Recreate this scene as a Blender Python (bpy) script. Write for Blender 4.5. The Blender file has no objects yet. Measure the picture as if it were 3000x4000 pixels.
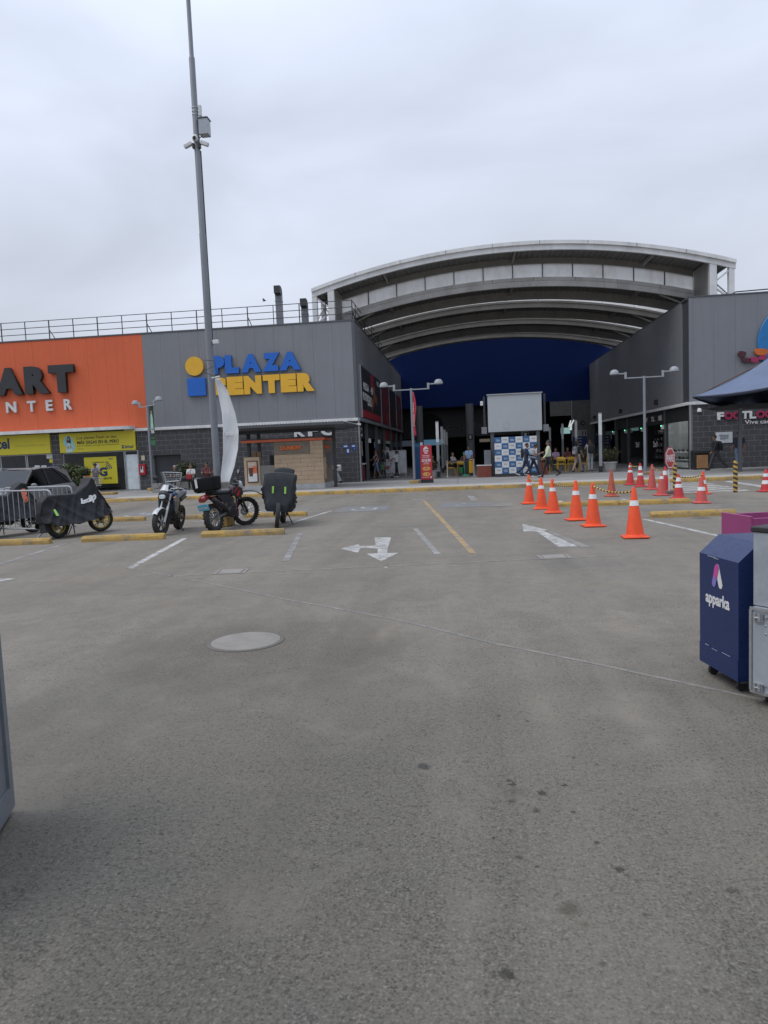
import bpy, math, random
import numpy as np
from mathutils import Vector, Matrix

random.seed(7)
rng = np.random.default_rng(7)
R = math.radians
SC = bpy.context.scene
COL = SC.collection

# ------------------------------------------------------------------ camera
CAM_H = 1.62
PITCH, YAW, ROLL = R(4.737), R(6.559), math.atan(0.042)
def cam_matrix():
    fwd = Vector((-math.sin(YAW) * math.cos(PITCH), math.cos(YAW) * math.cos(PITCH), -math.sin(PITCH)))
    right = Vector((math.cos(YAW), math.sin(YAW), 0.0))
    up = right.cross(fwd)
    cr, sr = math.cos(ROLL), math.sin(ROLL)
    r2 = right * cr - up * sr
    u2 = up * cr + right * sr
    # image right = cos*horizon + sin*down
    m = Matrix(((r2.x, u2.x, -fwd.x, 0), (r2.y, u2.y, -fwd.y, 0), (r2.z, u2.z, -fwd.z, CAM_H), (0, 0, 0, 1)))
    return m
cam_d = bpy.data.cameras.new('camera')
cam_d.sensor_fit = 'VERTICAL'; cam_d.sensor_height = 36.0
cam_d.lens = 36.0 * 2773.0 / 4000.0
cam_d.clip_start = 0.05; cam_d.clip_end = 4000
cam = bpy.data.objects.new('camera', cam_d); COL.objects.link(cam)
cam.matrix_world = cam_matrix()
SC.camera = cam

# ------------------------------------------------------------------ sky, sun, exposure
SUN_EL, SUN_AZ = R(60), R(-112)          # azimuth from +Y towards +X
world = bpy.data.worlds.new('World'); SC.world = world; world.use_nodes = True
nt = world.node_tree; nt.nodes.clear()
def wn(t, **k):
    n = nt.nodes.new(t)
    for a, b in k.items(): setattr(n, a, b)
    return n
out = wn('ShaderNodeOutputWorld'); bg = wn('ShaderNodeBackground')
sky = wn('ShaderNodeTexSky', sky_type='NISHITA', sun_disc=False)
sky.sun_elevation = SUN_EL; sky.sun_rotation = SUN_AZ; sky.air_density = 1.2; sky.dust_density = 4.0; sky.ozone_density = 1.0
tc = wn('ShaderNodeTexCoord'); sep = wn('ShaderNodeSeparateXYZ')
nt.links.new(tc.outputs['Generated'], sep.inputs[0])
def wmath(op, a, b=None, c=None, clamp=False):
    n = wn('ShaderNodeMath', operation=op); n.use_clamp = clamp
    for i, v in enumerate((a, b, c)):
        if v is None: continue
        if isinstance(v, (int, float)): n.inputs[i].default_value = v
        else: nt.links.new(v, n.inputs[i])
    return n.outputs[0]
zz = wmath('MAXIMUM', sep.outputs[2], 0.0)
cie = wmath('MULTIPLY_ADD', zz, 0.86, 0.63)                 # overcast luminance rises to the zenith
mp = wn('ShaderNodeMapping'); mp.inputs['Scale'].default_value = (1.0, 1.0, 2.6)
nt.links.new(tc.outputs['Generated'], mp.inputs[0])
nz = wn('ShaderNodeTexNoise'); nz.inputs['Scale'].default_value = 1.9; nz.inputs['Detail'].default_value = 5; nz.inputs['Roughness'].default_value = 0.46
nz.inputs['Distortion'].default_value = 0.4
nt.links.new(mp.outputs[0], nz.inputs['Vector'])
cl = wmath('MULTIPLY_ADD', nz.outputs['Fac'], 1.0, 0.51)
lum = wmath('MULTIPLY', cie, cl)
ramp = wn('ShaderNodeMixRGB', blend_type='MIX')
ramp.inputs[1].default_value = (6.6, 7.0, 7.95, 1); ramp.inputs[2].default_value = (7.2, 8.1, 10.1, 1)
nt.links.new(zz, ramp.inputs[0])
cm = wn('ShaderNodeVectorMath', operation='SCALE'); nt.links.new(ramp.outputs[0], cm.inputs[0]); nt.links.new(lum, cm.inputs['Scale'])
mix = wn('ShaderNodeMixRGB', blend_type='MIX'); mix.inputs[0].default_value = 0.9
nt.links.new(sky.outputs[0], mix.inputs[1]); nt.links.new(cm.outputs[0], mix.inputs[2])
nt.links.new(mix.outputs[0], bg.inputs['Color']); bg.inputs['Strength'].default_value = 0.115
nt.links.new(bg.outputs[0], out.inputs[0])

sd = bpy.data.lights.new('sun', 'SUN'); sd.energy = 1.35; sd.angle = R(40); sd.color = (1.0, 0.965, 0.92)
sun = bpy.data.objects.new('sun', sd); COL.objects.link(sun)
sdir = Vector((math.sin(SUN_AZ) * math.cos(SUN_EL), math.cos(SUN_AZ) * math.cos(SUN_EL), math.sin(SUN_EL)))
sun.rotation_euler = sdir.to_track_quat('Z', 'Y').to_euler()
sun.location = (0, 0, 60)

SC.view_settings.view_transform = 'Standard'
SC.view_settings.look = 'None'
SC.view_settings.exposure = 0.0
SC.view_settings.gamma = 1.0
SC.view_settings.use_curve_mapping = False

# ------------------------------------------------------------------ materials
MATS = {}
def srgb(h):
    h = h.lstrip('#'); v = [int(h[i:i + 2], 16) / 255 for i in (0, 2, 4)]
    return tuple((c / 12.92 if c <= .04045 else ((c + .055) / 1.055) ** 2.4) for c in v)
class NT:
    def __init__(s, name):
        s.m = bpy.data.materials.new(name); s.m.use_nodes = True
        s.t = s.m.node_tree; s.b = s.t.nodes['Principled BSDF']; s.o = s.t.nodes['Material Output']
    def n(s, t, **k):
        x = s.t.nodes.new(t)
        for a, b in k.items(): setattr(x, a, b)
        return x
    def set(s, sock, v):
        if v is None: return
        if isinstance(v, (int, float)): sock.default_value = v
        elif isinstance(v, (tuple, list)): sock.default_value = tuple(v) + ((1,) if len(v) == 3 and len(sock.default_value) == 4 else ())
        else: s.t.links.new(v, sock)
    def math(s, op, a, b=None, c=None, clamp=False):
        x = s.n('ShaderNodeMath', operation=op); x.use_clamp = clamp
        for i, v in enumerate((a, b, c)): s.set(x.inputs[i], v)
        return x.outputs[0]
    def mix(s, f, a, b, mode='MIX'):
        x = s.n('ShaderNodeMixRGB', blend_type=mode); s.set(x.inputs[0], f); s.set(x.inputs[1], a); s.set(x.inputs[2], b); return x.outputs[0]
    def noise(s, scale, detail=4, rough=.55, vec=None, dist=0.0):
        x = s.n('ShaderNodeTexNoise'); x.inputs['Scale'].default_value = scale; x.inputs['Detail'].default_value = detail
        x.inputs['Roughness'].default_value = rough; x.inputs['Distortion'].default_value = dist
        s.t.links.new(vec if vec is not None else s.pos(), x.inputs['Vector']); return x.outputs['Fac']
    def vor(s, scale, vec=None, feature='F1', rnd=1.0):
        x = s.n('ShaderNodeTexVoronoi', feature=feature); x.inputs['Scale'].default_value = scale; x.inputs['Randomness'].default_value = rnd
        s.t.links.new(vec if vec is not None else s.pos(), x.inputs['Vector']); return x
    def pos(s):
        if not hasattr(s, '_p'): s._p = s.n('ShaderNodeTexCoord').outputs['Object']
        return s._p
    def wpos(s):
        if not hasattr(s, '_w'): s._w = s.n('ShaderNodeNewGeometry').outputs['Position']
        return s._w
    def n_add(s, a, b, k):
        x = s.n('ShaderNodeVectorMath', operation='MULTIPLY_ADD'); s.t.links.new(b, x.inputs[0]); x.inputs[1].default_value = (k, k, k); s.t.links.new(a, x.inputs[2]); return x.outputs[0]
    def ramp(s, f, lo, hi, a=0.0, b=1.0):
        x = s.n('ShaderNodeMapRange'); x.clamp = True
        for i, v in enumerate((f, lo, hi, a, b)): s.set(x.inputs[i], v)
        return x.outputs[0]
    def scalevec(s, vec, sc):
        x = s.n('ShaderNodeMapping'); x.inputs['Scale'].default_value = sc; s.t.links.new(vec, x.inputs[0]); return x.outputs[0]
    def bump(s, h, strength=.3, dist=.01):
        x = s.n('ShaderNodeBump'); x.inputs['Strength'].default_value = strength; x.inputs['Distance'].default_value = dist
        s.t.links.new(h, x.inputs['Height']); s.t.links.new(x.outputs[0], s.b.inputs['Normal'])

def mat(name, col, rough=.6, metal=0.0, var=.18, scale=3.0, bump=0.0, bscale=40.0, spec=.5, dirt=0.0, coat=0.0, world_tex=True, streak=0.0):
    """Principled with uneven colour (low + fine noise), optional grime and fine relief."""
    if name in MATS: return MATS[name]
    t = NT(name); c = srgb(col) if isinstance(col, str) else col
    v = t.wpos() if world_tex else t.pos()
    n1 = t.noise(scale, 4, .6, v); n2 = t.noise(scale * 9, 3, .6, v)
    f = t.math('ADD', t.math('MULTIPLY', n1, .65), t.math('MULTIPLY', n2, .35))
    lo = tuple(max(0, x * (1 - var)) for x in c); hi = tuple(min(1, x * (1 + var)) for x in c)
    cc = t.mix(t.ramp(f, .32, .68), lo, hi)
    if dirt:
        d = t.ramp(t.noise(scale * .7, 6, .7, t.scalevec(v, (1, 1, .35))), .48, .75, 0, dirt)
        cc = t.mix(d, cc, (.10, .088, .075))
    if streak:
        d = t.ramp(t.noise(5, 5, .65, t.scalevec(v, (1, 1, .045))), .46, .78, 0, streak); cc = t.mix(d, cc, tuple(x * .45 for x in c))
        d2 = t.ramp(t.noise(.5, 3, .6, v), .4, .7, 0, streak * .7); cc = t.mix(d2, cc, tuple(x * .8 for x in c))
    t.set(t.b.inputs['Base Color'], cc)
    t.set(t.b.inputs['Roughness'], t.ramp(n2, .3, .7, max(0.02, rough - .08), min(1, rough + .08)))
    t.b.inputs['Metallic'].default_value = metal
    t.b.inputs['Specular IOR Level'].default_value = spec
    if coat: t.b.inputs['Coat Weight'].default_value = coat; t.b.inputs['Coat Roughness'].default_value = .08
    if bump: t.bump(t.noise(bscale, 3, .6, v), bump, .01)
    MATS[name] = t.m; return t.m

def glass_mat(name, tint=(.55, .6, .62), refl=.5):
    if name in MATS: return MATS[name]
    t = NT(name)      # panes are thin boxes: the tint applies on both faces, the reflection on the front one
    tr = t.n('ShaderNodeBsdfTransparent'); tr.inputs[0].default_value = tuple(math.sqrt(c) for c in tint) + (1,)
    gl = t.n('ShaderNodeBsdfGlossy'); gl.inputs['Roughness'].default_value = .03; gl.inputs['Color'].default_value = (.9, .93, .95, 1)
    fr = t.n('ShaderNodeFresnel'); fr.inputs['IOR'].default_value = 1.5
    mx = t.n('ShaderNodeMixShader'); t.set(mx.inputs[0], t.math('MULTIPLY', t.math('MULTIPLY', fr.outputs[0], refl * 2, clamp=True), t.math('SUBTRACT', 1.0, t.n('ShaderNodeNewGeometry').outputs['Backfacing'])))
    t.t.links.new(tr.outputs[0], mx.inputs[1]); t.t.links.new(gl.outputs[0], mx.inputs[2]); t.t.links.new(mx.outputs[0], t.o.inputs[0])
    MATS[name] = t.m; return t.m

def emis(name, col, strength=1.0):
    if name in MATS: return MATS[name]
    t = NT(name); c = srgb(col) if isinstance(col, str) else col
    t.set(t.b.inputs['Base Color'], c); t.set(t.b.inputs['Emission Color'], c); t.b.inputs['Emission Strength'].default_value = strength
    MATS[name] = t.m; return t.m

# ------------------------------------------------------------------ mesh builder
class MB:
    def __init__(s): s.v = []; s.f = []; s.m = []; s.T = None
    def add(s, vs, fs, m=0):
        o = len(s.v)
        if s.T is not None: vs = [tuple(s.T @ Vector(p)) for p in vs]
        s.v += [tuple(p) for p in vs]; s.f += [tuple(i + o for i in f) for f in fs]; s.m += [m] * len(fs)
        return s
    def poly(s, pts, m=0): return s.add(pts, [tuple(range(len(pts)))], m)
    def box(s, x0, x1, y0, y1, z0, z1, m=0, b=0.0):
        if b > 0:
            # chamfered box: octagonal rings
            vs = []; fs = []
            zs = [(z0, b), (z0 + b, 0), (z1 - b, 0), (z1, b)]
            for z, q in zs:
                a0, a1, c0, c1 = x0 + q, x1 - q, y0 + q, y1 - q
                k = b if q == 0 else b * .5
                vs += [(a0 + k, c0, z), (a1 - k, c0, z), (a1, c0 + k, z), (a1, c1 - k, z), (a1 - k, c1, z), (a0 + k, c1, z), (a0, c1 - k, z), (a0, c0 + k, z)]
            for r in range(3):
                for i in range(8):
                    j = (i + 1) % 8; fs.append((r * 8 + i, r * 8 + j, r * 8 + 8 + j, r * 8 + 8 + i))
            fs.append(tuple(range(7, -1, -1))); fs.append(tuple(range(24, 32)))
            return s.add(vs, fs, m)
        vs = [(x0, y0, z0), (x1, y0, z0), (x1, y1, z0), (x0, y1, z0), (x0, y0, z1), (x1, y0, z1), (x1, y1, z1), (x0, y1, z1)]
        return s.add(vs, [(0, 3, 2, 1), (4, 5, 6, 7), (0, 1, 5, 4), (1, 2, 6, 5), (2, 3, 7, 6), (3, 0, 4, 7)], m)
    def cbox(s, c, d, m=0, b=0.0):
        return s.box(c[0] - d[0] / 2, c[0] + d[0] / 2, c[1] - d[1] / 2, c[1] + d[1] / 2, c[2] - d[2] / 2, c[2] + d[2] / 2, m, b)
    def bar(s, p, q, w, h=None, m=0):
        """square bar from p to q"""
        p, q = Vector(p), Vector(q); h = h or w; d = (q - p).normalized()
        a = d.cross(Vector((0, 0, 1)));
        if a.length < 1e-4: a = Vector((1, 0, 0))
        a.normalize(); b = a.cross(d)
        vs = []
        for e in (p, q):
            for sa, sb in ((-1, -1), (1, -1), (1, 1), (-1, 1)): vs.append(e + a * sa * w / 2 + b * sb * h / 2)
        return s.add(vs, [(0, 1, 2, 3), (7, 6, 5, 4), (0, 4, 5, 1), (1, 5, 6, 2), (2, 6, 7, 3), (3, 7, 4, 0)], m)
    def tube(s, p, q, r0, r1=None, n=8, m=0, caps=True):
        return s.path([p, q], [r0, r0 if r1 is None else r1], n, m, caps)
    def path(s, pts, r, n=8, m=0, caps=True, closed=False):
        pts = [Vector(p) for p in pts]; N = len(pts)
        if isinstance(r, (int, float)): r = [r] * N
        vs = []; prev = None
        for i, p in enumerate(pts):
            if closed: d = pts[(i + 1) % N] - pts[i - 1]
            else: d = pts[min(i + 1, N - 1)] - pts[max(i - 1, 0)]
            d.normalize()
            if prev is None:
                a = d.cross(Vector((0, 0, 1)))
                if a.length < 1e-3: a = d.cross(Vector((1, 0, 0)))
            else: a = prev - d * prev.dot(d)
            a.normalize(); prev = a; b = d.cross(a)
            for k in range(n):
                t = 2 * math.pi * k / n; vs.append(p + (a * math.cos(t) + b * math.sin(t)) * r[i])
        fs = []
        for i in range(N if closed else N - 1):
            o, o2 = i * n, ((i + 1) % N) * n
            for k in range(n):
                j = (k + 1) % n; fs.append((o + k, o + j, o2 + j, o2 + k))
        if caps and not closed:
            fs.append(tuple(range(n - 1, -1, -1))); fs.append(tuple(range((N - 1) * n, N * n)))
        return s.add(vs, fs, m)
    def lathe(s, prof, n=16, c=(0, 0, 0), axis='z', m=0, a0=0.0, a1=2 * math.pi, caps=False):
        full = abs(a1 - a0 - 2 * math.pi) < 1e-6; K = n if full else n + 1
        vs = []
        for r, z in prof:
            for k in range(K):
                t = a0 + (a1 - a0) * k / n; x, y = r * math.cos(t), r * math.sin(t)
                p = (x, y, z) if axis == 'z' else ((z, x, y) if axis == 'x' else (x, z, y))
                vs.append((c[0] + p[0], c[1] + p[1], c[2] + p[2]))
        fs = []
        for i in range(len(prof) - 1):
            for k in range(n):
                j = (k + 1) % K; a, b, cc, d = i * K + k, i * K + j, (i + 1) * K + j, (i + 1) * K + k
                fs.append((a, b, cc, d) if axis != 'y' else (d, cc, b, a))
        if full and caps:
            for e, i in ((0, 0), (1, len(prof) - 1)):
                if prof[i][0] > 1e-5:
                    f = tuple(range(i * K, i * K + K)); fs.append(f if (e == 1) == (axis != 'y') else f[::-1])
        return s.add(vs, fs, m)
    def ell(s, c, r, nu=12, nv=8, m=0, v0=0.0, v1=math.pi):
        prof = []
        vs = []; fs = []
        for i in range(nv + 1):
            a = v0 + (v1 - v0) * i / nv
            for k in range(nu):
                t = 2 * math.pi * k / nu
                vs.append((c[0] + r[0] * math.sin(a) * math.cos(t), c[1] + r[1] * math.sin(a) * math.sin(t), c[2] + r[2] * math.cos(a)))
        for i in range(nv):
            for k in range(nu):
                j = (k + 1) % nu; fs.append((i * nu + k, (i + 1) * nu + k, (i + 1) * nu + j, i * nu + j))
        return s.add(vs, fs, m)
    def prism(s, pts, h, plane='xy', c=0.0, m=0):
        """polygon extruded h along the axis normal to plane, from c to c+h"""
        def P(p, w): return {'xy': (p[0], p[1], w), 'xz': (p[0], w, p[1]), 'yz': (w, p[0], p[1])}[plane]
        n = len(pts); vs = [P(p, c) for p in pts] + [P(p, c + h) for p in pts]
        fs = [tuple(range(n - 1, -1, -1)), tuple(range(n, 2 * n))] + [(i, (i + 1) % n, n + (i + 1) % n, n + i) for i in range(n)]
        return s.add(vs, fs, m)
    def grid(s, fn, nu, nv, m=0, wrapu=False):
        vs = [fn(i / nu, j / nv) for j in range(nv + 1) for i in range(nu + (0 if wrapu else 1))]
        K = nu if wrapu else nu + 1; fs = []
        for j in range(nv):
            for i in range(nu):
                a = (i + 1) % K; fs.append((j * K + i, j * K + a, (j + 1) * K + a, (j + 1) * K + i))
        return s.add(vs, fs, m)
    def mesh(s, name, mats, smooth=30):
        me = bpy.data.meshes.new(name); me.from_pydata([tuple(p) for p in s.v], [], s.f)
        if not isinstance(mats, (list, tuple)): mats = [mats]
        for x in mats: me.materials.append(x)
        if len(mats) > 1: me.polygons.foreach_set('material_index', s.m)
        if smooth:
            me.polygons.foreach_set('use_smooth', [True] * len(me.polygons)); me.set_sharp_from_angle(angle=R(smooth))
        me.update(); return me
    def build(s, name, mats, parent=None, loc=None, smooth=30):
        return link(name, s.mesh(name, mats, smooth), parent, loc)

def link(name, data, parent=None, loc=None, rot=None):
    o = bpy.data.objects.new(name, data); COL.objects.link(o)
    if parent is not None: o.parent = parent
    if loc is not None: o.location = loc
    if rot is not None: o.rotation_euler = rot
    return o
def tag(o, label=None, cat=None, group=None, kind=None):
    if label: o['label'] = label
    if cat: o['category'] = cat
    if group: o['group'] = group
    if kind: o['kind'] = kind
    return o
def thing(name, label, cat, loc=(0, 0, 0), rz=0.0, group=None):
    o = link(name, None, None, loc, (0, 0, rz)); o.empty_display_size = .2
    return tag(o, label, cat, group)
def struct(name, mb, m, parent=None, smooth=30):
    o = mb.build(name, m, parent, smooth=smooth)
    if parent is None: o['kind'] = 'structure'
    return o
def copy_tree(root, loc=None, rz=None, label=None, group=None):
    def cp(o, par):
        c = o.copy(); COL.objects.link(c)
        if par is not None: c.parent = par
        for ch in o.children: cp(ch, c)
        return c
    r = cp(root, None)
    if loc is not None: r.location = loc
    if rz is not None: r.rotation_euler = (0, 0, rz)
    if label: r['label'] = label
    if group: r['group'] = group
    return r

# ------------------------------------------------------------------ lettering
TXT = {}
def text_mesh(s, size, depth=.004, bold=0.0, shear=0.0, space=1.0, res=3):
    """mesh of a word in the xz plane, reading along +x, front towards -y, left-bottom at 0"""
    k = (s, size, depth, bold, shear, space)
    if k in TXT: return TXT[k].copy()
    cu = bpy.data.curves.new('t', 'FONT'); cu.body = s; cu.size = size; cu.extrude = depth / 2; cu.offset = bold * size
    cu.shear = shear; cu.space_character = space; cu.resolution_u = res
    ob = bpy.data.objects.new('t', cu); COL.objects.link(ob)
    dg = bpy.context.evaluated_depsgraph_get(); dg.update()
    me = bpy.data.meshes.new_from_object(ob.evaluated_get(dg))
    bpy.data.objects.remove(ob); bpy.data.curves.remove(cu)
    me.transform(Matrix.Rotation(R(90), 4, 'X'))
    TXT[k] = me; return me.copy()
def bounds(me):
    a = np.empty(len(me.vertices) * 3, dtype=np.float32); me.vertices.foreach_get('co', a); a = a.reshape(-1, 3)
    return a.min(0), a.max(0)
def text(name, s, m, parent, x0, x1, z0, z1, y, depth=.004, bold=0.0, shear=0.0, space=1.0, rz=0.0, origin=None, side=None):
    """word fitted into the rectangle x0..x1, z0..z1 in the parent's frame, its back at y (front at y-depth)"""
    me = text_mesh(s, 1.0, 1.0, bold, shear, space)
    lo, hi = bounds(me); w = max(1e-6, hi[0] - lo[0]); h = max(1e-6, hi[2] - lo[2])
    sx, sz = (x1 - x0) / w, (z1 - z0) / h
    me.transform(Matrix.Diagonal((sx, depth, sz, 1)) @ Matrix.Translation((-lo[0], -hi[1], -lo[2])))
    me.materials.clear()
    for q in (m if isinstance(m, (list, tuple)) else [m]): me.materials.append(q)
    if isinstance(m, (list, tuple)) and len(m) > 1:
        me.polygons.foreach_set('material_index', [0 if abs(p.normal.y) > .8 else 1 for p in me.polygons])
    if rz:      # lettering on another face: x runs along direction rz from origin
        me.transform(Matrix.Rotation(rz, 4, 'Z') @ Matrix.Translation((x0, y, z0)))
        return link(name, me, parent, origin)
    return link(name, me, parent, (x0, y, z0))
def quads_text_lines(name, lines, m, parent, y):
    """rows of tiny unreadable print as thin bars"""
    b = MB()
    for x0, x1, z, h in lines: b.box(x0, x1, y - .003, y, z, z + h)
    return b.build(name, m, parent, smooth=0)
# ================================================================== THE SETTING
def asphalt_material():
    t = NT('asphalt'); w = t.wpos()
    big = t.noise(.22, 5, .6, w, .6); mid = t.noise(1.3, 5, .65, w); fine = t.noise(38, 3, .7, w)
    sepw = t.n('ShaderNodeSeparateXYZ'); t.t.links.new(w, sepw.inputs[0])
    # coarse worn patches (aggregate bare) and smoother dusty ones
    wear = t.ramp(t.math('ADD', t.math('MULTIPLY', mid, .5), t.math('MULTIPLY', big, .6)), .44, .66)
    near = t.ramp(t.math('ADD', sepw.outputs[1], t.math('ADD', t.math('MULTIPLY', mid, 3.0), t.math('MULTIPLY', t.math('ABSOLUTE', t.math('ADD', sepw.outputs[0], -.2)), .55))), 4.2, 8.6, 1.0, .0)
    base = t.mix(t.ramp(big, .35, .68), (.166, .146, .120), (.226, .202, .168))
    base = t.mix(t.ramp(mid, .3, .75, 0, .55), base, (.260, .232, .186))
    base = t.mix(t.math('MULTIPLY', near, .88), base, (.096, .090, .073))
    tint = t.ramp(t.noise(7, 3, .6, w), .42, .62, 0, .5)
    base = t.mix(tint, base, t.mix(.5, base, (.110, .112, .092)))
    # exposed stones: irregular dark pits and pale chips
    nc = t.n('ShaderNodeTexNoise'); nc.inputs['Scale'].default_value = 70; nc.inputs['Detail'].default_value = 2; t.t.links.new(w, nc.inputs['Vector'])
    wv = t.n('ShaderNodeVectorMath', operation='MULTIPLY_ADD'); t.t.links.new(nc.outputs['Color'], wv.inputs[0]); wv.inputs[1].default_value = (.024, .024, .024); t.t.links.new(w, wv.inputs[2])
    dman = t.n('ShaderNodeVectorMath', operation='DISTANCE'); t.t.links.new(w, dman.inputs[0]); dman.inputs[1].default_value = (-1.75, 5.75, 0)
    rough = t.math('MAXIMUM', t.math('MULTIPLY', t.ramp(t.math('ADD', dman.outputs['Value'], t.math('MULTIPLY', mid, 1.2)), 1.3, 1.9, 1, 0), .9), t.math('MAXIMUM', t.math('MULTIPLY', wear, .75), near))
    pit = None
    for (sc_, lo_, hi_) in ((70, .0, .62),):
        v1 = t.vor(sc_, wv.outputs[0]); s1 = t.n('ShaderNodeSeparateColor'); t.t.links.new(v1.outputs['Color'], s1.inputs[0])
        rad = t.math('MULTIPLY', t.ramp(s1.outputs[0], t.math('SUBTRACT', .95, t.math('MULTIPLY', rough, .62)), 1.0, lo_, hi_), t.ramp(s1.outputs[1], 0, 1, .55, 1.0))
        q = t.ramp(t.math('SUBTRACT', rad, v1.outputs['Distance']), -.02, .10)
        q = t.math('MULTIPLY', q, t.ramp(s1.outputs[2], 0, 1, .45, 1.0)); pit = q if pit is None else t.math('MAXIMUM', pit, q)
    p2 = t.noise(88, 2, .5, w); chip = t.ramp(p2, .68, .74, 0, .45)
    base = t.mix(t.math('MULTIPLY', rough, .22), base, (.105, .095, .080))
    base = t.mix(t.math('MULTIPLY', pit, t.ramp(sepw.outputs[1], 4, 16, .82, .45)), base, (.036, .034, .029))
    base = t.mix(chip, base, (.32, .29, .245))
    base = t.mix(t.ramp(fine, .3, .7, 0, .3), base, t.mix(.5, base, (.075, .070, .060)))
    gr = t.math('ADD', t.math('MULTIPLY', t.noise(88, 1.5, .6, w), .6), t.math('MULTIPLY', t.noise(36, 2, .6, w), .4))
    pk = t.math('ADD', t.math('MULTIPLY', t.noise(1.7, 5, .7, w, .6), .6), t.math('MULTIPLY', t.noise(.45, 3, .6, w), .4)); gk = t.math('MULTIPLY', t.math('ADD', .34, t.math('MULTIPLY', rough, .58)), t.ramp(pk, .38, .62, .35, 1.0))
    base = t.mix(t.math('MULTIPLY', t.ramp(gr, .495, .40, 0, .95), gk), base, (.034, .032, .026))
    base = t.mix(t.math('MULTIPLY', t.ramp(gr, .54, .63, 0, .70), gk), base, (.225, .212, .176))
    # wheel-worn lanes running towards the entrance
    lane = t.noise(1.0, 4, .6, t.scalevec(w, (.85, .07, 1)), .35)
    base = t.mix(t.ramp(lane, .50, .68, 0, .42), base, (.088, .080, .066)); base = t.mix(t.ramp(lane, .46, .30, 0, .38), base, (.245, .215, .176)); base = t.mix(t.ramp(pk, .50, .66, 0, .34), base, (.078, .072, .060)); base = t.mix(t.ramp(pk, .46, .32, 0, .40), base, (.235, .208, .172))
    # sandy dust drifts
    dust = t.ramp(t.noise(.9, 4, .6, t.scalevec(w, (1, .55, 1)), .8), .60, .78, 0, .5)
    base = t.mix(dust, base, (.27, .235, .185))
    # rectangular-ish patch lines and tyre darkening along the aisle
    aisle = t.ramp(t.noise(.5, 3, .6, t.scalevec(w, (.25, 1.6, 1)), .3), .5, .8, 0, .28)
    base = t.mix(aisle, base, (.10, .10, .098))
    base = t.mix(t.ramp(t.noise(.33, 4, .6, w, .5), .46, .66, 0, .38), base, t.mix(.5, base, (.205, .165, .115)))
    base = t.mix(t.ramp(t.math('ADD', dman.outputs['Value'], t.math('MULTIPLY', mid, .9)), 1.45, 1.75, .34, 0), base, (.088, .074, .058))
    # spatter of small oil drops along the right of the near lane
    vs_ = t.vor(8.5, t.n_add(w, nc.outputs['Color'], .05)); sc3 = t.n('ShaderNodeSeparateColor'); t.t.links.new(vs_.outputs['Color'], sc3.inputs[0])
    dl = t.math('ABSOLUTE', t.math('ADD', sepw.outputs[0], t.math('MULTIPLY_ADD', sepw.outputs[1], .12, -.70)))
    band = t.math('MULTIPLY', t.ramp(dl, .15, .75, 1, 0), t.ramp(sepw.outputs[1], 3.4, 5.2, 1, 0))
    on = t.ramp(t.math('ADD', sc3.outputs[0], t.math('MULTIPLY', band, .40)), 1.10, 1.16)
    base = t.mix(t.math('MULTIPLY', on, t.ramp(t.math('SUBTRACT', t.math('MULTIPLY', sc3.outputs[1], .26), vs_.outputs['Distance']), 0, .07, 0, .85)), base, (.028, .026, .021))
    # oil spots with their own places
    dn = t.noise(9, 3, .6, w); dnb = t.noise(2.2, 4, .6, w)
    for (cx, cy, r, k, colr) in OIL:
        d = t.n('ShaderNodeVectorMath', operation='DISTANCE'); t.t.links.new(w, d.inputs[0]); d.inputs[1].default_value = (cx, cy, 0)
        dd = t.math('ADD', t.math('DIVIDE', d.outputs['Value'], r * (.78 if r < .5 else 1)), t.math('MULTIPLY', t.math('ADD', dn, t.math('MULTIPLY', dnb, .8)), 1.1))
        base = t.mix(t.ramp(dd, 1.15, 1.5, k, 0), base, colr)
    t.set(t.b.inputs['Base Color'], base)
    t.set(t.b.inputs['Roughness'], t.ramp(fine, .2, .8, .78, .95))
    t.b.inputs['Specular IOR Level'].default_value = .35
    h = t.math('SUBTRACT', t.math('ADD', t.math('MULTIPLY', fine, .35), t.math('MULTIPLY', gr, .9)), t.math('MULTIPLY', pit, .8))
    t.bump(h, .6, .008)
    return t.m
DK, BR = (.03, .029, .026), (.062, .055, .040)
OIL = [(.52, 3.66, .055, .9, DK), (.62, 3.58, .022, .85, DK), (.17, 3.18, .07, .85, DK), (.27, 3.10, .05, .75, DK), (.20, 3.28, .20, .35, BR), (.17, 3.39, .05, .8, DK), (.32, 2.43, .13, .72, BR), (.36, 2.33, .10, .45, BR),
       (.57, 2.40, .04, .7, DK), (.23, 2.67, .035, .85, DK), (.17, 2.73, .04, .7, DK), (.16, 4.24, .05, .9, DK), (-.02, 4.27, .035, .7, DK), (-.39, 7.42, .08, .85, DK), (-.26, 3.54, .09, .75, DK), (.76, 2.53, .04, .6, DK),
       (.66, 2.06, .05, .75, DK), (.38, 2.15, .04, .65, BR), (.49, 2.85, .03, .8, DK), (-2.0, 5.9, 1.0, .16, BR), (1.0, 20.0, .8, .35, DK), (.3, 24.4, .5, .4, DK), (4.9, 15.3, .55, .6, DK)]
M_ASPHALT = asphalt_material()
g = MB()
N = 60
xs = [-900, -200, -60, -30, -15, -8, -4, 0, 4, 8, 15, 30, 60, 200, 900]; ys = [-300, -60, -10, 0, 4, 8, 14, 20, 29.2, 34, 60, 120, 300, 1500]
for i in range(len(xs) - 1):
    for j in range(len(ys) - 1):
        g.poly([(xs[i], ys[j], 0), (xs[i + 1], ys[j], 0), (xs[i + 1], ys[j + 1], 0), (xs[i], ys[j + 1], 0)])
struct('parking_lot_ground', g, M_ASPHALT, smooth=0)

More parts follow.
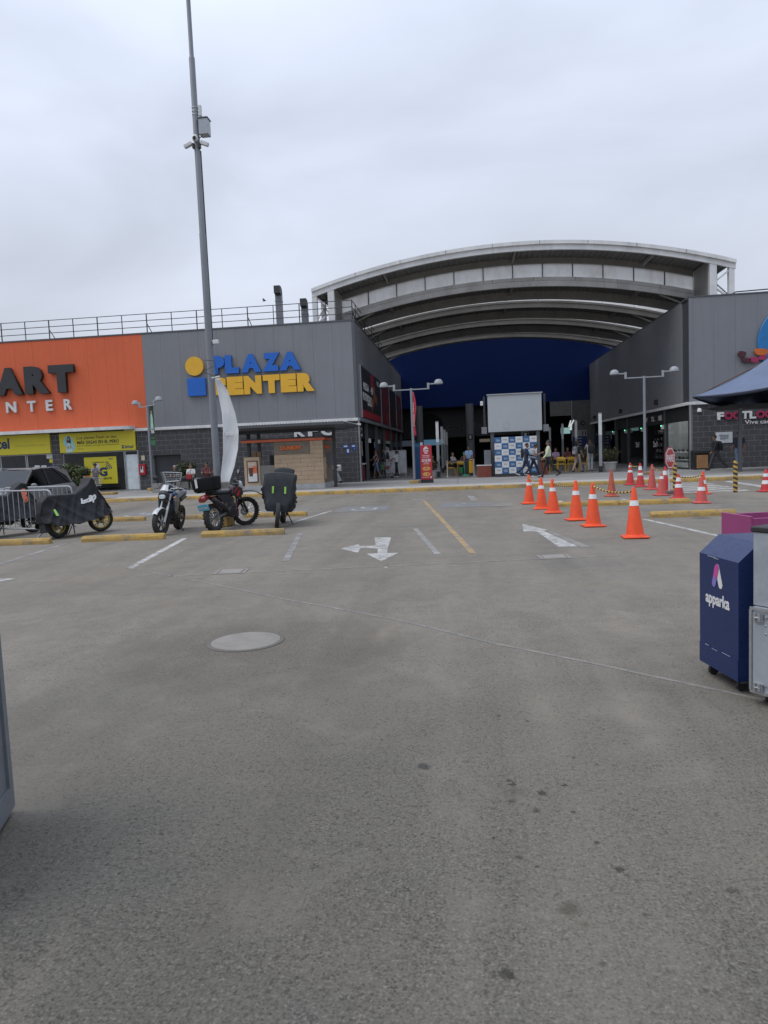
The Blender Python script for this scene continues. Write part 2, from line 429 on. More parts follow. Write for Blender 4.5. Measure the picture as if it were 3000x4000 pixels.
def paint_material(name, col, wear=.5, scale=5.0):
    t = NT(name); w = t.wpos()
    n = t.noise(scale, 6, .72, w); n2 = t.noise(45, 3, .7, w); big = t.noise(.8, 3, .6, w)
    f = t.math('ADD', t.math('MULTIPLY', n, .6), t.math('ADD', t.math('MULTIPLY', n2, .28), t.math('MULTIPLY', big, .2)))
    k = t.ramp(f, .54 - wear * .16, .72 - wear * .16)
    c = t.mix(t.math('MULTIPLY', n2, .5), col, tuple(x * .72 for x in col))
    t.set(t.b.inputs['Base Color'], t.mix(k, c, (.165, .158, .146)))
    t.b.inputs['Roughness'].default_value = .85; t.b.inputs['Specular IOR Level'].default_value = .3
    t.bump(n2, .2, .004)
    return t.m
P_WHITE = paint_material('white_road_paint', (.50, .495, .465), .5)
P_FADE = paint_material('faded_road_paint', (.34, .335, .315), .8, 3.0)
P_GHOST = paint_material('ghost_road_paint', (.29, .265, .235), .8, 4.0)
P_YELL = paint_material('yellow_road_paint', (.44, .29, .105), .55)
P_BLUE = paint_material('blue_bay_paint', (.175, .205, .25), 1.0, 3.0)
P_GREY = paint_material('dark_patch', (.10, .10, .098), .8, 2.0)
ZP = .004
def marking(name, pts, m, z=ZP):
    b = MB(); b.prism(pts, .012 + z, 'xy', -.012); return struct(name, b, m, smooth=0)
def stripe(name, a, b, w, m, z=ZP):
    a, b = Vector(a), Vector(b); d = (b - a).normalized(); n = Vector((-d.y, d.x)) * w / 2
    return marking(name, [tuple(a + n), tuple(a - n), tuple(b - n), tuple(b + n)], m, z)
# turn arrow by the drive aisle: a stem with a head towards the camera and a branch to the left
marking('painted_turn_arrow', [(-1.76, 13.5), (-1.43, 13.5), (-1.34, 12.0), (-1.28, 11.35), (-1.10, 11.35), (-1.28, 10.5), (-1.62, 11.35), (-1.44, 11.35), (-1.50, 11.9), (-1.62, 12.02), (-1.82, 12.02), (-1.78, 11.5), (-2.17, 12.05), (-1.92, 12.62), (-1.88, 12.3), (-1.64, 12.32), (-1.60, 12.4)], P_WHITE)
marking('painted_arrow_tip', [(-1.21, 10.05), (-1.11, 10.05), (-1.14, 9.86)], P_WHITE)
marking('painted_straight_arrow', [(1.19, 15.2), (1.60, 13.85), (1.48, 13.8), (1.77, 11.56), (1.47, 11.54), (1.34, 13.8), (1.10, 13.8)], P_WHITE, .0055)
marking('faded_arrow_stem', [(1.53, 13.72), (1.62, 13.70), (1.96, 11.44), (1.80, 11.42)], P_GHOST)
stripe('yellow_lane_line', (-1.36, 23.5), (.10, 11.08), .105, P_YELL)
marking('yellow_lane_curve', [(-2.2, 24.55), (-1.75, 24.12), (-1.42, 23.62), (-1.31, 23.66), (-1.66, 24.25), (-2.17, 24.72)], P_FADE)
stripe('faded_lane_dash', (-1.06, 14.88), (-.455, 11.1), .10, P_FADE)
stripe('faded_lane_dash', (.19, 25.1), (.31, 22.7), .22, P_FADE)
marking('faded_block', [(.72, 20.1), (1.32, 20.05), (1.36, 21.35), (1.12, 21.37)], P_GHOST)
stripe('faded_bay_line', (2.78, 21.4), (2.71, 19.15), .12, P_WHITE)
stripe('bay_line', (3.74, 15.45), (4.25, 12.1), .10, P_WHITE)
stripe('bay_cross_line', (2.3, 18.62), (8.6, 18.05), .09, P_FADE)
stripe('bay_cross_line', (3.0, 15.95), (7.5, 15.7), .07, P_GHOST)
stripe('bay_line', (-5.21, 10.4), (-5.91, 14.35), .12, P_WHITE)
stripe('bay_line', (-7.88, 10.9), (-8.40, 14.1), .10, P_FADE)
stripe('faded_bay_line', (-2.82, 10.75), (-3.48, 14.65), .11, P_FADE)
stripe('bay_line', (-4.35, 16.4), (-3.9, 20.4), .10, P_WHITE)
stripe('bay_line', (-7.15, 18.2), (-6.05, 21.6), .10, P_WHITE)
stripe('bay_cross_line', (-11.0, 18.3), (-4.2, 18.05), .08, P_FADE)
stripe('bay_cross_line', (-4.4, 24.3), (-1.0, 24.4), .10, P_FADE)
marking('painted_arrow_end', [(-6.95, 9.70), (-6.62, 9.72), (-6.80, 9.25), (-7.3, 9.35)], P_WHITE)
marking('straight_arrow_far', [(9.83, 28.4), (10.14, 28.6), (9.96, 24.7), (9.58, 24.3)], P_WHITE)
stripe('yellow_bay_line', (5.35, 15.95), (7.2, 14.4), .14, P_FADE)
# long faint seam that crosses the foreground
seam = [(-5.05, 10.31), (-3.27, 8.85), (-2.12, 7.87), (-.90, 6.92), (-.36, 6.44), (.21, 5.86), (.87, 5.32), (1.8, 4.5)]
for i in range(len(seam) - 1): stripe('faint_seam_line', seam[i], seam[i + 1], .035, P_GHOST)
stripe('faint_seam_line', (-4.2, 9.6), (2.2, 10.5), .05, P_GHOST)
# accessible bays: blue field with a worn white wheelchair figure
for i, (cx, cy) in enumerate([(-3.0, 20.8), (0.05, 21.1), (-10.3, 21.5), (4.6, 20.6), (-5.4, 20.4)]):
    marking('blue_bay_field', [(cx - .75, cy - .95), (cx + .75, cy - .9), (cx + .72, cy + .95), (cx - .78, cy + .9)], P_BLUE, .0045)
    m = P_FADE if i == 1 else P_WHITE
    fig = MB()
    ring = [(cx + .05 + .34 * math.cos(a), cy - .25 + .42 * math.sin(a)) for a in np.linspace(R(150), R(395), 14)]
    for k in range(len(ring) - 1):
        a, b = Vector(ring[k]), Vector(ring[k + 1]); d = (b - a).normalized(); n = Vector((-d.y, d.x)) * .05
        fig.prism([tuple(a + n), tuple(a - n), tuple(b - n), tuple(b + n)], .0015, 'xy', .0065)
    fig.prism([(cx - .12, cy + .05), (cx - .02, cy + .05), (cx - .02, cy + .6), (cx - .12, cy + .6)], .0015, 'xy', .0065)
    fig.prism([(cx - .02, cy + .02), (cx + .42, cy + .02), (cx + .42, cy + .12), (cx - .02, cy + .12)], .0015, 'xy', .0072)
    struct('wheelchair_symbol', fig, m, smooth=0)
# zebra crossing
for i in range(6):
    y = 23.15 + i * .98
    stripe('zebra_bar', (6.72 + i * .03, y), (8.75 + i * .07, y), .46, P_WHITE)

# ---- pavement in front of the shops and through the passage
M_CONC = mat('pavement_concrete', (.235, .228, .215), .85, var=.16, scale=.6, bump=.15, bscale=60, dirt=.3)
M_CONC2 = mat('apron_concrete', (.36, .345, .315), .85, var=.14, scale=.8, bump=.15, bscale=60, dirt=.3)
M_FLOOR = mat('passage_floor', (.15, .147, .142), .55, var=.2, scale=.5, dirt=.3)
M_GRIME = mat('joint_grime', (.07, .066, .06), .95)
KY, PZ = 29.0, .15
b = MB(); b.box(-70, 70, KY + .12, 96, -.02, PZ - .012); base = struct('pavement', b, M_GRIME)
def slabs(x0, x1, dx, y0, y1, m, z=PZ, gap=.012):
    me = MB(); me.box(gap / 2, dx - gap / 2, gap / 2, y1 - y0 - gap / 2, -.06, 0, 0, .004); d = me.mesh('paving_slab', m, 0)
    x = x0
    while x < x1 - 1e-6:
        link('paving_slab', d, base, (x, y0, z)); x += dx
slabs(-15.3, 24, 2.62, KY + .16, KY + 1.55, M_CONC2, PZ)
for (a, c) in ((KY + 1.55, KY + 4.4), (KY + 4.4, KY + 8.5)): slabs(-33.3, 24.6, 3.0, a, c, M_CONC)
slabs(-5.3, 11.2, 3.3, KY + 8.5, 48, M_FLOOR); slabs(-5.3, 11.2, 3.3, 48, 66, M_FLOOR)
b = MB(); b.box(-8, 14, 66, 95, PZ - .02, PZ - .002); struct('hall_floor', b, M_FLOOR, base)
# dropped apron at the left drive
ap = MB()
for i in range(12):
    x0 = -33.3 + i * 1.5; ap.add([(x0, KY - .1, .006), (x0 + 1.488, KY - .1, .006), (x0 + 1.488, KY + 1.55, PZ), (x0, KY + 1.55, PZ), (x0, KY - .1, -.05), (x0 + 1.488, KY - .1, -.05), (x0 + 1.488, KY + 1.55, -.05), (x0, KY + 1.55, -.05)], [(0, 1, 2, 3), (4, 5, 1, 0), (5, 6, 2, 1), (7, 4, 0, 3)])
struct('dropped_apron', ap, M_CONC2, base, smooth=0)

def chipped_yellow():
    t = NT('chipped_yellow_paint'); w = t.wpos()
    n = t.noise(3.2, 7, .74, w); fine = t.noise(26, 4, .7, w)
    c = t.mix(t.ramp(fine, .3, .7), (.36, .225, .055), (.50, .325, .085))
    k = t.ramp(t.math('ADD', t.math('MULTIPLY', n, .75), t.math('MULTIPLY', fine, .25)), .505, .60)
    c = t.mix(k, c, (.20, .175, .13))
    k2 = t.ramp(t.noise(1.1, 5, .7, w), .42, .72, 0, .55); c = t.mix(k2, c, (.13, .11, .08))
    t.set(t.b.inputs['Base Color'], c); t.b.inputs['Roughness'].default_value = .8
    t.bump(t.math('ADD', fine, t.math('MULTIPLY', k, .6)), .4, .008); return t.m
M_KERB = chipped_yellow()
kerb = MB(); kerb.box(-15.4, 40, KY + .03, KY + .14, -.05, .10); kb = struct('kerb', kerb, M_GRIME)
for v in range(4):
    q = MB(); r_ = random.Random(v)
    n = 6; top = []; 
    prof = [(-.002, -.04), (-.002, .105), (.03, .148), (.155, .152), (.155, -.04)]
    vs = []; fs = []
    for i in range(n + 1):
        x = .004 + .992 * i / n
        for (y, z) in prof: vs.append((x, y + r_.uniform(-.006, .006), z + (r_.uniform(-.010, .004) if z > .05 else 0)))
    for i in range(n):
        for k in range(4): a = i * 5 + k; fs.append((a, a + 5, a + 6, a + 1))
    fs += [(0, 1, 2, 3, 4), tuple(n * 5 + k for k in (4, 3, 2, 1, 0))]
    q.add(vs, fs); KM = globals().setdefault('KERBS', []); KM.append(q.mesh('kerb_stone', M_KERB, 40))
for i in range(42): link('kerb_stone', KERBS[i % 4], kb, (-15.4 + i, KY, 0))
q = MB(); q.lathe([(0, -.04), (.30, -.04), (.30, .09), (.26, .14), (0, .15)], 14, (-15.42, KY + .3, 0)); q.build('kerb_end', M_KERB, kb)

# ================================================================== BUILDINGS
M_ORANGE = mat('orange_panel', (.66, .132, .052), .5, streak=.16, var=.07, scale=.5, spec=.35, dirt=.05)
M_GREYP = mat('grey_panel', (.205, .211, .224), .42, streak=.14, var=.06, scale=.4, spec=.45, dirt=.08)
M_GREYD = mat('dark_grey_panel', (.085, .09, .098), .45, var=.08, scale=.4)
M_TRIM = mat('white_trim', (.66, .66, .65), .55, var=.12, scale=2, dirt=.35)
M_JOINT = mat('dark_joint', (.13, .13, .135), .8)
M_BLOCK = mat('dark_block', (.062, .060, .063), .82, var=.28, scale=1.4, bump=.5, bscale=70)
M_MORTAR = mat('mortar', (.27, .265, .26), .9, var=.15, scale=8)
M_DARK = mat('dark_steel', (.035, .037, .04), .5, var=.2, scale=4)
M_STEEL = mat('painted_steel', (.16, .17, .185), .45, var=.12, scale=3, dirt=.1)
M_ALU = mat('aluminium', (.42, .43, .44), .38, metal=.7, var=.1, scale=5)
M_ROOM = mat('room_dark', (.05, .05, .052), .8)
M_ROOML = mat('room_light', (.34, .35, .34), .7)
M_BLACK = mat('matt_black', (.018, .018, .02), .6)
M_WHITE = mat('white_plastic', (.62, .62, .61), .45, var=.08, scale=5, dirt=.12)
GLASS = glass_mat('shop_glass', (.90, .93, .92), .5)
GLASS_D = glass_mat('dark_glass', (.10, .115, .125), .6)
FY = 37.5                                                   # facade line
def at(root, name, mb, m, smooth=30, parent=None):          # a part drawn in world metres
    o = mb.build(name, m, parent or root, smooth=smooth)
    if parent is None or parent is root: o.location = tuple(-c for c in root.location)
    return o
def place(root, name, data, p):
    return link(name, data, root, tuple(Vector(p) - Vector(root.location)))

BL_W, BL_H = .54, .2675
bm_full = MB(); bm_full.box(.011, BL_W - .011, -.03, .05, .010, BL_H - .010, 0, .005); BLOCK = bm_full.mesh('block', M_BLOCK, 0)
bm_half = MB(); bm_half.box(.011, BL_W / 2 - .011, -.03, .05, .010, BL_H - .010, 0, .005); HALF = bm_half.mesh('block_half', M_BLOCK, 0)
def block_run(root, x0, x1, y, rows=range(12), hole=None):
    for r in rows:
        z = PZ + r * BL_H; x = x0; first = (r % 2 == 1)
        def inside(xx): return hole and hole[0] - .02 < xx + BL_W / 4 < hole[1] + .02 and z < hole[2] - .05
        while x < x1 - .05:
            w = BL_W / 2 if (first or x + BL_W > x1 + .05) else BL_W
            first = False
            a_, c_ = inside(x), (inside(x + BL_W / 2) if w == BL_W else inside(x))
            if not a_ and not c_: place(root, 'block', BLOCK if w == BL_W else HALF, (x, y, z))
            elif w == BL_W and not a_: place(root, 'block', HALF, (x, y, z))
            elif w == BL_W and not c_: place(root, 'block', HALF, (x + BL_W / 2, y, z))
            x += w

def panels(root, x0, x1, n, z0, z1, y, m, th=.05):
    w = (x1 - x0) / n; b = MB(); b.box(.0025, w - .0025, 0, th, 0, z1 - z0, 0, .003); d = b.mesh('wall_panel', m, 0)
    for i in range(n): place(root, 'wall_panel', d, (x0 + i * w, y - th, z0))
def panels_side(root, y0, y1, n, z0, z1, x, m, th=.05, sgn=1):
    w = (y1 - y0) / n; b = MB(); b.box(0 if sgn > 0 else -th, th if sgn > 0 else 0, .0025, w - .0025, 0, z1 - z0, 0, .003); d = b.mesh('side_wall_panel', m, 0)
    for i in range(n): place(root, 'side_panel', d, (x, y0 + i * w, z0))

# ---------------------------------------------------------------- left wing
LX = -5.45
lw = thing('shopping_centre_wing', 'long left shopping wing, orange and grey panels over dark block base', 'building', (-17, FY, 0))
b = MB(); b.box(-36, LX - .05, FY + .002, 65.9, 3.54, 8.55); at(lw, 'upper_core', b, M_JOINT)
panels(lw, -35.12, -17.12, 17, 3.56, 8.58, FY, M_ORANGE)
panels(lw, -17.12, LX - .16, 11, 3.56, 8.58, FY, M_GREYP)
b = MB(); b.box(LX - .16, LX + .005, FY - .06, FY + .1, 3.56, 8.60); at(lw, 'corner_trim', b, M_GREYD)
panels_side(lw, FY + .12, 65, 12, 3.56, 8.58, LX - .05, M_GREYP)
b = MB(); b.box(-36, LX + .03, FY - .08, FY + .12, 8.585, 8.66); b.box(LX - .12, LX + .03, FY + .12, 65.1, 8.585, 8.66); at(lw, 'parapet_cap', b, M_GREYD)
# white drip band, in lengths, with a rounded shop canopy to the left
bd = MB(); bd.box(.004, 2.596, -.14, .02, 0, .155, 0, .01); d = bd.mesh('band_length', M_TRIM, 0)
for i in range(5): place(lw, 'drip_band', d, (-18.46 + i * 2.6, FY, 3.385))
b = MB(); b.box(LX - .02, LX + .10, FY - .14, 65.1, 3.385, 3.54); at(lw, 'side_drip_band', b, M_GREYP)
b = MB()
pts = [(-36, FY), (-36, FY - .75)] + [(-18.25 + .42 * math.sin(a), FY - .33 - .42 * math.cos(a)) for a in np.linspace(0, R(90), 8)] + [(-17.83, FY)]
b.prism(pts, .17, 'xy', 3.50); at(lw, 'shop_canopy', b, M_TRIM)
# lower wall
for bx_ in ((-17.80, -16.97, FY - .018, FY + .3, PZ, 3.385), (-16.97, -15.35, FY - .018, FY + .3, 2.0225, 3.385), (-15.35, LX - .05, FY - .018, FY + .3, PZ, 3.385), (-22.78, -22.24, FY - .078, FY + .3, PZ, 3.385)):
    b = MB(); b.box(*bx_); at(lw, 'mortar_bed', b, M_MORTAR)
block_run(lw, -17.78, LX - .04, FY, hole=(-16.97, -15.35, 2.0225))
block_run(lw, -22.77, -22.25, FY - .06)
b = MB(); b.box(-16.965, -15.355, FY + .22, FY + .28, PZ, 2.02); at(lw, 'service_door', b, mat('door_charcoal', (.035, .038, .042), .5))
b = MB(); b.bar((LX, FY - .05, PZ), (LX, FY - .05, 3.38), .07); at(lw, 'corner_post', b, M_ALU)
# telephone shop: glazing with frames, room behind
b = MB(); b.box(-36, -17.8, 43.4, 43.5, PZ, 3.5); b.box(-36, -17.8, FY + .3, 43.5, 3.45, 3.5); b.box(-17.82, -17.78, FY + .02, 43.5, PZ, 3.5); at(lw, 'shop_room', b, mat('shop_room_wall', (.13, .135, .135), .8))
b = MB(); b.box(-36, -17.8, FY + .1, 43.4, PZ - .0, PZ + .006); at(lw, 'shop_floor', b, M_FLOOR)
for (x0, x1, z1) in ((-30.2, -26.0, 2.38), (-25.96, -24.4, 2.38), (-24.36, -22.8, 2.38), (-22.2, -18.60, 2.36), (-18.58, -17.82, 2.36)):
    f = MB(); t_ = .05
    f.box(x0, x0 + t_, FY + .02, FY + .10, PZ, z1); f.box(x1 - t_, x1, FY + .02, FY + .10, PZ, z1); f.box(x0 + t_, x1 - t_, FY + .02, FY + .10, z1 - t_, z1); f.box(x0 + t_, x1 - t_, FY + .02, FY + .10, PZ, PZ + t_)
    fr = at(lw, 'shop_window', f, M_ALU)
    p = MB(); p.box(x0 + t_, x1 - t_, FY + .055, FY + .063, PZ + t_, z1 - t_); p.build('pane', GLASS, fr)
b = MB(); b.box(-18.53, -17.88, FY + .046, FY + .054, .21, 2.13); at(lw, 'frosted_film', b, mat('frosted', (.62, .68, .69), .35))
# small wall things
def wall_box(name, label, cat, x0, x1, z0, z1, y, m, th=.02, group=None):
    b = MB(); b.box(x0, x1, y - th, y, z0, z1, 0, min(.004, th / 3)); o = b.build(name, m); return tag(o, label, cat, group)
M_YELS = mat('yellow_sign', (.60, .52, .035), .4, var=.05, scale=.7, spec=.4)
M_NAVY = mat('sign_navy', (.012, .035, .12), .5); M_INK = mat('sign_ink', (.02, .022, .02), .55); M_CYAN = mat('poster_cyan', (.28, .55, .55), .5)
M_INKF = mat('faint_ink', (.40, .34, .05), .5)
def sign_board(name, label, x0, x1, z0, z1, y, m, th=.12, cat='sign'):
    r = thing(name, label, cat, ((x0 + x1) / 2, y, z0))
    b = MB(); b.box(-(x1 - x0) / 2, (x1 - x0) / 2, -th, 0, 0, z1 - z0, 0, .008); b.build('board', m, r); return r
s1 = sign_board('shop_sign', 'long yellow shop sign over the grey car at left edge', -29.2, -22.80, 2.39, 3.47, FY - .06, M_YELS)
text('lettering', 'bitel', M_NAVY, s1, -.45, .80, .34, .93, -.121, .006, .03)
text('small_lettering', 'CENTRO DE ATENCIÓN AL CLIENTE', M_INKF, s1, 1.1, 2.95, .44, .54, -.121, .004, .01)
s2 = sign_board('shop_sign', 'yellow phone-plan banner with a printed woman at its left', -22.24, -17.84, 2.37, 3.44, FY - .06, M_YELS)
cx2 = -(-22.24 - 17.84) / 2
text('lettering', 'Los planes Flash te dan', M_INK, s2, -21.2 + cx2, -18.9 + cx2, .66, .87, -.121, .004, .005)
text('bold_lettering', 'MÁS GIGAS EN EL PERÚ', M_INK, s2, -21.2 + cx2, -18.78 + cx2, .44, .66, -.121, .004, .03)
text('small_lettering', 'que en cualquier otro plan con el mismo precio', M_INK, s2, -21.2 + cx2, -18.72 + cx2, .30, .40, -.121, .003, 0)
text('tiny_lettering', 'bitel.com.pe', M_INK, s2, -21.18 + cx2, -20.83 + cx2, .15, .20, -.121, .003, .02)
text('logo_lettering', 'bitel', M_NAVY, s2, -18.44 + cx2, -17.96 + cx2, .10, .30, -.121, .004, .02)
b = MB()
for (z, w) in ((.10, .13), (.21, .11)): b.box(-18.62 + cx2, -18.62 + cx2 + w, -.124, -.121, z, z + .085, 0, 0)
b.build('logo_mark', M_NAVY, s2, smooth=0)
pic = MB()   # printed woman: pale blob, hair, face, shirt
def disc(bm, cx, cz, rx, rz, y, n=18, m=0, th=.0025):
    bm.prism([(cx + rx * math.cos(a), cz + rz * math.sin(a)) for a in np.linspace(0, 2 * math.pi, n, endpoint=False)], th, 'xz', y - th, m)
px = -21.70 + cx2
disc(pic, px, .60, .30, .33, -.121, m=0); disc(pic, px + .12, .32, .26, .24, -.1212, m=0)
disc(pic, px + .02, .62, .12, .29, -.1236, m=1); disc(pic, px, .74, .065, .085, -.126, m=2)
pic.prism([(px - .17, .02), (px + .19, .02), (px + .15, .42), (px + .04, .55), (px - .06, .55), (px - .14, .42)], .0025, 'xz', -.1276, 3)
disc(pic, px + .10, .30, .05, .10, -.1302, m=2); disc(pic, px - .05, .28, .045, .09, -.1304, m=2)
pic.build('printed_figure', [M_CYAN, M_INK, mat('print_skin', (.42, .25, .17), .5), mat('print_shirt', (.45, .62, .60), .5)], s2, smooth=0)
pw = sign_board('window_poster', 'square yellow window poster with a big 5G behind the cart man', -21.0, -19.1, .57, 2.07, FY + .045, M_YELS, .01, 'poster')
text('lettering', 'LA PRIMERA RED CON', M_INK, pw, -.48, .48, 1.17, 1.24, -.011, .003, .02)
text('big_lettering', '5G', M_NAVY, pw, -.45, .38, .42, .92, -.011, .004, .05)
text('lettering', 'GRATIS', M_INK, pw, .12, .62, .24, .36, -.011, .003, .03)
text('logo_lettering', 'bitel', M_NAVY, pw, .52, .74, 1.34, 1.42, -.011, .003, .02)
b = MB()
for k, rr in enumerate((.16, .26, .36)):
    aa = np.linspace(R(5), R(80), 8)
    for i in range(7):
        a0, a1 = aa[i], aa[i + 1]
        b.prism([(.26 + rr * math.cos(a0), .78 + rr * math.sin(a0)), (.26 + (rr + .05) * math.cos(a0), .78 + (rr + .05) * math.sin(a0)), (.26 + (rr + .05) * math.cos(a1), .78 + (rr + .05) * math.sin(a1)), (.26 + rr * math.cos(a1), .78 + rr * math.sin(a1))], .003, 'xz', -.014)
b.build('signal_mark', M_NAVY, pw, smooth=0)
b = MB(); disc(b, -.2, 1.0, .14, .16, -.011, m=0, th=.002); disc(b, -.2, 1.10, .04, .05, -.0132, m=1, th=.002); b.build('printed_figure', [M_WHITE, MATS['print_skin']], pw, smooth=0)
for (nm, lb, x0, x1, z0, z1, m) in (('door_notice', 'white paper notice with blue print on glass beside grey pillar', -23.20, -22.84, 2.10, 2.34, M_WHITE), ('door_notice', 'yellow round-edged sticker on shop glass under blue notice', -23.05, -22.84, 1.86, 2.06, M_YELS), ('door_notice', 'small navy sticker lowest on the glass beside grey pillar', -23.0, -22.84, 1.55, 1.80, M_NAVY),
        ('paper_sheet', 'left of two white paper sheets taped to shop glass above car', -23.95, -23.65, 1.58, 1.75, M_WHITE), ('paper_sheet', 'right of two white paper sheets taped to shop glass above car', -23.55, -23.25, 1.56, 1.73, M_WHITE)):
    wall_box(nm, lb, 'notice', x0, x1, z0, z1, FY + .05, m, .006)
wall_box('wall_notice', 'small cream notice on dark block wall above the red box', 'notice', -17.62, -17.42, 1.78, 2.04, FY - .032, mat('cream_paper', (.55, .50, .36), .6), .012)
r = thing('fire_hose_cabinet', 'red fire hose cabinet on the dark block wall beside glass', 'cabinet', (-17.55, FY - .031, .98))
b = MB(); b.box(-.19, .19, -.16, 0, 0, .6, 0, .02); b.build('case', mat('fire_red', (.36, .012, .022), .4), r)
b = MB(); b.box(-.09, .07, -.166, -.160, .14, .48); b.build('door_window', M_WHITE, r); b = MB(); b.box(-.07, .02, -.170, -.166, .3, .5); b.build('label', M_BLACK, r)
r = thing('sign_cluster', 'four small blue safety signs on block wall beside the counter', 'signs', (-6.02, FY - .031, 1.68))
M_SAFE = mat('safety_blue', (.015, .09, .33), .45)
for (x0, x1, z0, z1) in ((-.34, -.04, .30, .46), (.10, .36, .30, .46), (-.18, .03, 0, .27), (.22, .33, .13, .30)):
    b = MB(); b.box(x0, x1, -.012, 0, z0, z1); p = b.build('safety_sign', M_SAFE, r)
    q = MB(); q.box(x0 + .05, x1 - .05, -.0145, -.012, z0 + .05, z1 - .04); q.build('pictogram', M_WHITE, p)

# big letters fixed to the panels
def letter_sign(name, label, loc, items, face, side, depth=.16, cat='sign'):
    r = thing(name, label, cat, loc)
    for (ch, x0, x1, z0, z1, bold) in items:
        text('letter', ch, [face, side], r, x0 - loc[0], x1 - loc[0], z0 - loc[2], z1 - loc[2], -.04, depth, bold)
    return r
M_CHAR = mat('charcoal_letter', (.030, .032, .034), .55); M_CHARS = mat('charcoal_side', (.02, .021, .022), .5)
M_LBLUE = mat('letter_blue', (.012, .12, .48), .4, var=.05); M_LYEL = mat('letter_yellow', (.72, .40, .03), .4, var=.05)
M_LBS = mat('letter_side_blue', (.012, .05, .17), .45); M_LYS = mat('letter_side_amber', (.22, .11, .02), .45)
FP = FY - .05
letter_sign('wall_lettering', 'huge charcoal block letters on the orange wall', (-23.3, FP, 5.67), [('M', -28.3, -26.0, 5.68, 7.17, .06), ('A', -25.66, -24.08, 5.68, 7.18, .075), ('R', -23.93, -22.5, 5.68, 7.18, .075), ('T', -22.5, -21.03, 5.68, 7.18, .075)], M_CHAR, M_CHARS, .22)
letter_sign('wall_lettering', 'widely spaced white letters low on the orange wall', (-23.3, FP, 4.72), [('C', -27.75, -27.2, 4.73, 5.32, .03), ('E', -26.4, -25.98, 4.73, 5.32, .03), ('N', -25.22, -24.62, 4.73, 5.33, .03), ('T', -23.96, -23.46, 4.73, 5.32, .03), ('E', -22.86, -22.47, 4.73, 5.32, .03), ('R', -21.80, -21.34, 4.73, 5.32, .03)], M_WHITE, M_TRIM, .10)
ps = letter_sign('mall_sign', 'blue word over yellow word in thick letters on grey wall', (-10.6, FP, 5.05),
    [('P', -13.20, -12.52, 6.20, 7.16, .095), ('L', -12.50, -11.74, 6.20, 7.16, .095), ('A', -11.62, -10.52, 6.20, 7.16, .095), ('Z', -10.46, -9.50, 6.20, 7.16, .095), ('A', -9.53, -8.37, 6.20, 7.16, .095)], M_LBLUE, M_LBS, .15)
for (ch, x0, x1) in (('C', -13.36, -12.5), ('E', -12.45, -11.55), ('N', -11.52, -10.55), ('T', -10.47, -9.55), ('E', -9.51, -8.66), ('R', -8.62, -7.68)):
    text('letter', ch, [M_LYEL, M_LYS], ps, x0 + 10.6, x1 + 10.6, 0, .97, -.04, .15, .095)
b = MB(); b.lathe([(0, -.19), (.50, -.19), (.505, -.15), (.505, -.04), (0, -.04)], 40, (-3.60, 0, 1.64), 'y'); b.build('disc', M_LYEL, ps)
b = MB(); b.box(-4.05, -3.04, -.19, -.04, .06, 1.02, 0, .01); b.build('square', M_LBLUE, ps)
# the block-wall chicken-shop letters, partly behind the kiosk roof
letter_sign('wall_lettering', 'white wall letters half hidden behind the kiosk roof', (-7.9, FY - .03, 2.68), [('K', -8.95, -8.35, 2.68, 3.25, .05), ('F', -8.2, -7.65, 2.68, 3.25, .05), ('C', -7.5, -6.82, 2.68, 3.25, .05)], M_WHITE, M_TRIM, .06)

# roof railing and ducts of the left wing
rr = thing('roof_railing', 'thin grey metal railing along the roof edge at left', 'railing', (-20, FY + .25, 8.66))
xs_ = [-35.3 + i * 1.415 for i in range(22)]
for i, x in enumerate(xs_):
    b = MB(); w_ = .05 if i % 2 else .035; b.box(x + 20 - w_ / 2, x + 20 + w_ / 2, -.02, .02, 0, 1.06); b.build('post', M_DARK, rr)
    if i % 4 == 1: b = MB(); b.bar((x + 20, 0, .55), (x + 20 + .12, .45, 0), .03); b.build('stay', M_DARK, rr)
for z in (1.05, .70, .36):
    b = MB(); b.tube((-15.4, 0, z), (14.4, 0, z), .02); b.build('rail', M_DARK, rr)
    b = MB(); b.tube((14.41, 0, z), (14.41, 14, z), .02); b.build('return_rail', M_DARK, rr)
for k in range(4): b = MB(); b.box(14.39, 14.43, 3.5 * k + 1.2, 3.5 * k + 1.24, 0, 1.06); b.build('post', M_DARK, rr)
M_GALV = mat('galvanised', (.34, .36, .38), .42, metal=.55, var=.18, scale=6)
for (x, h, lb) in ((-10.05, 2.55, 'taller grey roof duct with dark curved hood behind railing'), (-8.6, 1.75, 'shorter grey roof duct with dark hood behind railing')):
    r = thing('roof_duct', lb, 'duct', (x, 40, 8.55))
    b = MB(); b.box(-.17, .17, -.17, .17, 0, h - .45); b.box(-.19, .19, -.19, .19, h - .75, h - .70); b.build('shaft', M_STEEL, r)
    b = MB()
    pr = [(.17, h - .45), (-.17, h - .45), (-.17, h - .1), (-.22, h), (-.42, h + .02), (-.42, h - .34), (-.24, h - .40)]
    pr = [(-.17, h - .45), (.17, h - .45), (.17, h - .22), (.12, h - .06), (.02, h + .04), (-.12, h + .08), (-.40, h + .08), (-.40, h - .32), (-.17, h - .36)]
    b.prism([(p[0], p[1]) for p in pr], .34, 'yz', -.17); b.build('hood', M_DARK, r)

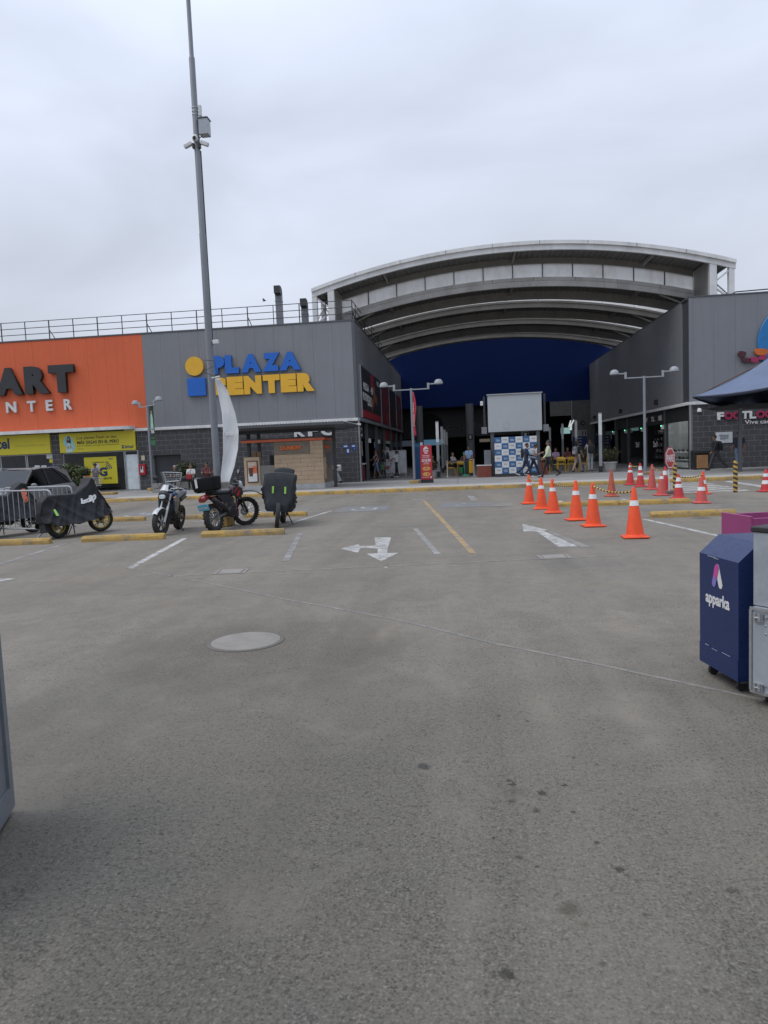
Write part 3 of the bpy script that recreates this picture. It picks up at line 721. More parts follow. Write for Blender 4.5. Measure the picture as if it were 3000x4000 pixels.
# side posters over the passage (left)
M_RED = mat('poster_red', (.30, .012, .02), .5); M_DRED = mat('poster_dark_red', (.10, .008, .012), .5); M_PBLK = mat('poster_black', (.012, .010, .012), .5); M_PTEAL = mat('poster_teal', (.03, .07, .10), .5)
mat('poster_dim_red', (.06, .012, .02), .5); M_CHIC = mat('poster_food', (.30, .10, .025), .5, var=.5, scale=9)
def side_poster(label, y0, y1, m, m2):
    r = thing('wall_poster', label, 'poster', (LX + .006, y0, 3.64))
    b = MB(); b.box(0, .05, .04, y1 - y0 - .04, 0, 2.8); b.build('panel', m, r)
    for ya_ in (0, y1 - y0 - .04): b = MB(); b.box(.0, .07, ya_, ya_ + .04, -.02, 2.84); b.build('frame_bar', M_ALU, r)
    f = MB(); L = y1 - y0; rn = random.Random(int(y0 * 10))
    for k in range(7):
        cy, cz, rr_ = L * rn.uniform(.45, .8), rn.uniform(.25, 1.9), rn.uniform(.18, .45)
        f.prism([(cy + rr_ * rn.uniform(.7, 1.1) * math.cos(a), cz + rr_ * rn.uniform(.7, 1.1) * math.sin(a)) for a in np.linspace(0, 2 * math.pi, 11, endpoint=False)], .002, 'yz', .05 + .002 * k)
    f.build('food_picture', m2, r, smooth=0); return r
p = side_poster('black poster with MEGA lettering nearest on the left passage wall', 38.6, 47.9, M_PBLK, M_CHIC)
for (s, a, c, z0, z1) in (('MEGA', .8, 3.2, 1.55, 1.98), ('FUTBO', .5, 2.9, .95, 1.4), ('LERO', 2.4, 4.4, .75, 1.35), ("49", 3.9, 5.2, 1.5, 1.98), ('KFC', 7.2, 8.4, 2.3, 2.6)):
    text('lettering', s, M_WHITE, p, a, c, z0, z1, -.052, .004, .05, rz=R(90))
b = MB(); b.box(.05, .054, 4.2, 5.6, 1.9, 2.75); b.box(.05, .0535, .1, 9.0, .02, .42); b.build('red_field', M_RED, p)
side_poster('dark red food poster second on the left passage wall', 48.0, 53.2, M_DRED, M_RED)
side_poster('black food poster third on the left passage wall', 53.3, 58.7, M_PBLK, M_DRED)
side_poster('red and teal poster deepest on the left passage wall', 58.8, 63.8, M_DRED, M_PTEAL)

# ground floor of the left passage side
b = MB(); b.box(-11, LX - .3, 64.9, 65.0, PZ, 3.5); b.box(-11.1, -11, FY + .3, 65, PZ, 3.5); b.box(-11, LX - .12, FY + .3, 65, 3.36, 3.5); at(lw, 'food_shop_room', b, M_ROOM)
for i, y in enumerate((41.0, 45.6, 50.2, 54.8, 59.6, 64.0)):
    b = MB(); b.box(LX - .20, LX - .02, y, y + .22, PZ, 3.385); at(lw, 'shop_column', b, M_GREYD)
b = MB(); b.box(LX - .75, LX - .25, 38.0, 40.9, PZ, 1.02); ct = at(lw, 'counter', b, mat('counter_red', (.20, .014, .02), .35, var=.4, scale=3))
b = MB(); b.box(LX - .85, LX - .16, 37.9, 40.98, 1.02, 1.10, 0, .01); at(lw, 'counter_top', b, M_WHITE)
b = MB(); b.box(LX - .34, LX - .30, 38.0, 40.6, 1.5, 2.35); mb_ = at(lw, 'menu_board', b, mat('menu_print', (.42, .36, .32), .5, var=.5, scale=6))
b = MB(); b.box(LX - .40, LX - .26, 37.85, 40.95, 2.5, 3.37); at(lw, 'shop_fascia', b, M_BLACK)
text('fascia_lettering', 'KFC', M_WHITE, lw, 38.3, 40.3, 2.62, 3.1, -.0, .02, .02, rz=R(90), origin=tuple(Vector((LX - .255, 0, 0)) - Vector(lw.location)))
for (y0, y1, m) in ((41.3, 45.5, M_BLACK), (45.9, 50.1, M_ROOM), (50.5, 54.7, M_RED), (55.1, 59.4, M_DRED)):
    b = MB(); b.box(LX - .35, LX - .22, y0, y1, 2.55, 3.36); at(lw, 'shop_fascia', b, m)
for (y0, y1) in ((45.9, 50.1), (55.1, 59.4), (59.9, 63.9)):
    b = MB(); b.box(LX - .30, LX - .28, y0, y1, PZ, 2.5); at(lw, 'shop_pane', b, GLASS_D)
text('fascia_lettering', 'chicken', M_WHITE, lw, 51.0, 54.2, 1.75, 2.15, -.0, .02, .02, rz=R(90), origin=tuple(Vector((LX - .2, 0, 0)) - Vector(lw.location)))
b = MB(); b.box(LX - .2, LX - .1, 51.5, 54.3, 2.30, 2.5); at(lw, 'lit_sign', b, mat('green_white_sign', (.30, .45, .36), .5))
for y in (41.15, 45.75):
    b = MB(); b.box(LX - .02, LX + .12, y, y + .14, 2.25, 2.5, 0, .01); at(lw, 'emergency_lamp', b, M_WHITE)
b = MB(); b.box(LX - .1, LX + .12, FY - .2, FY - .05, 3.14, 3.24); at(lw, 'wall_camera', b, M_WHITE)

# ---------------------------------------------------------------- right wing
RX = 11.35
rw = thing('shopping_centre_wing', 'right shopping wing with grey panels, block base and shoe shop', 'building', (16, FY, 0))
b = MB(); b.box(RX + .05, 40, FY + .002, 65.9, 3.54, 8.6); at(rw, 'upper_core', b, M_JOINT)
panels(rw, RX + .16, RX + .16 + 1.02 * 14, 14, 3.56, 8.66, FY, M_GREYP)
b = MB(); b.box(RX, RX + .16, FY - .06, FY + .02, 3.56, 8.66); at(rw, 'corner_trim', b, M_GREYP)
b = MB(); b.box(RX - .01, RX + .05, FY + .02, FY + .95, 3.56, 8.62); at(rw, 'corner_strip', b, mat('strip_dark', (.05, .055, .062), .5))
panels_side(rw, FY + .97, 65, 12, 3.56, 8.60, RX + .05, M_GREYP, .13, -1)
b = MB(); b.box(RX, 40, FY - .08, FY + .12, 8.665, 8.73); b.box(RX - .08, RX + .12, FY + .12, 65.1, 8.605, 8.68); at(rw, 'parapet_cap', b, M_GREYD)
for i in range(7): place(rw, 'drip_band', d, (RX - .02 + i * 2.6, FY, 3.385))
b = MB(); b.box(RX - .12, RX + .02, FY, 65.1, 3.385, 3.54); at(rw, 'side_drip_band', b, M_TRIM)
b = MB(); b.box(RX + .12, 40, FY - .018, FY + .3, PZ, 3.385); at(rw, 'mortar_bed', b, M_MORTAR)
block_run(rw, RX + .14, RX + .14 + BL_W * 14, FY)
b = MB(); b.bar((RX + .03, FY - .03, PZ), (RX + .03, FY - .03, 3.38), .09); at(rw, 'corner_post', b, M_ALU)
# shoe shop along the passage
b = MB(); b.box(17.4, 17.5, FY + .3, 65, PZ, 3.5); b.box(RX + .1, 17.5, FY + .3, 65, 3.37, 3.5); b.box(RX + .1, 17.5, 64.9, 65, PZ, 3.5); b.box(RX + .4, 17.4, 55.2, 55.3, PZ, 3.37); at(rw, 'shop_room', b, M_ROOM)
for y in (42.0, 46.6, 51.2, 55.2, 60.0, 64.5):
    b = MB(); b.box(RX + .02, RX + .22, y, y + .22, PZ, 3.385); at(rw, 'shop_column', b, M_GREYD)
b = MB(); b.box(RX + .06, RX + .16, FY + .1, 55.2, 2.62, 3.385); at(rw, 'shop_fascia', b, M_BLACK)
for (y0, y1, g_) in ((38.0, 41.95, GLASS), (46.85, 51.15, GLASS), (55.45, 59.95, GLASS_D), (60.3, 64.4, GLASS_D)):
    f = MB(); f.box(RX + .10, RX + .15, y0, y0 + .05, PZ, 2.62); f.box(RX + .10, RX + .15, y1 - .05, y1, PZ, 2.62); f.box(RX + .10, RX + .15, y0 + .05, y1 - .05, PZ, PZ + .06); fr = at(rw, 'shop_window', f, M_DARK)
    p = MB(); p.box(RX + .12, RX + .128, y0 + .05, y1 - .05, PZ + .06, 2.62); p.build('pane', g_, fr)
yy_ = -46.2
for ch in 'FOOTLOOSE':
    text('fascia_letter', ch, MATS['poster_dim_red'] if ch == 'O' else M_WHITE, rw, yy_, yy_ + .33, 2.84, 3.12, 0, .02, .03, rz=R(-90), origin=tuple(Vector((RX + .055, 0, 0)) - Vector(rw.location))); yy_ += .40
# display window: pale back wall, shelves of shoes
b = MB(); b.box(13.2, 13.25, 37.85, 42.0, PZ, 3.2); b.box(RX + .2, 13.2, 41.9, 41.95, PZ, 3.2); at(rw, 'display_back', b, M_ROOML)
b = MB(); b.box(11.9, 12.9, 38.2, 41.6, 3.10, 3.14); at(rw, 'display_lamp', b, emis('shop_lamp', (.95, .97, 1.0), 2.5))
for yy_ in (44.0, 48.6, 53.0): b = MB(); b.box(12.2, 14.4, yy_, yy_ + .15, 3.2, 3.24); at(rw, 'ceiling_lamp', b, emis('tube_lamp', (.95, .97, 1.0), 2.5))
for z in (.62, 1.02): b = MB(); b.box(RX + .25, 12.4, 38.1, 41.6, z - .04, z); at(rw, 'display_shelf', b, M_WHITE)
b = MB(); b.box(RX + .25, 12.4, 38.1, 41.6, PZ + .02, .46); at(rw, 'display_plinth', b, M_WHITE)
shoe = MB(); shoe.ell((0, 0, .05), (.05, .14, .045), 10, 6); shoe.ell((0, .06, .085), (.042, .07, .05), 10, 6); SHOE = shoe.mesh('shoe', mat('shoe_black', (.02, .02, .022), .5))
for z in (.62, 1.02):
    for k in range(9):
        o = place(rw, 'display_shoe', SHOE, (11.75 + .12 * (k % 2), 38.4 + k * .37, z)); o.rotation_euler = (0, 0, random.uniform(-.6, .6))
b = MB(); b.box(13.15, 13.19, 38.6, 40.0, 1.2, 2.5); at(rw, 'display_poster', b, mat('grey_poster', (.08, .085, .11), .5, var=.7, scale=5))
# racks deeper inside
for (y0, y1) in ((42.5, 46.3), (46.9, 51.0)):
    b = MB(); b.box(13.4, 13.45, y0, y1, PZ, 2.5); at(rw, 'rack_back', b, M_ROOM)
    for z in (.5, .9, 1.3, 1.7, 2.1):
        b = MB(); b.box(13.05, 13.4, y0, y1, z, z + .03); at(rw, 'rack_shelf', b, M_STEEL)
        bx = MB(); rn = random.Random(int(y0 * 7 + z * 10)); y = y0 + .05
        while y < y1 - .3:
            w_ = rn.uniform(.12, .3); h_ = rn.uniform(.08, .24); bx.box(13.1, 13.35, y, y + w_, z + .03, z + .03 + h_, rn.randrange(5)); y += w_ + rn.uniform(.02, .12)
        at(rw, 'shoe_stock', bx, [MATS['shoe_black'], M_WHITE, mat('stock_brown', (.10, .06, .035), .6), M_STEEL, mat('stock_red', (.14, .02, .02), .6)])
for y in (43.9, 48.3): text('window_lettering', '2x1', M_TRIM, rw, -(y + .9), -y, 1.30, 1.66, 0, .006, .03, rz=R(-90), origin=tuple(Vector((RX + .095, 0, 0)) - Vector(rw.location)))
for i, y in enumerate((42.05, 46.65, 51.25, 55.3)):
    b = MB(); b.box(RX - .13, RX + .01, y, y + .2, 2.3, 2.55, 0, .01); l_ = at(rw, 'emergency_lamp', b, M_WHITE)
    q = MB(); q.ell((RX - .14, y + .1, 2.5), (.03, .03, .03), 8, 6); q.build('green_indicator', emis('green_led', (.1, 1, .45), 3), l_)
for y in (43.0, 52.4, 62.5):
    b = MB(); b.box(RX - .25, RX - .05, y, y + .25, 3.75, 4.05, 0, .02); at(rw, 'wall_floodlight', b, M_BLACK)
b = MB(); b.box(RX + .25, RX + .29, 42.4, 43.1, .95, 1.85, 0, .01); at(rw, 'door_notices', b, mat('door_notice_print', (.22, .25, .30), .5, var=.8, scale=7))
b = MB(); b.box(RX + .6, RX + .65, 42.5, 44.4, 1.6, 2.5); at(rw, 'warm_sign', b, mat('warm_wood_sign', (.26, .15, .05), .5, var=.4, scale=6))
# fascia sign of the shoe shop
M_PINK = mat('letter_magenta', (.30, .02, .065), .4)
fs = thing('shop_sign', 'white and crimson shop lettering on the right block wall', 'sign', (14.5, FY - .03, 2.2))
xx = 12.67
for (ch, x0, x1, c) in (('F', 12.66, 12.98, M_WHITE), ('O', 12.99, 13.40, M_PINK), ('O', 13.39, 13.80, M_PINK), ('T', 13.82, 14.16, M_WHITE), ('L', 14.19, 14.50, M_WHITE), ('O', 14.50, 14.92, M_PINK), ('O', 14.90, 15.32, M_PINK), ('S', 15.36, 15.68, M_WHITE), ('E', 15.75, 16.05, M_WHITE)):
    text('letter', ch, [c, M_TRIM if c is M_WHITE else M_PINK], fs, x0 - 14.5, x1 - 14.5, .37, .75, -.02, .08, .05)
text('lettering', 'Vive cada paso', M_WHITE, fs, 13.98 - 14.5, 16.1 - 14.5, .04, .30, -.02, .03, .015)
lg = thing('mall_emblem', 'big blue disc emblem with magenta and orange petals on grey wall', 'emblem', (16.4, FP, 5.5))
b = MB(); b.lathe([(0, -.17), (1.83, -.17), (1.85, -.15), (1.85, -.04), (0, -.04)], 48, (0, 0, .75), 'y'); b.build('disc', [mat('emblem_blue', (.012, .17, .42), .4)], lg)
M_MAG = mat('petal_magenta', (.30, .02, .08), .4); M_MAR = mat('petal_maroon', (.07, .012, .02), .45); M_ORP = mat('petal_orange', (.55, .13, .012), .4)
def petal(x, z, w, h, a, m, yy=-.2):
    b = MB(); pts = [(-.5, .1), (-.35, .5), (.2, .5), (.5, .3), (.5, -.1), (.35, -.5), (-.2, -.5), (-.42, -.25)]
    ca, sa = math.cos(a), math.sin(a)
    b.prism([(x + (p[0] * w * ca - p[1] * h * sa), z + (p[0] * w * sa + p[1] * h * ca)) for p in pts], .12, 'xz', yy); b.build('petal', m, lg)
for (x, z, w, h, a, m) in ((-2.60, .24, .36, .28, -.15, M_MAR), (-2.42, -.06, .42, .22, -.2, M_MAR), (-2.05, -.06, .45, .26, -.1, M_MAG), (-1.65, .02, .40, .22, .15, M_MAG), (-1.72, .30, .62, .32, -.05, M_ORP), (-1.15, .10, .5, .3, .2, M_ORP), (-.5, .05, .5, .3, 0, M_MAG), (.2, .1, .5, .3, .2, M_MAR)):
    petal(x, z, w, h, a, m)
r = thing('mall_map', 'white plan of the mall framed on the right block wall', 'map', (13.0, FY - .031, 1.42))
b = MB(); b.box(-.40, .40, -.03, 0, 0, .54); b.build('panel', mat('map_white', (.50, .52, .53), .4), r)
b = MB(); b.prism([(-.2, .16), (.18, .18), (.24, .40), (-.22, .42), (-.26, .34), (-.18, .33)], .003, 'xz', -.033); b.build('plan_print', mat('map_grey', (.22, .24, .25), .5, var=.4, scale=12), r)
r = thing('dome_camera', 'white dome security camera at the right wing corner', 'camera', (11.75, FY - .03, 3.0))
b = MB(); b.tube((0, 0, .16), (0, -.25, .16), .025); b.build('arm', M_WHITE, r); b = MB(); b.lathe([(0, .20), (.07, .19), (.10, .12), (.11, .02), (.10, 0)], 14, (0, -.25, 0)); b.build('housing', M_WHITE, r)
b = MB(); b.ell((0, -.25, 0), (.08, .08, .09), 12, 8); b.build('dome', M_BLACK, r)

# ---------------------------------------------------------------- the cinema hall behind
hl = thing('cinema_building', 'dark blue cinema block closing the end of the passage', 'building', (3, 66, 0))
M_BLUEW = mat('cinema_blue', (.003, .018, .105), .6, spec=.15, var=.1, scale=.3)
b = MB(); b.box(-9.5, 15.5, 66, 66.4, 5.6, 13.5); at(hl, 'blue_wall', b, M_BLUEW)
b = MB(); b.box(-10, 15, 80, 80.2, 0, 6); b.box(-10, -9.8, 66, 80, 0, 6); b.box(14.8, 15, 66, 80, 0, 6); b.box(-10, 15, 66.4, 80, 5.62, 5.8); at(hl, 'hall_room', b, M_ROOM)
b = MB(); b.box(-9.5, 7.0, 71.0, 71.2, 2.9, 5.6); at(hl, 'fascia_wall', b, mat('cinema_fascia', (.05, .052, .06), .4))
text('fascia_lettering', 'cineplanet', mat('dim_letter', (.16, .16, .17), .5), hl, -1.6 - 3, 3.6 - 3, 3.4, 4.3, 4.98, .06, .02)
b = MB(); b.lathe([(0, -.06), (1.3, -.06), (1.3, 0), (0, 0)], 32, (-3.2, 71.0, 4.0), 'y'); at(hl, 'round_emblem', b, M_BLACK)
for x in (-3.9, .66, 5.5):
    b = MB(); b.lathe([(.36, PZ), (.36, 2.4), (.353, 2.41), (.36, 2.42), (.36, 4.3), (.353, 4.31), (.36, 4.32), (.36, 5.7)], 24, (x, 64.6, 0)); c_ = at(hl, 'round_column', b, M_STEEL)
    if x > 0:
        q = MB(); q.box(x - .2, x + .2, 64.18, 64.2, 2.5, 2.95); q.build('sign_plate', M_BLACK, c_)
        text('plate_lettering', 'S', M_WHITE, c_, x - .1, x + .1, 2.58, 2.87, 64.179, .004, .05)
b = MB(); b.box(7.9, 9.8, 65.9, 66.3, 4.3, 5.6); at(hl, 'grey_lintel', b, mat('lintel_grey', (.16, .16, .158), .7))
b = MB(); b.box(9.8, 14.8, 65.8, 66.3, PZ, 5.6); at(hl, 'grey_wall', b, mat('hall_wall_grey', (.115, .118, .118), .7))
b = MB(); b.box(9.74, 9.80, 65.74, 65.8, 2.0, 5.6); at(hl, 'wall_trim', b, M_ALU)
for (x0, x1, z0, z1, m, s) in ((-3.9, -1.9, 2.2, 2.75, (.10, .22, .34), .5), (-6.5, -4.2, 2.2, 2.75, (.08, .1, .14), .3), (1.6, 2.6, 2.3, 2.6, (.3, .25, .2), .25), (3.0, 4.4, 2.3, 2.6, (.2, .2, .25), .2)):
    b = MB(); b.box(x0, x1, 70.5, 70.6, z0, z1); at(hl, 'menu_screen', b, emis('screen_%d' % int(x0 * 10), m, s))
r = thing('hanging_sign', 'small lit white Y-shaped sign hanging in the dark passage', 'sign', (9.0, 62, 2.7))
b = MB(); b.bar((-.05, 0, .45), (.12, 0, 1.02), .10); b.bar((.38, 0, 1.05), (.14, 0, .62), .10); b.bar((.12, 0, .2), (.14, 0, .65), .12); b.build('letter', emis('lit_white', (.8, .85, .85), .6), r)
b = MB(); b.box(-.72, .05, -.03, .03, -.08, .42); b.build('panel', emis('lit_mint', (.36, .58, .56), .5), r)
r = thing('directory_sign', 'blue and white wall directory sign numbered 11 deep in passage', 'sign', (10.9, 65.77, 1.5))
b = MB(); b.box(-1.05, .15, -.03, 0, 0, 1.45); b.build('panel', mat('dir_blue', (.012, .035, .15), .5), r); b = MB(); b.box(-1.05, .15, -.034, -.03, .9, 1.45); b.build('header', mat('dir_grey', (.3, .31, .32), .5), r)
text('lettering', '11', M_INK, r, -.25, .08, .98, 1.36, -.035, .004, .05)
b = MB()
for k in range(3): b.box(-.9, -.3, -.034, -.031, .68 - k * .25, .74 - k * .25)
b.build('small_print', M_WHITE, r)
r = thing('arrow_sign', 'small round black arrow sign on grey hall wall', 'sign', (10.7, 65.77, 3.55))
b = MB(); b.lathe([(0, -.04), (.2, -.04), (.2, 0), (0, 0)], 20, (0, 0, 0), 'y'); b.build('plate', M_BLACK, r); b = MB(); b.bar((-.1, -.045, 0), (.1, -.045, 0), .04, .01); b.bar((.1, -.046, 0), (0, -.046, .1), .04, .01); b.bar((.1, -.046, 0), (0, -.046, -.1), .04, .01); b.build('arrow', M_WHITE, r)

# ---------------------------------------------------------------- the vaulted roof
cn = thing('vaulted_canopy', 'great stepped steel barrel-vault canopy over the passage', 'canopy', (3.05, 38.5, 8.65))
ACX, ARAD = 3.05, 36.8
def az(x, apex): return apex - (ARAD - math.sqrt(ARAD ** 2 - (x - ACX) ** 2))
M_FASC = mat('canopy_fascia', (.70, .70, .69), .5, var=.12, scale=1.2, dirt=.35)
M_BEAM = mat('canopy_beam', (.28, .268, .248), .55, var=.15, scale=1.2, dirt=.35)
M_DECK = mat('deck_sheet', (.13, .122, .112), .5, var=.15, scale=1.5, dirt=.25)
def poly_sheet(nm='polycarbonate', k_=1.0):
    t = NT(nm); w = t.wpos()
    n = t.noise(1.2, 5, .65, t.scalevec(w, (1, 1, .4))); n2 = t.noise(.35, 3, .6, w)
    c = t.mix(t.ramp(n, .45, .75, 0, .6), (.74, .73, .70), (.42, .38, .32)); c = t.mix(t.ramp(n2, .45, .7, 0, .4), c, (.5, .47, .42)); c = t.mix(1 - k_, c, (.10, .095, .088))
    a = t.n('ShaderNodeBsdfTranslucent'); bb = t.n('ShaderNodeBsdfDiffuse'); t.set(a.inputs[0], c); t.set(bb.inputs[0], c)
    mx = t.n('ShaderNodeMixShader'); mx.inputs[0].default_value = .22; t.t.links.new(a.outputs[0], mx.inputs[1]); t.t.links.new(bb.outputs[0], mx.inputs[2]); t.t.links.new(mx.outputs[0], t.o.inputs[0])
    return t.m
M_POLY = poly_sheet(); M_POLYD = poly_sheet('dirty_polycarbonate', .6)
def arch_beam(x0, x1, apex, zt, zb, y0, y1, n=28):
    """box beam following the arch between heights apex+zt and apex+zb"""
    b = MB(); vs = []; fs = []
    for i in range(n + 1):
        x = x0 + (x1 - x0) * i / n; z = az(x, apex)
        vs += [(x, y0, z + zb), (x, y1, z + zb), (x, y1, z + zt), (x, y0, z + zt)]
    for i in range(n):
        for k in range(4): fs.append((i * 4 + k, i * 4 + (k + 1) % 4, i * 4 + 4 + (k + 1) % 4, i * 4 + 4 + k))
    fs += [(3, 2, 1, 0), (n * 4, n * 4 + 1, n * 4 + 2, n * 4 + 3)]
    b.add(vs, [f[::-1] for f in fs]); return b
def corrugated(x0, x1, apex, dz, y0, y1, pitch=.30, amp=.045, th=.02):
    b = MB(); n = int((x1 - x0) / pitch); prof = []
    for i in range(n):
        xa = x0 + i * pitch
        for (dx, h) in ((0, 0), (.30 * pitch, 0), (.42 * pitch, 1), (.85 * pitch, 1), (.97 * pitch, 0)): prof.append((xa + dx, h * amp))
    vs = []; fs = []
    for (x, h) in prof:
        z = az(x, apex) + dz + h; vs += [(x, y0, z), (x, y1, z), (x, y1, z + th), (x, y0, z + th)]
    for i in range(len(prof) - 1):
        for k in (0, 2): fs.append((i * 4 + k, i * 4 + 4 + k, i * 4 + 4 + (k + 1) % 4, i * 4 + (k + 1) % 4))
    b.add(vs, fs); return b
def whole_bay(k, apex, y0, y1, x0, x1, fas, front_mat):
    f = arch_beam(x0, x1, apex, 0, -fas, y0, y0 + .16); p = at(cn, 'front_fascia', f, front_mat)
    g_ = arch_beam(x0, x1, apex, .03, -.15, y0 - .10, y0 - .003); g_.build('gutter_lip', front_mat, p)
    for i in range(1, 9):      # joints of the fascia lengths
        x = x0 + (x1 - x0) * i / 9; z = az(x, apex); q = MB(); q.box(x - .012, x + .012, y0 - .115, y0 - .10, z - .16, z + .035); q.build('joint_cover', M_BEAM, p)
    at(cn, 'soffit_sheet', corrugated(x0, x1, apex, -.16, y0 + .16, y1 - .16), M_DECK)
    at(cn, 'back_beam', arch_beam(x0, x1, apex, -.02, -fas - (.03 if k == 0 else (.0 if y1 - y0 < 1.5 else .17)), y1 - .16, y1), M_BEAM)
    at(cn, 'roof_deck', arch_beam(x0, x1, apex, .0, -.06, y0 + .165, y1 - .165), M_DECK)
    for x in (ACX - 7, ACX, ACX + 7):   # purlin ribs under the sheet
        z = az(x, apex); q = MB(); q.box(x - .05, x + .05, y0 + .16, y1 - .16, z - .36, z - .17); at(cn, 'cross_rib', q, M_BEAM)
whole_bay(0, 12.22, 38.5, 41.3, -7.85, 13.95, .42, M_FASC)
x0_, x1_ = -6.55, 12.65
bays = [(41.3, 44.1), (47.3, 50.1), (53.3, 56.1), (59.3, 60.2)]
for k, (a, c) in enumerate(bays): whole_bay(k + 1, 11.02, a + .01, c, x0_ - .6, x1_ + .6, .44, M_FASC if k == 0 else M_BEAM)
# clerestory panels between the raised front bay and the rest
n = 12
for i in range(n):
    xa, xb = -6.75 + 19.6 * i / n, -6.75 + 19.6 * (i + 1) / n
    b = MB()
    def cf(u, v, xa=xa, xb=xb): x = xa + .02 + (xb - xa - .04) * u; return (x, 41.22, az(x, 11.04) + v * (1.22 - .44 + .02))
    b.grid(cf, 4, 2); at(cn, 'clerestory_panel', b, M_POLY)
    q = MB(); z = az(xb, 11.04); q.box(xb - .02, xb + .02, 41.16, 41.26, z, z + .78); at(cn, 'mullion', q, M_DARK)
for k in range(len(bays)):
    ya, yb = bays[k][1], (bays[k + 1][0] if k + 1 < len(bays) else 65.95)
    for i in range(10):
        xa, xb = -6.9 + 19.9 * i / 10, -6.9 + 19.9 * (i + 1) / 10; b = MB()
        def sf(u, v, xa=xa, xb=xb, ya=ya, yb=yb): x = xa + .03 + (xb - xa - .06) * u; return (x, ya + (yb - ya) * v, az(x, 11.02) - .03 + (.78 if yb > 65 else 0))
        b.grid(sf, 3, 1); at(cn, 'skylight_sheet', b, M_POLYD)
# end frames of the raised bay and short posts under the rest
for sgn, xo, xi in ((-1, -7.73, -6.82), (1, 13.77, 12.87)):
    for x, w in ((xo, .26), (xi, .34)):
        zt = az(x, 12.22) - .2
        b = MB(); b.box(x - w / 2, x + w / 2, 38.52, 38.80, 8.55, zt); at(cn, 'end_post', b, M_FASC)
        b = MB(); b.box(x - w / 2, x + w / 2, 41.0, 41.28, 8.55, zt); at(cn, 'end_post', b, M_FASC)
    b = MB(); b.box(xi - .06 + sgn * -.12, xi + .06 + sgn * -.12, 38.82, 40.98, 8.55, az(xi, 12.22) - .19); at(cn, 'end_cladding', b, M_BEAM)
    b = MB(); b.bar((xo, 38.66, 10.2), (xi, 38.66, 9.5), .08); b.bar((xo, 38.66, 8.7), (xi, 38.66, 9.4), .08); b.bar((xo, 41.1, 10.2), (xi, 41.1, 9.0), .06); b.bar((xo, 38.66, 8.8), (xo, 41.1, 10.1), .06); at(cn, 'brace', b, M_TRIM)
    for k, (a, c) in enumerate(bays):
        for y in (a + .1, c - .1):
            x = -6.5 if sgn < 0 else 12.6; b = MB(); b.box(x - .1, x + .1, y - .09, y + .09, 8.55, az(x, 11.02) - .40); at(cn, 'short_post', b, M_BEAM)
        x = -6.5 if sgn < 0 else 12.6; xq = x - sgn * 1.6
        b = MB(); b.bar((x, a + .3, 9.0), (xq, a + .3, az(xq, 11.02) - .42), .09); at(cn, 'knee_brace', b, M_BEAM)
b = MB(); b.path([(13.6, 38.6, 8.8), (13.9, 38.4, 8.98), (15.5, 38.3, 9.0), (18, 38.3, 9.02)], .03); at(rw, 'roof_cable', b, M_BLACK)
# ================================================================== OBJECTS ON THE GROUND
M_CONCY = M_KERB
# ---- wheel stops
ws = MB(); L2 = .88
prof = [(-.085, 0), (-.085, .07), (-.05, .125), (.05, .125), (.085, .07), (.085, 0)]
vs = []; fs = []; rw_ = random.Random(3)
for i in range(9):
    x = (-L2, -L2 + .025, -.6, -.3, 0, .3, .6, L2 - .025, L2)[i]; e = .012 if i in (0, 8) else 0
    for (y, z) in prof: vs.append((x, y * (1 - e * 4) + rw_.uniform(-.003, .003), z - (e * 1.2 if z > .1 else 0) + (rw_.uniform(-.004, .003) if z > 0 else 0)))
for i in range(8):
    for k in range(5): a = i * 6 + k; fs.append((a, a + 1, a + 7, a + 6))
fs += [tuple(range(5, -1, -1)), tuple(range(48, 54))]; ws.add(vs, fs)
WS = ws.mesh('wheel_stop', M_KERB, 35)
for (x, y, a, lb) in ((-9.66, 14.05, 4, 'yellow wheel stop before the crowd barrier at left edge'), (-7.24, 14.30, 5, 'yellow wheel stop with a chipped end before the white motorcycle'), (-4.70, 14.55, 5, 'yellow wheel stop before the dirt bike and grey covered bike'),
        (-9.9, 19.2, -3, 'far yellow wheel stop just behind the black covered bike front wheel'), (-7.35, 19.1, -2, 'far yellow wheel stop half hidden by the white motorcycle'), (-5.2, 19.05, -1, 'far yellow wheel stop seen behind the dirt bike front wheel'),
        (3.13, 19.25, -3, 'yellow wheel stop behind the row of bright cones'), (4.9, 19.15, -2, 'yellow wheel stop behind the PARE cones'), (4.82, 15.75, 2, 'yellow wheel stop nearest the blue cabinet on the right')):
    o = link('wheel_stop', WS, None, (x, y, 0), (0, 0, R(a))); tag(o, lb, 'wheel stop', 'yellow concrete wheel stops')
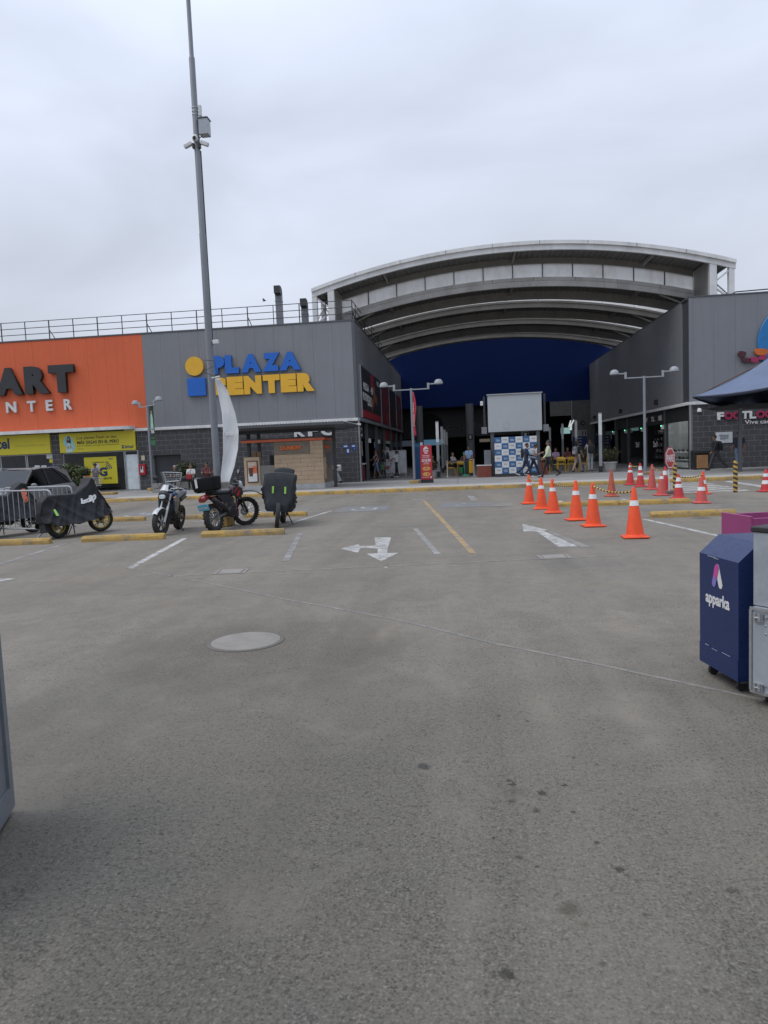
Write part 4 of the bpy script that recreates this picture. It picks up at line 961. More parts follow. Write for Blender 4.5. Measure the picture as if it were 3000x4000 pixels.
# ---- covers in the asphalt
M_IRON = mat('cover_iron', (.215, .20, .175), .75, var=.15, scale=6, bump=.4, bscale=90, dirt=.3)
r = thing('manhole_cover', 'round pale manhole cover in the rough foreground asphalt', 'manhole cover', (-1.98, 6.03, 0))
b = MB(); b.lathe([(.30, .006), (.335, .010), (.345, .0045), (.345, -.02), (.30, -.02)], 40); b.build('ring', mat('ring_iron', (.11, .10, .085), .85), r)
b = MB(); b.lathe([(0, .012), (.29, .012), (.305, .008), (.305, -.02), (0, -.02)], 40); lid = b.build('lid', M_IRON, r)
for (x, y, lb) in ((-3.40, 9.87, 'square concrete utility cover left in the drive aisle'), (1.27, 10.53, 'square concrete utility cover beside the straight arrow')):
    r = thing('utility_cover', lb, 'utility cover', (x, y, 0), R(6))
    b = MB()
    for (x0, x1, y0, y1) in ((-.23, .23, -.20, -.15), (-.23, .23, .15, .20), (-.23, -.18, -.15, .15), (.18, .23, -.15, .15)): b.box(x0, x1, y0, y1, -.02, .008)
    b.build('frame', M_IRON, r); b = MB(); b.box(-.165, .165, -.135, .135, -.02, .011, 0, .004); b.build('lid', mat('cover_concrete', (.23, .215, .19), .85, var=.2, scale=9), r)

# ---- traffic cones
def cone_mats(n, c): return mat(n, c, .5, var=.10, scale=9, dirt=.28, spec=.35)
M_CO = cone_mats('cone_orange', (.78, .085, .022)); M_CR = cone_mats('cone_red', (.50, .040, .042)); M_CW = mat('cone_worn', (.42, .085, .045), .65, var=.3, scale=12, dirt=.55); M_CP = mat('cone_pink_worn', (.50, .080, .068), .65, var=.2, scale=12, dirt=.3)
M_REF = mat('reflective_white', (.72, .73, .73), .4, var=.08, scale=20, dirt=.15)
def cone(label, loc, h, body, bands, rz=0.0, group='traffic cones', rb=.155, lean=0.0):
    r = thing('traffic_cone', label, 'traffic cone', loc, rz, group); r.rotation_euler = (R(random.uniform(-1.2, 1.2)), R(random.uniform(-1.2, 1.2)), rz)
    def rad(z): return rb + (.03 - rb) * (z - .035) / (h - .035)
    s = rb + .055
    b = MB(); b.box(-s, s, -s, s, .006, .034, 0, .008); b.build('base', body, r)
    b = MB(); b.lathe([(rb + .02, .032), (rb + .012, .05), (rad(.06), .06), (rad(h - .02), h - .02), (.026, h - .004), (.018, h), (.012, h), (.012, h - .05)], 20); b.build('body', body, r)
    for (a, c) in bands:
        b = MB(); b.lathe([(rad(a * h) + .003, a * h), (rad(c * h) + .003, c * h)], 20); b.build('collar', M_REF, r)
    return r
near = [(1.82, 20.62, 'farthest bright orange cone of the front row, left end'), (1.98, 18.78, 'second bright orange cone from the left of the front row'), (2.12, 17.52, 'third bright orange cone from the left of the front row'),
        (2.38, 15.66, 'fourth bright orange cone from the left of the front row'), (2.51, 14.38, 'fifth bright orange cone from the left, tape end tied on'), (2.87, 12.47, 'nearest and largest bright orange cone')]
for i, (x, y, lb) in enumerate(near): cone(lb, (x, y, 0), .86 if i > 2 else .83, M_CO, [(.64, .745)], R(random.uniform(-6, 10)))
cone('dull worn orange cone without collars before the lamp post', (4.48, 22.42, 0), .84, M_CW, [], R(4), rb=.14)
cone('red two-collar cone farthest back by the kerb', (6.34, 28.2, 0), .86, M_CR, [(.80, .88), (.57, .67)], R(5))
cone('red two-collar cone second back by the kerb', (6.37, 26.73, 0), .86, M_CR, [(.72, .88), (.50, .60)], R(-5))
cone('scuffed red cone without clear collars left of PARE sign', (6.33, 25.0, 0), .86, M_CP, [], R(10))
cone('red cone with white top collar just behind PARE sign', (6.48, 23.95, 0), .80, M_CR, [(.66, .84)], R(0))
cone('faded pink cone in front of PARE sign foot', (5.87, 22.1, 0), .68, M_CP, [(.74, .86)], R(8), rb=.15)
cone('short dark red two-collar cone by the striped bollard', (5.95, 20.65, 0), .70, M_CR, [(.70, .86), (.46, .60)], R(-4), rb=.15)
cone('orange cone half hidden behind the faded pink one', (7.08, 22.13, 0), .68, M_CO, [(.46, .62)], R(3), rb=.14)
cone('faded pink cone nearest the zebra crossing front', (6.02, 18.96, 0), .68, M_CP, [(.48, .62)], R(-6), rb=.15)
cone('red cone with white panel at right picture edge', (8.92, 22.28, 0), .68, M_CR, [(.66, .80), (.34, .50)], R(0), rb=.15)
M_TB = mat('tape_black', (.02, .02, .018), .5); M_TY = mat('tape_amber', (.60, .36, .06), .5)
def tape(label, p, q, sag, n=18, r_=.019):
    pts = [Vector(p).lerp(Vector(q), i / n) - Vector((0, 0, sag * 4 * (i / n) * (1 - i / n))) for i in range(n + 1)]
    b = MB()
    for i in range(n): b.path([pts[i], pts[i + 1]], r_, 6, i % 2, caps=True)
    o = b.build('striped_rope', [M_TB, M_TY]); tag(o, label, 'rope', 'black and amber striped ropes'); return o
def ct(i, h=.78): return (near[i][0], near[i][1], h)
tape('striped rope between first and second front cones', ct(0, .74), ct(1, .76), .06, 20)
tape('striped rope between third and fourth front cones', ct(2, .74), ct(3, .76), .05, 22)
tape('striped rope from fifth front cone to the nearest one', (2.51, 14.38, .80), (2.87, 12.47, .80), .07, 26)
tape('striped rope between the two red cones by the kerb', (6.34, 28.2, .76), (6.37, 26.73, .78), .05, 14)
tape('striped rope between scuffed cone and cone behind PARE', (6.33, 25.0, .76), (6.48, 23.95, .70), .06, 14)
tape('striped rope from the pink cone to the striped bollard', (5.87, 22.1, .60), (6.62, 23.45, .62), .03, 14)
tape('striped rope from the dark red cone to the orange cone', (5.95, 20.65, .62), (7.05, 22.1, .58), .05, 18)

# ---- striped bollards
def stripes_mat():
    t = NT('diagonal_stripes'); sp = t.n('ShaderNodeSeparateXYZ'); t.t.links.new(t.pos(), sp.inputs[0])
    an = t.math('ARCTAN2', sp.outputs[1], sp.outputs[0]); ph = t.math('ADD', t.math('MULTIPLY', sp.outputs[2], 7.2), t.math('MULTIPLY', an, .1592))
    f = t.math('GREATER_THAN', t.math('FRACT', ph), .5); n = t.noise(30, 4, .7)
    c = t.mix(f, (.46, .29, .05), (.02, .02, .018)); t.set(t.b.inputs['Base Color'], t.mix(t.ramp(n, .6, .7, 0, .6), c, (.14, .12, .10))); t.b.inputs['Roughness'].default_value = .55; return t.m
M_STR = stripes_mat()
for (x, y, lb) in ((6.66, 23.5, 'black and yellow striped bollard beside the PARE sign'), (8.10, 22.4, 'black and yellow striped bollard standing alone by the tent post')):
    b = MB(); b.lathe([(0, .0), (.062, .0), (.062, .90), (.055, .935), (.03, .955), (0, .96)], 20); o = b.build('striped_bollard', M_STR, None, (x, y, 0)); tag(o, lb, 'bollard', 'striped bollards')
# ---- PARE sign
r = thing('stop_sign', 'portable red octagonal PARE sign on a thin white post', 'sign', (6.24, 22.62, 0), R(50))
b = MB(); b.lathe([(0, .10), (.17, .10), (.19, .06), (.19, 0), (0, 0)], 18); b.build('foot', mat('foot_rubber', (.10, .095, .09), .9), r)
b = MB(); b.tube((0, 0, .09), (0, .02, 1.42), .022); b.build('post', M_TRIM, r)
oc = [(.36 * math.cos(R(22.5 + 45 * k)), 1.10 + .36 * math.sin(R(22.5 + 45 * k))) for k in range(8)]
M_STOP = mat('stop_red', (.44, .05, .05), .4, var=.12, scale=8, dirt=.15)
b = MB(); b.prism(oc, .012, 'xz', -.04); b.build('plate', M_STOP, r)
b = MB()
for k in range(8):
    p, q = oc[k], oc[(k + 1) % 8]; c_ = (0, 1.10); f1, f2 = .90, .82
    b.prism([(c_[0] + (p[0] - c_[0]) * f1, c_[1] + (p[1] - c_[1]) * f1), (c_[0] + (q[0] - c_[0]) * f1, c_[1] + (q[1] - c_[1]) * f1), (c_[0] + (q[0] - c_[0]) * f2, c_[1] + (q[1] - c_[1]) * f2), (c_[0] + (p[0] - c_[0]) * f2, c_[1] + (p[1] - c_[1]) * f2)], .002, 'xz', -.0425)
b.build('white_border', M_REF, r, smooth=0)
text('lettering', 'PARE', M_REF, r, -.24, .24, .99, 1.21, -.0405, .003, .02)

# ---- tall mast with cameras and the white feather banner
M_MAST = mat('mast_grey', (.185, .20, .22), .45, var=.12, scale=1.5, dirt=.12)
r = thing('light_mast', 'very tall grey steel mast rising out of the picture', 'mast', (-6.0, 16.83, 0))
b = MB(); b.box(-.29, .29, -.29, .29, 0, .55, 0, .02); b.build('base_block', M_KERB, r)
b = MB(); b.lathe([(.13, .55), (.13, .58), (.085, .585), (.083, 4.4), (.078, 7.0), (.072, 7.02), (.068, 10.98), (.062, 11.0), (.05, 11.04), (.047, 14.6)], 20); b.build('pole', M_MAST, r)
for z in (9.7, 9.78, 9.86, 3.72, 3.9): b = MB(); b.lathe([(.074, z), (.077, z + .01), (.074, z + .02)], 16); b.build('strap', M_GALV, r)
b = MB(); b.box(.10, .32, -.12, .10, 9.22, 9.58, 0, .01); bx = b.build('equipment_box', M_GALV, r); b = MB(); b.box(.08, .335, -.14, .12, 9.581, 9.60); b.build('lid', M_STEEL, bx)
b = MB(); b.box(.09, .16, -.05, .03, 9.66, 9.92, 0, .015); b.build('antenna', M_WHITE, r)
b = MB(); b.path([(.12, 0, 9.66), (.10, 0, 9.6), (.12, 0, 9.22), (.04, -.08, 9.12)], .012); b.build('cable', M_BLACK, r)
b = MB(); b.box(-.09, -.05, -.1, 0, 8.94, 9.05); b.box(.05, .10, -.1, 0, 8.94, 9.05); b.build('bracket', M_DARK, r)
for sg in (-1, 1):
    b = MB(); b.T = Matrix.Translation((sg * .2, -.05, 9.03)) @ Matrix.Rotation(sg * R(22), 4, 'Y'); b.box(-.10, .10, -.045, .045, -.045, .045, 0, .012); cm_ = b.build('camera', M_WHITE, r)
b = MB(); b.ell((0, -.10, 9.15), (.075, .075, .085), 12, 8); c_ = b.build('dome_camera', M_WHITE, r); b = MB(); b.ell((0, -.145, 9.14), (.045, .045, .05), 10, 6); b.build('lens', M_BLACK, c_)
b = MB(); b.box(.10, .24, -.06, .03, 4.40, 4.50, 0, .012); b.tube((.07, 0, 4.48), (.12, 0, 4.46), .02); b.build('low_camera', M_WHITE, r)
b = MB(); b.tube((.085, .02, 4.4), (.075, .02, 8.9), .012); b.build('conduit', M_DARK, r)
r = thing('feather_banner', 'blank white crescent feather banner hanging beside the mast', 'banner', (-5.75, 16.65, 0))
lft = [(-.10, 3.57), (-.06, 3.26), (.02, 2.73), (.03, 2.32), (-.01, 1.78), (-.10, 1.29), (-.12, 1.06)]
rgt = [(.0, 3.60), (.21, 3.25), (.35, 2.72), (.405, 2.30), (.375, 1.88), (.27, 1.47), (.10, 1.06)]
def interp(L, z):
    zs = [p[1] for p in L][::-1]; xs__ = [p[0] for p in L][::-1]; return float(np.interp(z, zs, xs__))
b = MB()
def bf(u, v):
    z = 3.57 - v * 2.51; a, c = interp(lft, z), interp(rgt, z); x = a + (c - a) * u
    return (x, .06 * math.sin(u * 3.1) + .02 * math.sin(v * 9 + u * 4) + .003 * math.sin(v * 31 + u * 7) * math.sin(u * 9), z)
b.grid(bf, 16, 60)
o = b.build('cloth', mat('banner_cloth', (.66, .675, .68), .75, var=.06, scale=3, dirt=.12), r); md = o.modifiers.new('t', 'SOLIDIFY'); md.thickness = .004
b = MB(); b.tube((-.18, 0, 3.58), (.02, 0, 3.61), .02); b.build('top_clip', M_WHITE, r)
b = MB(); b.path([(-.30, -.1, 4.0), (-.08, -.02, 3.98), (-.02, 0, 3.62)], .006); b.path([(-.33, -.1, 3.75), (-.1, 0, 3.86)], .006); b.path([(-.33, -.1, 3.72), (-.06, 0, 3.60)], .006); b.build('tie_wire', M_BLACK, r)
text('ghost_lettering', 'Flashero', mat('banner_ghost', (.70, .71, .715), .75), r, .04, .36, 2.20, 2.32, -.03, .004, .02)

# ---- double-headed lamp posts
M_LAMP = mat('lamp_white', (.30, .315, .33), .4, var=.08, scale=5, dirt=.12)
def lamp_post(label, loc, rz, h=4.40):
    r = thing('street_lamp', label, 'street lamp', loc, rz, 'double-headed lamp posts')
    b = MB(); b.box(-.22, .22, -.22, .22, 0, .14, 0, .015); b.build('base_block', M_KERB, r)
    b = MB(); b.lathe([(.12, .14), (.12, .16), (.062, .165), (.058, h), (.05, h + .02), (0, h + .02)], 16); b.box(-.11, .11, -.11, .11, .141, .155); b.build('post', M_MAST, r)
    b = MB(); b.bar((-.80, 0, h - .04), (.80, 0, h - .04), .045, .05); b.build('cross_arm', M_LAMP, r)
    for s in (-1, 1):
        b = MB(); b.box(s * .80 - .05, s * .80 + .05, -.05, .05, h - .07, h + .22, 0, .008); b.bar((s * .80, 0, h + .17), (s * 1.12, 0, h + .17), .06, .06); b.build('arm', M_LAMP, r)
        b = MB(); b.lathe([(0, .22), (.08, .21), (.15, .17), (.19, .10), (.205, .02), (.205, 0), (.17, -.015), (0, -.02)], 20, (s * 1.28, 0, h + .15)); b.build('lamp_head', M_LAMP, r)
    return r
lamp_post('lamp post with red flag standing beside the red pizza totem', (-2.32, 33.3, PZ), R(-3))
lamp_post('lamp post on yellow block in front of the shoe shop', (8.12, 33.2, PZ), R(-2))
lamp_post('lamp post with dark promotional banner by the block wall', (-16.5, 36.2, PZ), R(-38), 4.5)
r = thing('lamp_banner', 'dark green 70 percent sale banner hung on left lamp post', 'banner', (-16.40, 36.1, 2.5), R(-25))
b = MB(); b.box(0.05, .38, -.012, .0, 0, 2.1, 0, .003); b.build('cloth', mat('banner_dark', (.012, .03, .02), .6), r)
b = MB(); disc(b, .21, 1.78, .045, .06, -.012, m=0); b.prism([(.10, .9), (.32, .9), (.30, 1.45), (.26, 1.70), (.16, 1.70), (.12, 1.45)], .003, 'xz', -.015, 1); b.build('printed_figure', [MATS['print_skin'], mat('print_mint', (.30, .48, .36), .6)], r, smooth=0)
text('lettering', '70%', M_WHITE, r, .09, .35, .66, .86, -.013, .003, .03); b = MB(); b.box(.05, .38, -.015, -.0125, .04, .3); b.box(.10, .33, -.0155, -.0125, .38, .46); b.build('lower_print', mat('print_green', (.03, .14, .05), .6), r)
b = MB(); b.bar((0, 0, 2.08), (.4, 0, 2.08), .025); b.bar((0, 0, .02), (.4, 0, .02), .025); b.build('arm', M_DARK, r)
r = thing('feather_flag', 'narrow red feather flag tied to the middle lamp post', 'flag', (-2.27, 33.22, 2.35), R(-62))
b = MB(); b.grid(lambda u, v: (.02 + u * (.26 * math.sin(min(1, v * 1.25 + .12) * 2.4) + .05), .03 * math.sin(v * 7), 2.02 * (1 - v)), 5, 18)
o = b.build('cloth', mat('flag_red', (.42, .02, .04), .6), r); md = o.modifiers.new('t', 'SOLIDIFY'); md.thickness = .004
b = MB()
o = text('printed_lettering', 'Pizza Hut', M_WHITE, r, .0, 1.1, 0, .09, 0, .003, .02); o.rotation_euler = (0, R(-90), 0); o.location = (.20, -.035, .45)

# ---- white light columns lining the passage
def light_column(label, loc, first=[]):
    if first: return copy_tree(first[0], loc, 0, label)
    r = thing('light_column', label, 'light column', loc, 0, 'square light columns lining the passage')
    b = MB(); b.box(-.09, .09, -.09, .09, 0, .32); b.build('base', M_BLACK, r)
    b = MB(); b.box(-.075, .075, -.06, .06, .32, 1.95); b.build('shaft', mat('column_grey', (.25, .26, .27), .4), r)
    b = MB(); b.box(-.078, .078, -.063, .063, 1.95, 3.02); b.build('diffuser', mat('opal_white', (.60, .61, .60), .4), r)
    b = MB(); b.box(-.08, .08, -.065, .065, 3.02, 3.09); b.build('cap', M_LAMP, r)
    first.append(r); return r
ords = ['nearest', 'second', 'third', 'fourth', 'fifth']
for i, y in enumerate((39.5, 48.0, 54.6, 62.0)): light_column('%s square light column on the left side of the passage' % ords[i], (-1.40, y, PZ))
for i, y in enumerate((38.3, 47.5, 53.8, 61.5)): light_column('%s square light column on the right side of the passage' % ords[i], (7.12 if i == 0 else 7.3, y, PZ))

# ---- promotional totems
M_PRED = mat('totem_red', (.40, .022, .035), .45, var=.06, scale=2)
r = thing('pizza_totem', 'red upright pizza advert reading S/18.90 on the pavement', 'advertising board', (-1.74, 33.3, PZ))
b = MB(); b.box(-.30, .30, -.20, .20, 0, .16); b.build('base', M_BLACK, r)
b = MB(); b.box(-.265, .265, -.11, .11, .16, 1.76, 0, .006); b.build('panel', M_PRED, r)
b = MB(); b.prism([(-.14, 1.58), (.14, 1.58), (.08, 1.63), (.05, 1.69), (-.05, 1.69), (-.08, 1.63)], .004, 'xz', -.114); b.build('roof_logo', M_WHITE, r)
text('lettering', 'Pizza', M_WHITE, r, -.12, .12, 1.46, 1.57, -.1105, .003, .04, .2); text('lettering', 'Hut', M_WHITE, r, -.08, .09, 1.36, 1.46, -.1105, .003, .04, .2)
text('price_lettering', 'S/18.90', M_WHITE, r, -.2, .21, .98, 1.12, -.1105, .003, .03)
quads_text_lines('small_print', [(-.17, .17, 1.27, .02), (-.17, .17, 1.21, .014), (-.14, .14, 1.165, .012), (-.11, .12, .93, .016), (-.13, .13, .89, .012), (-.2, .12, .26, .012)], M_WHITE, r, -.1105)
for z in (.40, .66):
    b = MB(); disc(b, 0, z, .20, .105, -.1105, 24, 0, .004); disc(b, 0, z + .012, .175, .085, -.1147, 24, 1, .003)
    rn = random.Random(int(z * 100))
    for k in range(9): a = rn.uniform(0, 6.28); q = rn.uniform(.02, .14); disc(b, q * math.cos(a), z + .012 + q * .45 * math.sin(a), .022, .014, -.1179, 8, 2, .002)
    b.build('pizza_print', [mat('pizza_crust', (.34, .13, .03), .6), mat('pizza_cheese', (.55, .30, .08), .6), mat('pizza_tomato', (.30, .04, .02), .6)], r, smooth=0)
b = MB(); b.prism([(-.13, .82), (-.03, .82), (-.01, .88), (-.15, .88)], .004, 'xz', -.1145); b.prism([(.03, .82), (.13, .82), (.15, .88), (.01, .88)], .004, 'xz', -.1145); b.build('cup_print', MATS['pizza_crust'], r)
b = MB(); disc(b, .20, .26, .04, .04, -.1105, 16, 0, .004); b.build('round_mark', M_WHITE, r)
r = thing('blue_totem', 'tall blue advertising panel standing behind the middle lamp post', 'advertising board', (-2.42, 38.2, PZ), R(-48))
b = MB(); b.box(-.3, .3, -.06, .06, 0, 1.95, 0, .01); b.build('panel', mat('totem_blue', (.012, .05, .12), .45), r); b = MB(); b.box(.30, .33, -.07, .07, 0, 1.95); b.build('edge', M_WHITE, r); b = MB(); b.box(-.25, .25, -.064, -.06, 1.72, 1.88); b.build('header', mat('totem_teal', (.02, .10, .15), .5), r)

# ---- white folding screen
r = thing('folding_screen', 'white three-panel folding cloth screen on castors', 'folding screen', (-4.25, 44.0, PZ), R(-4))
for k in range(3):
    x0 = -.72 + k * .49
    b = MB(); b.path([(x0, 0, .16), (x0, 0, 1.56), (x0 + .03, 0, 1.6), (x0 + .43, 0, 1.6), (x0 + .46, 0, 1.56), (x0 + .46, 0, .16)], .014, 8, closed=True); f = b.build('frame', M_WHITE, r)
    b = MB(); b.grid(lambda u, v, x0=x0: (x0 + .02 + .42 * u, .012 * math.sin(u * 38), .2 + 1.37 * v), 36, 3); b.build('cloth', mat('screen_cloth', (.52, .53, .54), .8), f)
    b = MB(); b.tube((x0 + .4, -.12, .03), (x0 + .4, .12, .03), .015); b.tube((x0 + .4, 0, .03), (x0 + .4, 0, .16), .014); b.build('foot', M_WHITE, r)

# ---- outdoor screen on posts
r = thing('outdoor_screen', 'large blank white screen box raised on two dark posts', 'screen', (2.70, 37.7, PZ))
b = MB(); b.box(-1.37, 1.37, -.2, .25, 2.31, 4.22, 0, .015); sb = b.build('screen_box', mat('screen_white', (.40, .42, .43), .45, var=.05, scale=1), r)
b = MB(); b.box(-1.42, 1.42, -.26, .30, 4.22, 4.27); b.build('top_cap', M_ALU, sb); b = MB()
for (x0, x1, z0, z1) in ((-.60, -.585, 2.45, 2.80), (-.325, -.31, 2.45, 2.80), (-.585, -.325, 2.785, 2.80), (-.585, -.325, 2.45, 2.465)): b.box(x0, x1, -.206, -.2, z0, z1)
b.build('hatch', M_ALU, sb)
for x in (-1.18, 1.16): b = MB(); b.box(x - .09, x + .09, -.09, .09, 0, 2.31); b.build('post', M_GREYD, r)
for s in (-1, 1): b = MB(); b.box(s * 1.55 - .05, s * 1.55 + .05, .1, .2, 2.2, 4.2); b.build('rear_truss', M_DARK, r); b = MB(); b.box(s * 1.58 - .14, s * 1.58 + .14, -.05, .15, 2.25, 2.60, 0, .01); b.build('loudspeaker', M_GREYP, r)
b = MB(); b.box(-1.75, -1.6, 0, .1, 3.72, 3.95, 0, .02); b.build('camera', M_WHITE, r)
# ---- press backdrop
r = thing('photo_backdrop', 'checkered white and blue logo backdrop under the screen', 'backdrop', (2.65, 36.85, PZ))
b = MB(); W_, H_ = 2.13, 1.86
for i in range(6):
    for j in range(6):
        b.box(-W_ / 2 + i * W_ / 6, -W_ / 2 + (i + 1) * W_ / 6, -.012, 0, .17 + j * H_ / 6, .17 + (j + 1) * H_ / 6, (i + j + 1) % 2)
M_BBL = mat('backdrop_blue', (.035, .12, .27), .6); M_BWH = mat('backdrop_white', (.62, .62, .60), .6)
b.build('printed_sheet', [M_BBL, M_BWH], r, smooth=0)
tm = {}
for c_, mm in ((0, M_WHITE), (1, M_INK)):
    for q, (s_, a0, a1, z0, z1) in enumerate((('PLAZA', .10, .27, .15, .195), ('CENTER', .10, .29, .10, .138))):
        if c_ == 1 and q == 1: continue
        tm[(c_, q)] = (s_, a0, a1, z0, z1, mm)
for i in range(6):
    for j in range(6):
        c_ = (i + j + 1) % 2
        for q in (0, 1):
            if (c_, q) in tm:
                s_, a0, a1, z0, z1, mm = tm[(c_, q)]; x0 = -W_ / 2 + i * W_ / 6; zz_ = .17 + j * H_ / 6
                text('logo_lettering', s_, mm, r, x0 + a0, x0 + a1, zz_ + z0, zz_ + z1, -.0125, .002, .02)
b = MB(); b.box(-W_ / 2 - .02, W_ / 2 + .02, .0, .03, 0, .17); b.tube((-W_ / 2, .02, 0), (-W_ / 2, .02, 2.05), .02); b.tube((W_ / 2, .02, 0), (W_ / 2, .02, 2.05), .02); b.build('frame', M_DARK, r)

# ---- doughnut kiosk
kx = -8.2
kk = thing('food_kiosk', 'small wood-clad doughnut kiosk under a dark canopy', 'kiosk', (kx, 32, PZ))
M_WOOD = mat('kiosk_plank', (.46, .34, .225), .55, var=.14, scale=2.2, bump=.1, bscale=30); M_WOODG = mat('grey_plank', (.20, .165, .125), .6, var=.3, scale=3)
M_OR = mat('kiosk_orange', (.62, .13, .055), .45); M_PL = mat('plinth', (.42, .43, .43), .6, dirt=.2)
def K(name, m, *boxes):
    b = MB()
    for bx_ in boxes: b.box(bx_[0] - kx, bx_[1] - kx, bx_[2] - 32, bx_[3] - 32, bx_[4] - PZ, bx_[5] - PZ)
    return b.build(name, m, kk)
K('plinth', M_PL, (-10.1, -6.35, 31.98, 34.3, PZ, .37)); 
K('wall_core', mat('plank_core', (.30, .22, .145), .7), (-8.66, -6.40, 32.03, 32.12, .37, 2.33)); K('side_wall', M_WOODG, (-6.48, -6.38, 32.12, 34.3, .37, 2.33)); K('counter_wall', M_WOOD, (-10.1, -9.37, 32.0, 32.4, .37, 1.68)); K('back_counter', M_ROOM, (-10.1, -6.5, 34.2, 34.3, .37, 1.25))  # wall core is a darker tan board, showing in the joints between planks
K('service_gate', mat('gate_grey', (.20, .19, .17), .5), (-9.37, -8.66, 32.05, 32.1, .37, 1.28))
nrow = 10; ph = (2.33 - .37) / nrow
for rI in range(nrow):
    z0 = .37 + rI * ph; x = -8.66 - (rI % 3) * .31
    while x < -6.37:
        a, c_ = max(x, -8.66), min(x + .93, -6.36)
        if c_ - a > .05 and not (z0 > 1.70 and c_ < -6.96):
            a2 = a if z0 < 1.70 or a > -6.97 else -6.97
            K('plank', M_WOOD, (a2 + .005, c_ - .005, 31.985, 32.028, z0 + .005, z0 + ph - .005))
        x += .93
for k in range(5): K('sign_plank', M_WOODG, (-8.60, -6.98, 31.96, 32.0, 1.74 + k * .116, 1.74 + k * .116 + .112))
text('lettering', "DUNKIN'", [mat('sign_orange', (.72, .16, .03), .4), M_OR], kk, -8.31 - kx, -7.36 - kx, 1.95 - PZ, 2.135 - PZ, 31.955 - 32, .05, .05)
text('side_lettering', "DUNKIN'", MATS['sign_orange'], kk, .2, 1.2, 1.95 - PZ, 2.12 - PZ, 0, .04, .05, rz=R(90), origin=(-6.375 - kx, .3, 0))
K('top_strip', M_OR, (-10.17, -6.28, 31.93, 31.98, 2.34, 2.45), (-6.33, -6.28, 31.98, 34.3, 2.34, 2.45)); K('top_band', M_DARK, (-10.17, -6.28, 31.94, 32.2, 2.451, 2.505), (-6.6, -6.285, 32.2, 34.3, 2.451, 2.505)); K('ceiling', M_ROOM, (-10.1, -6.4, 32.2, 34.3, 2.36, 2.44))
for (x, y) in ((-9.98, 32.5), (-5.93, 32.5), (-9.98, 34.2)): K('canopy_post', M_DARK, (x - .07, x + .07, y - .07, y + .07, PZ, 2.88))
K('canopy_beam', M_BLACK, (-10.3, -5.75, 31.6, 31.75, 2.73, 2.87), (-10.3, -5.75, 34.5, 34.65, 2.85, 2.9))
b = MB(); rf = [(-10.75, 30.95), (-5.15, 30.95), (-5.15, 35.2), (-10.75, 35.2)]; rf2 = [(-10.4, 31.5), (-5.6, 31.5), (-5.6, 34.8), (-10.4, 34.8)]
vs = [(x - kx, y - 32, 2.98 - PZ) for x, y in rf] + [(x - kx, y - 32, 3.08 - PZ) for x, y in rf] + [(x - kx, y - 32, 2.87 - PZ) for x, y in rf2]
b.add(vs, [(4, 5, 6, 7), (0, 1, 5, 4), (1, 2, 6, 5), (2, 3, 7, 6), (3, 0, 4, 7), (8, 9, 1, 0), (9, 10, 2, 1), (10, 11, 3, 2), (11, 8, 0, 3), (11, 10, 9, 8)]); b.build('canopy_roof', M_GREYD, kk)
b = MB(); n_ = 40; vs = []; fs = []
for i in range(n_ * 2 + 1):
    x = -10.7 + 5.5 * i / (n_ * 2); z = 3.085 + (.03 if i % 2 else 0); vs += [(x - kx, 31.0 - 32, z - PZ), (x - kx, 35.1 - 32, z - PZ), (x - kx, 35.1 - 32, z + .012 - PZ), (x - kx, 31.0 - 32, z + .012 - PZ)]
for i in range(n_ * 2):
    for k in (0, 2, 3): fs.append((i * 4 + k, i * 4 + 4 + k, i * 4 + 4 + (k + 1) % 4, i * 4 + (k + 1) % 4))
b.add(vs, fs); b.build('roof_sheet', M_TRIM, kk)
r_ = K('menu_poster', M_BLACK, (-9.96, -9.45, 31.96, 32.0, .52, 1.52)); K('poster_print', mat('poster_peach', (.56, .36, .26), .5), (-9.92, -9.49, 31.955, 31.96, .56, 1.48)); K('poster_low', M_WHITE, (-9.92, -9.49, 31.952, 31.955, .56, .92)); K('poster_accent', M_OR, (-9.66, -9.49, 31.951, 31.955, .95, 1.26))
b = MB(); b.prism([(-9.85 - kx, .80 - PZ), (-9.70 - kx, .80 - PZ), (-9.66 - kx, 1.2 - PZ), (-9.89 - kx, 1.2 - PZ)], .004, 'xz', -.053); b.build('cup_print', mat('cup_brown', (.10, .04, .03), .5), kk)
text('poster_lettering', "DUNKIN'", M_WHITE, kk, -9.88 - kx, -9.54 - kx, 1.32 - PZ, 1.40 - PZ, -.048, .003, .04)
for (x0, x1, z0, z1, m) in ((-9.75, -9.55, 1.69, 1.92, 'card_brown'), (-9.52, -9.32, 1.69, 1.92, 'card_brown')):
    K('paper_bag', mat(m, (.16, .10, .06), .8), (x0, x1, 32.15, 32.3, z0, z1))
K('coffee_machine', M_ROOM, (-9.3, -8.9, 33.6, 34.1, 1.25, 1.75)); K('coffee_urn', M_STEEL, (-8.85, -8.6, 33.7, 34.0, 1.25, 1.6))
text('reversed_lettering', 'NIKNUD', M_BLACK, kk, -9.2 - kx, -8.66 - kx, 2.0 - PZ, 2.2 - PZ, 2.25, .02, .04)
K('green_lamp', emis('green_lit', (.1, .7, .4), .8), (-8.78, -8.72, 33.9, 33.95, 2.02, 2.28)); K('meter_box', M_STEEL, (-6.375, -6.15, 33.1, 33.5, 1.2, 1.75)); K('menu_holder', M_WOOD, (-6.38, -6.34, 32.2, 32.5, .55, 1.55))

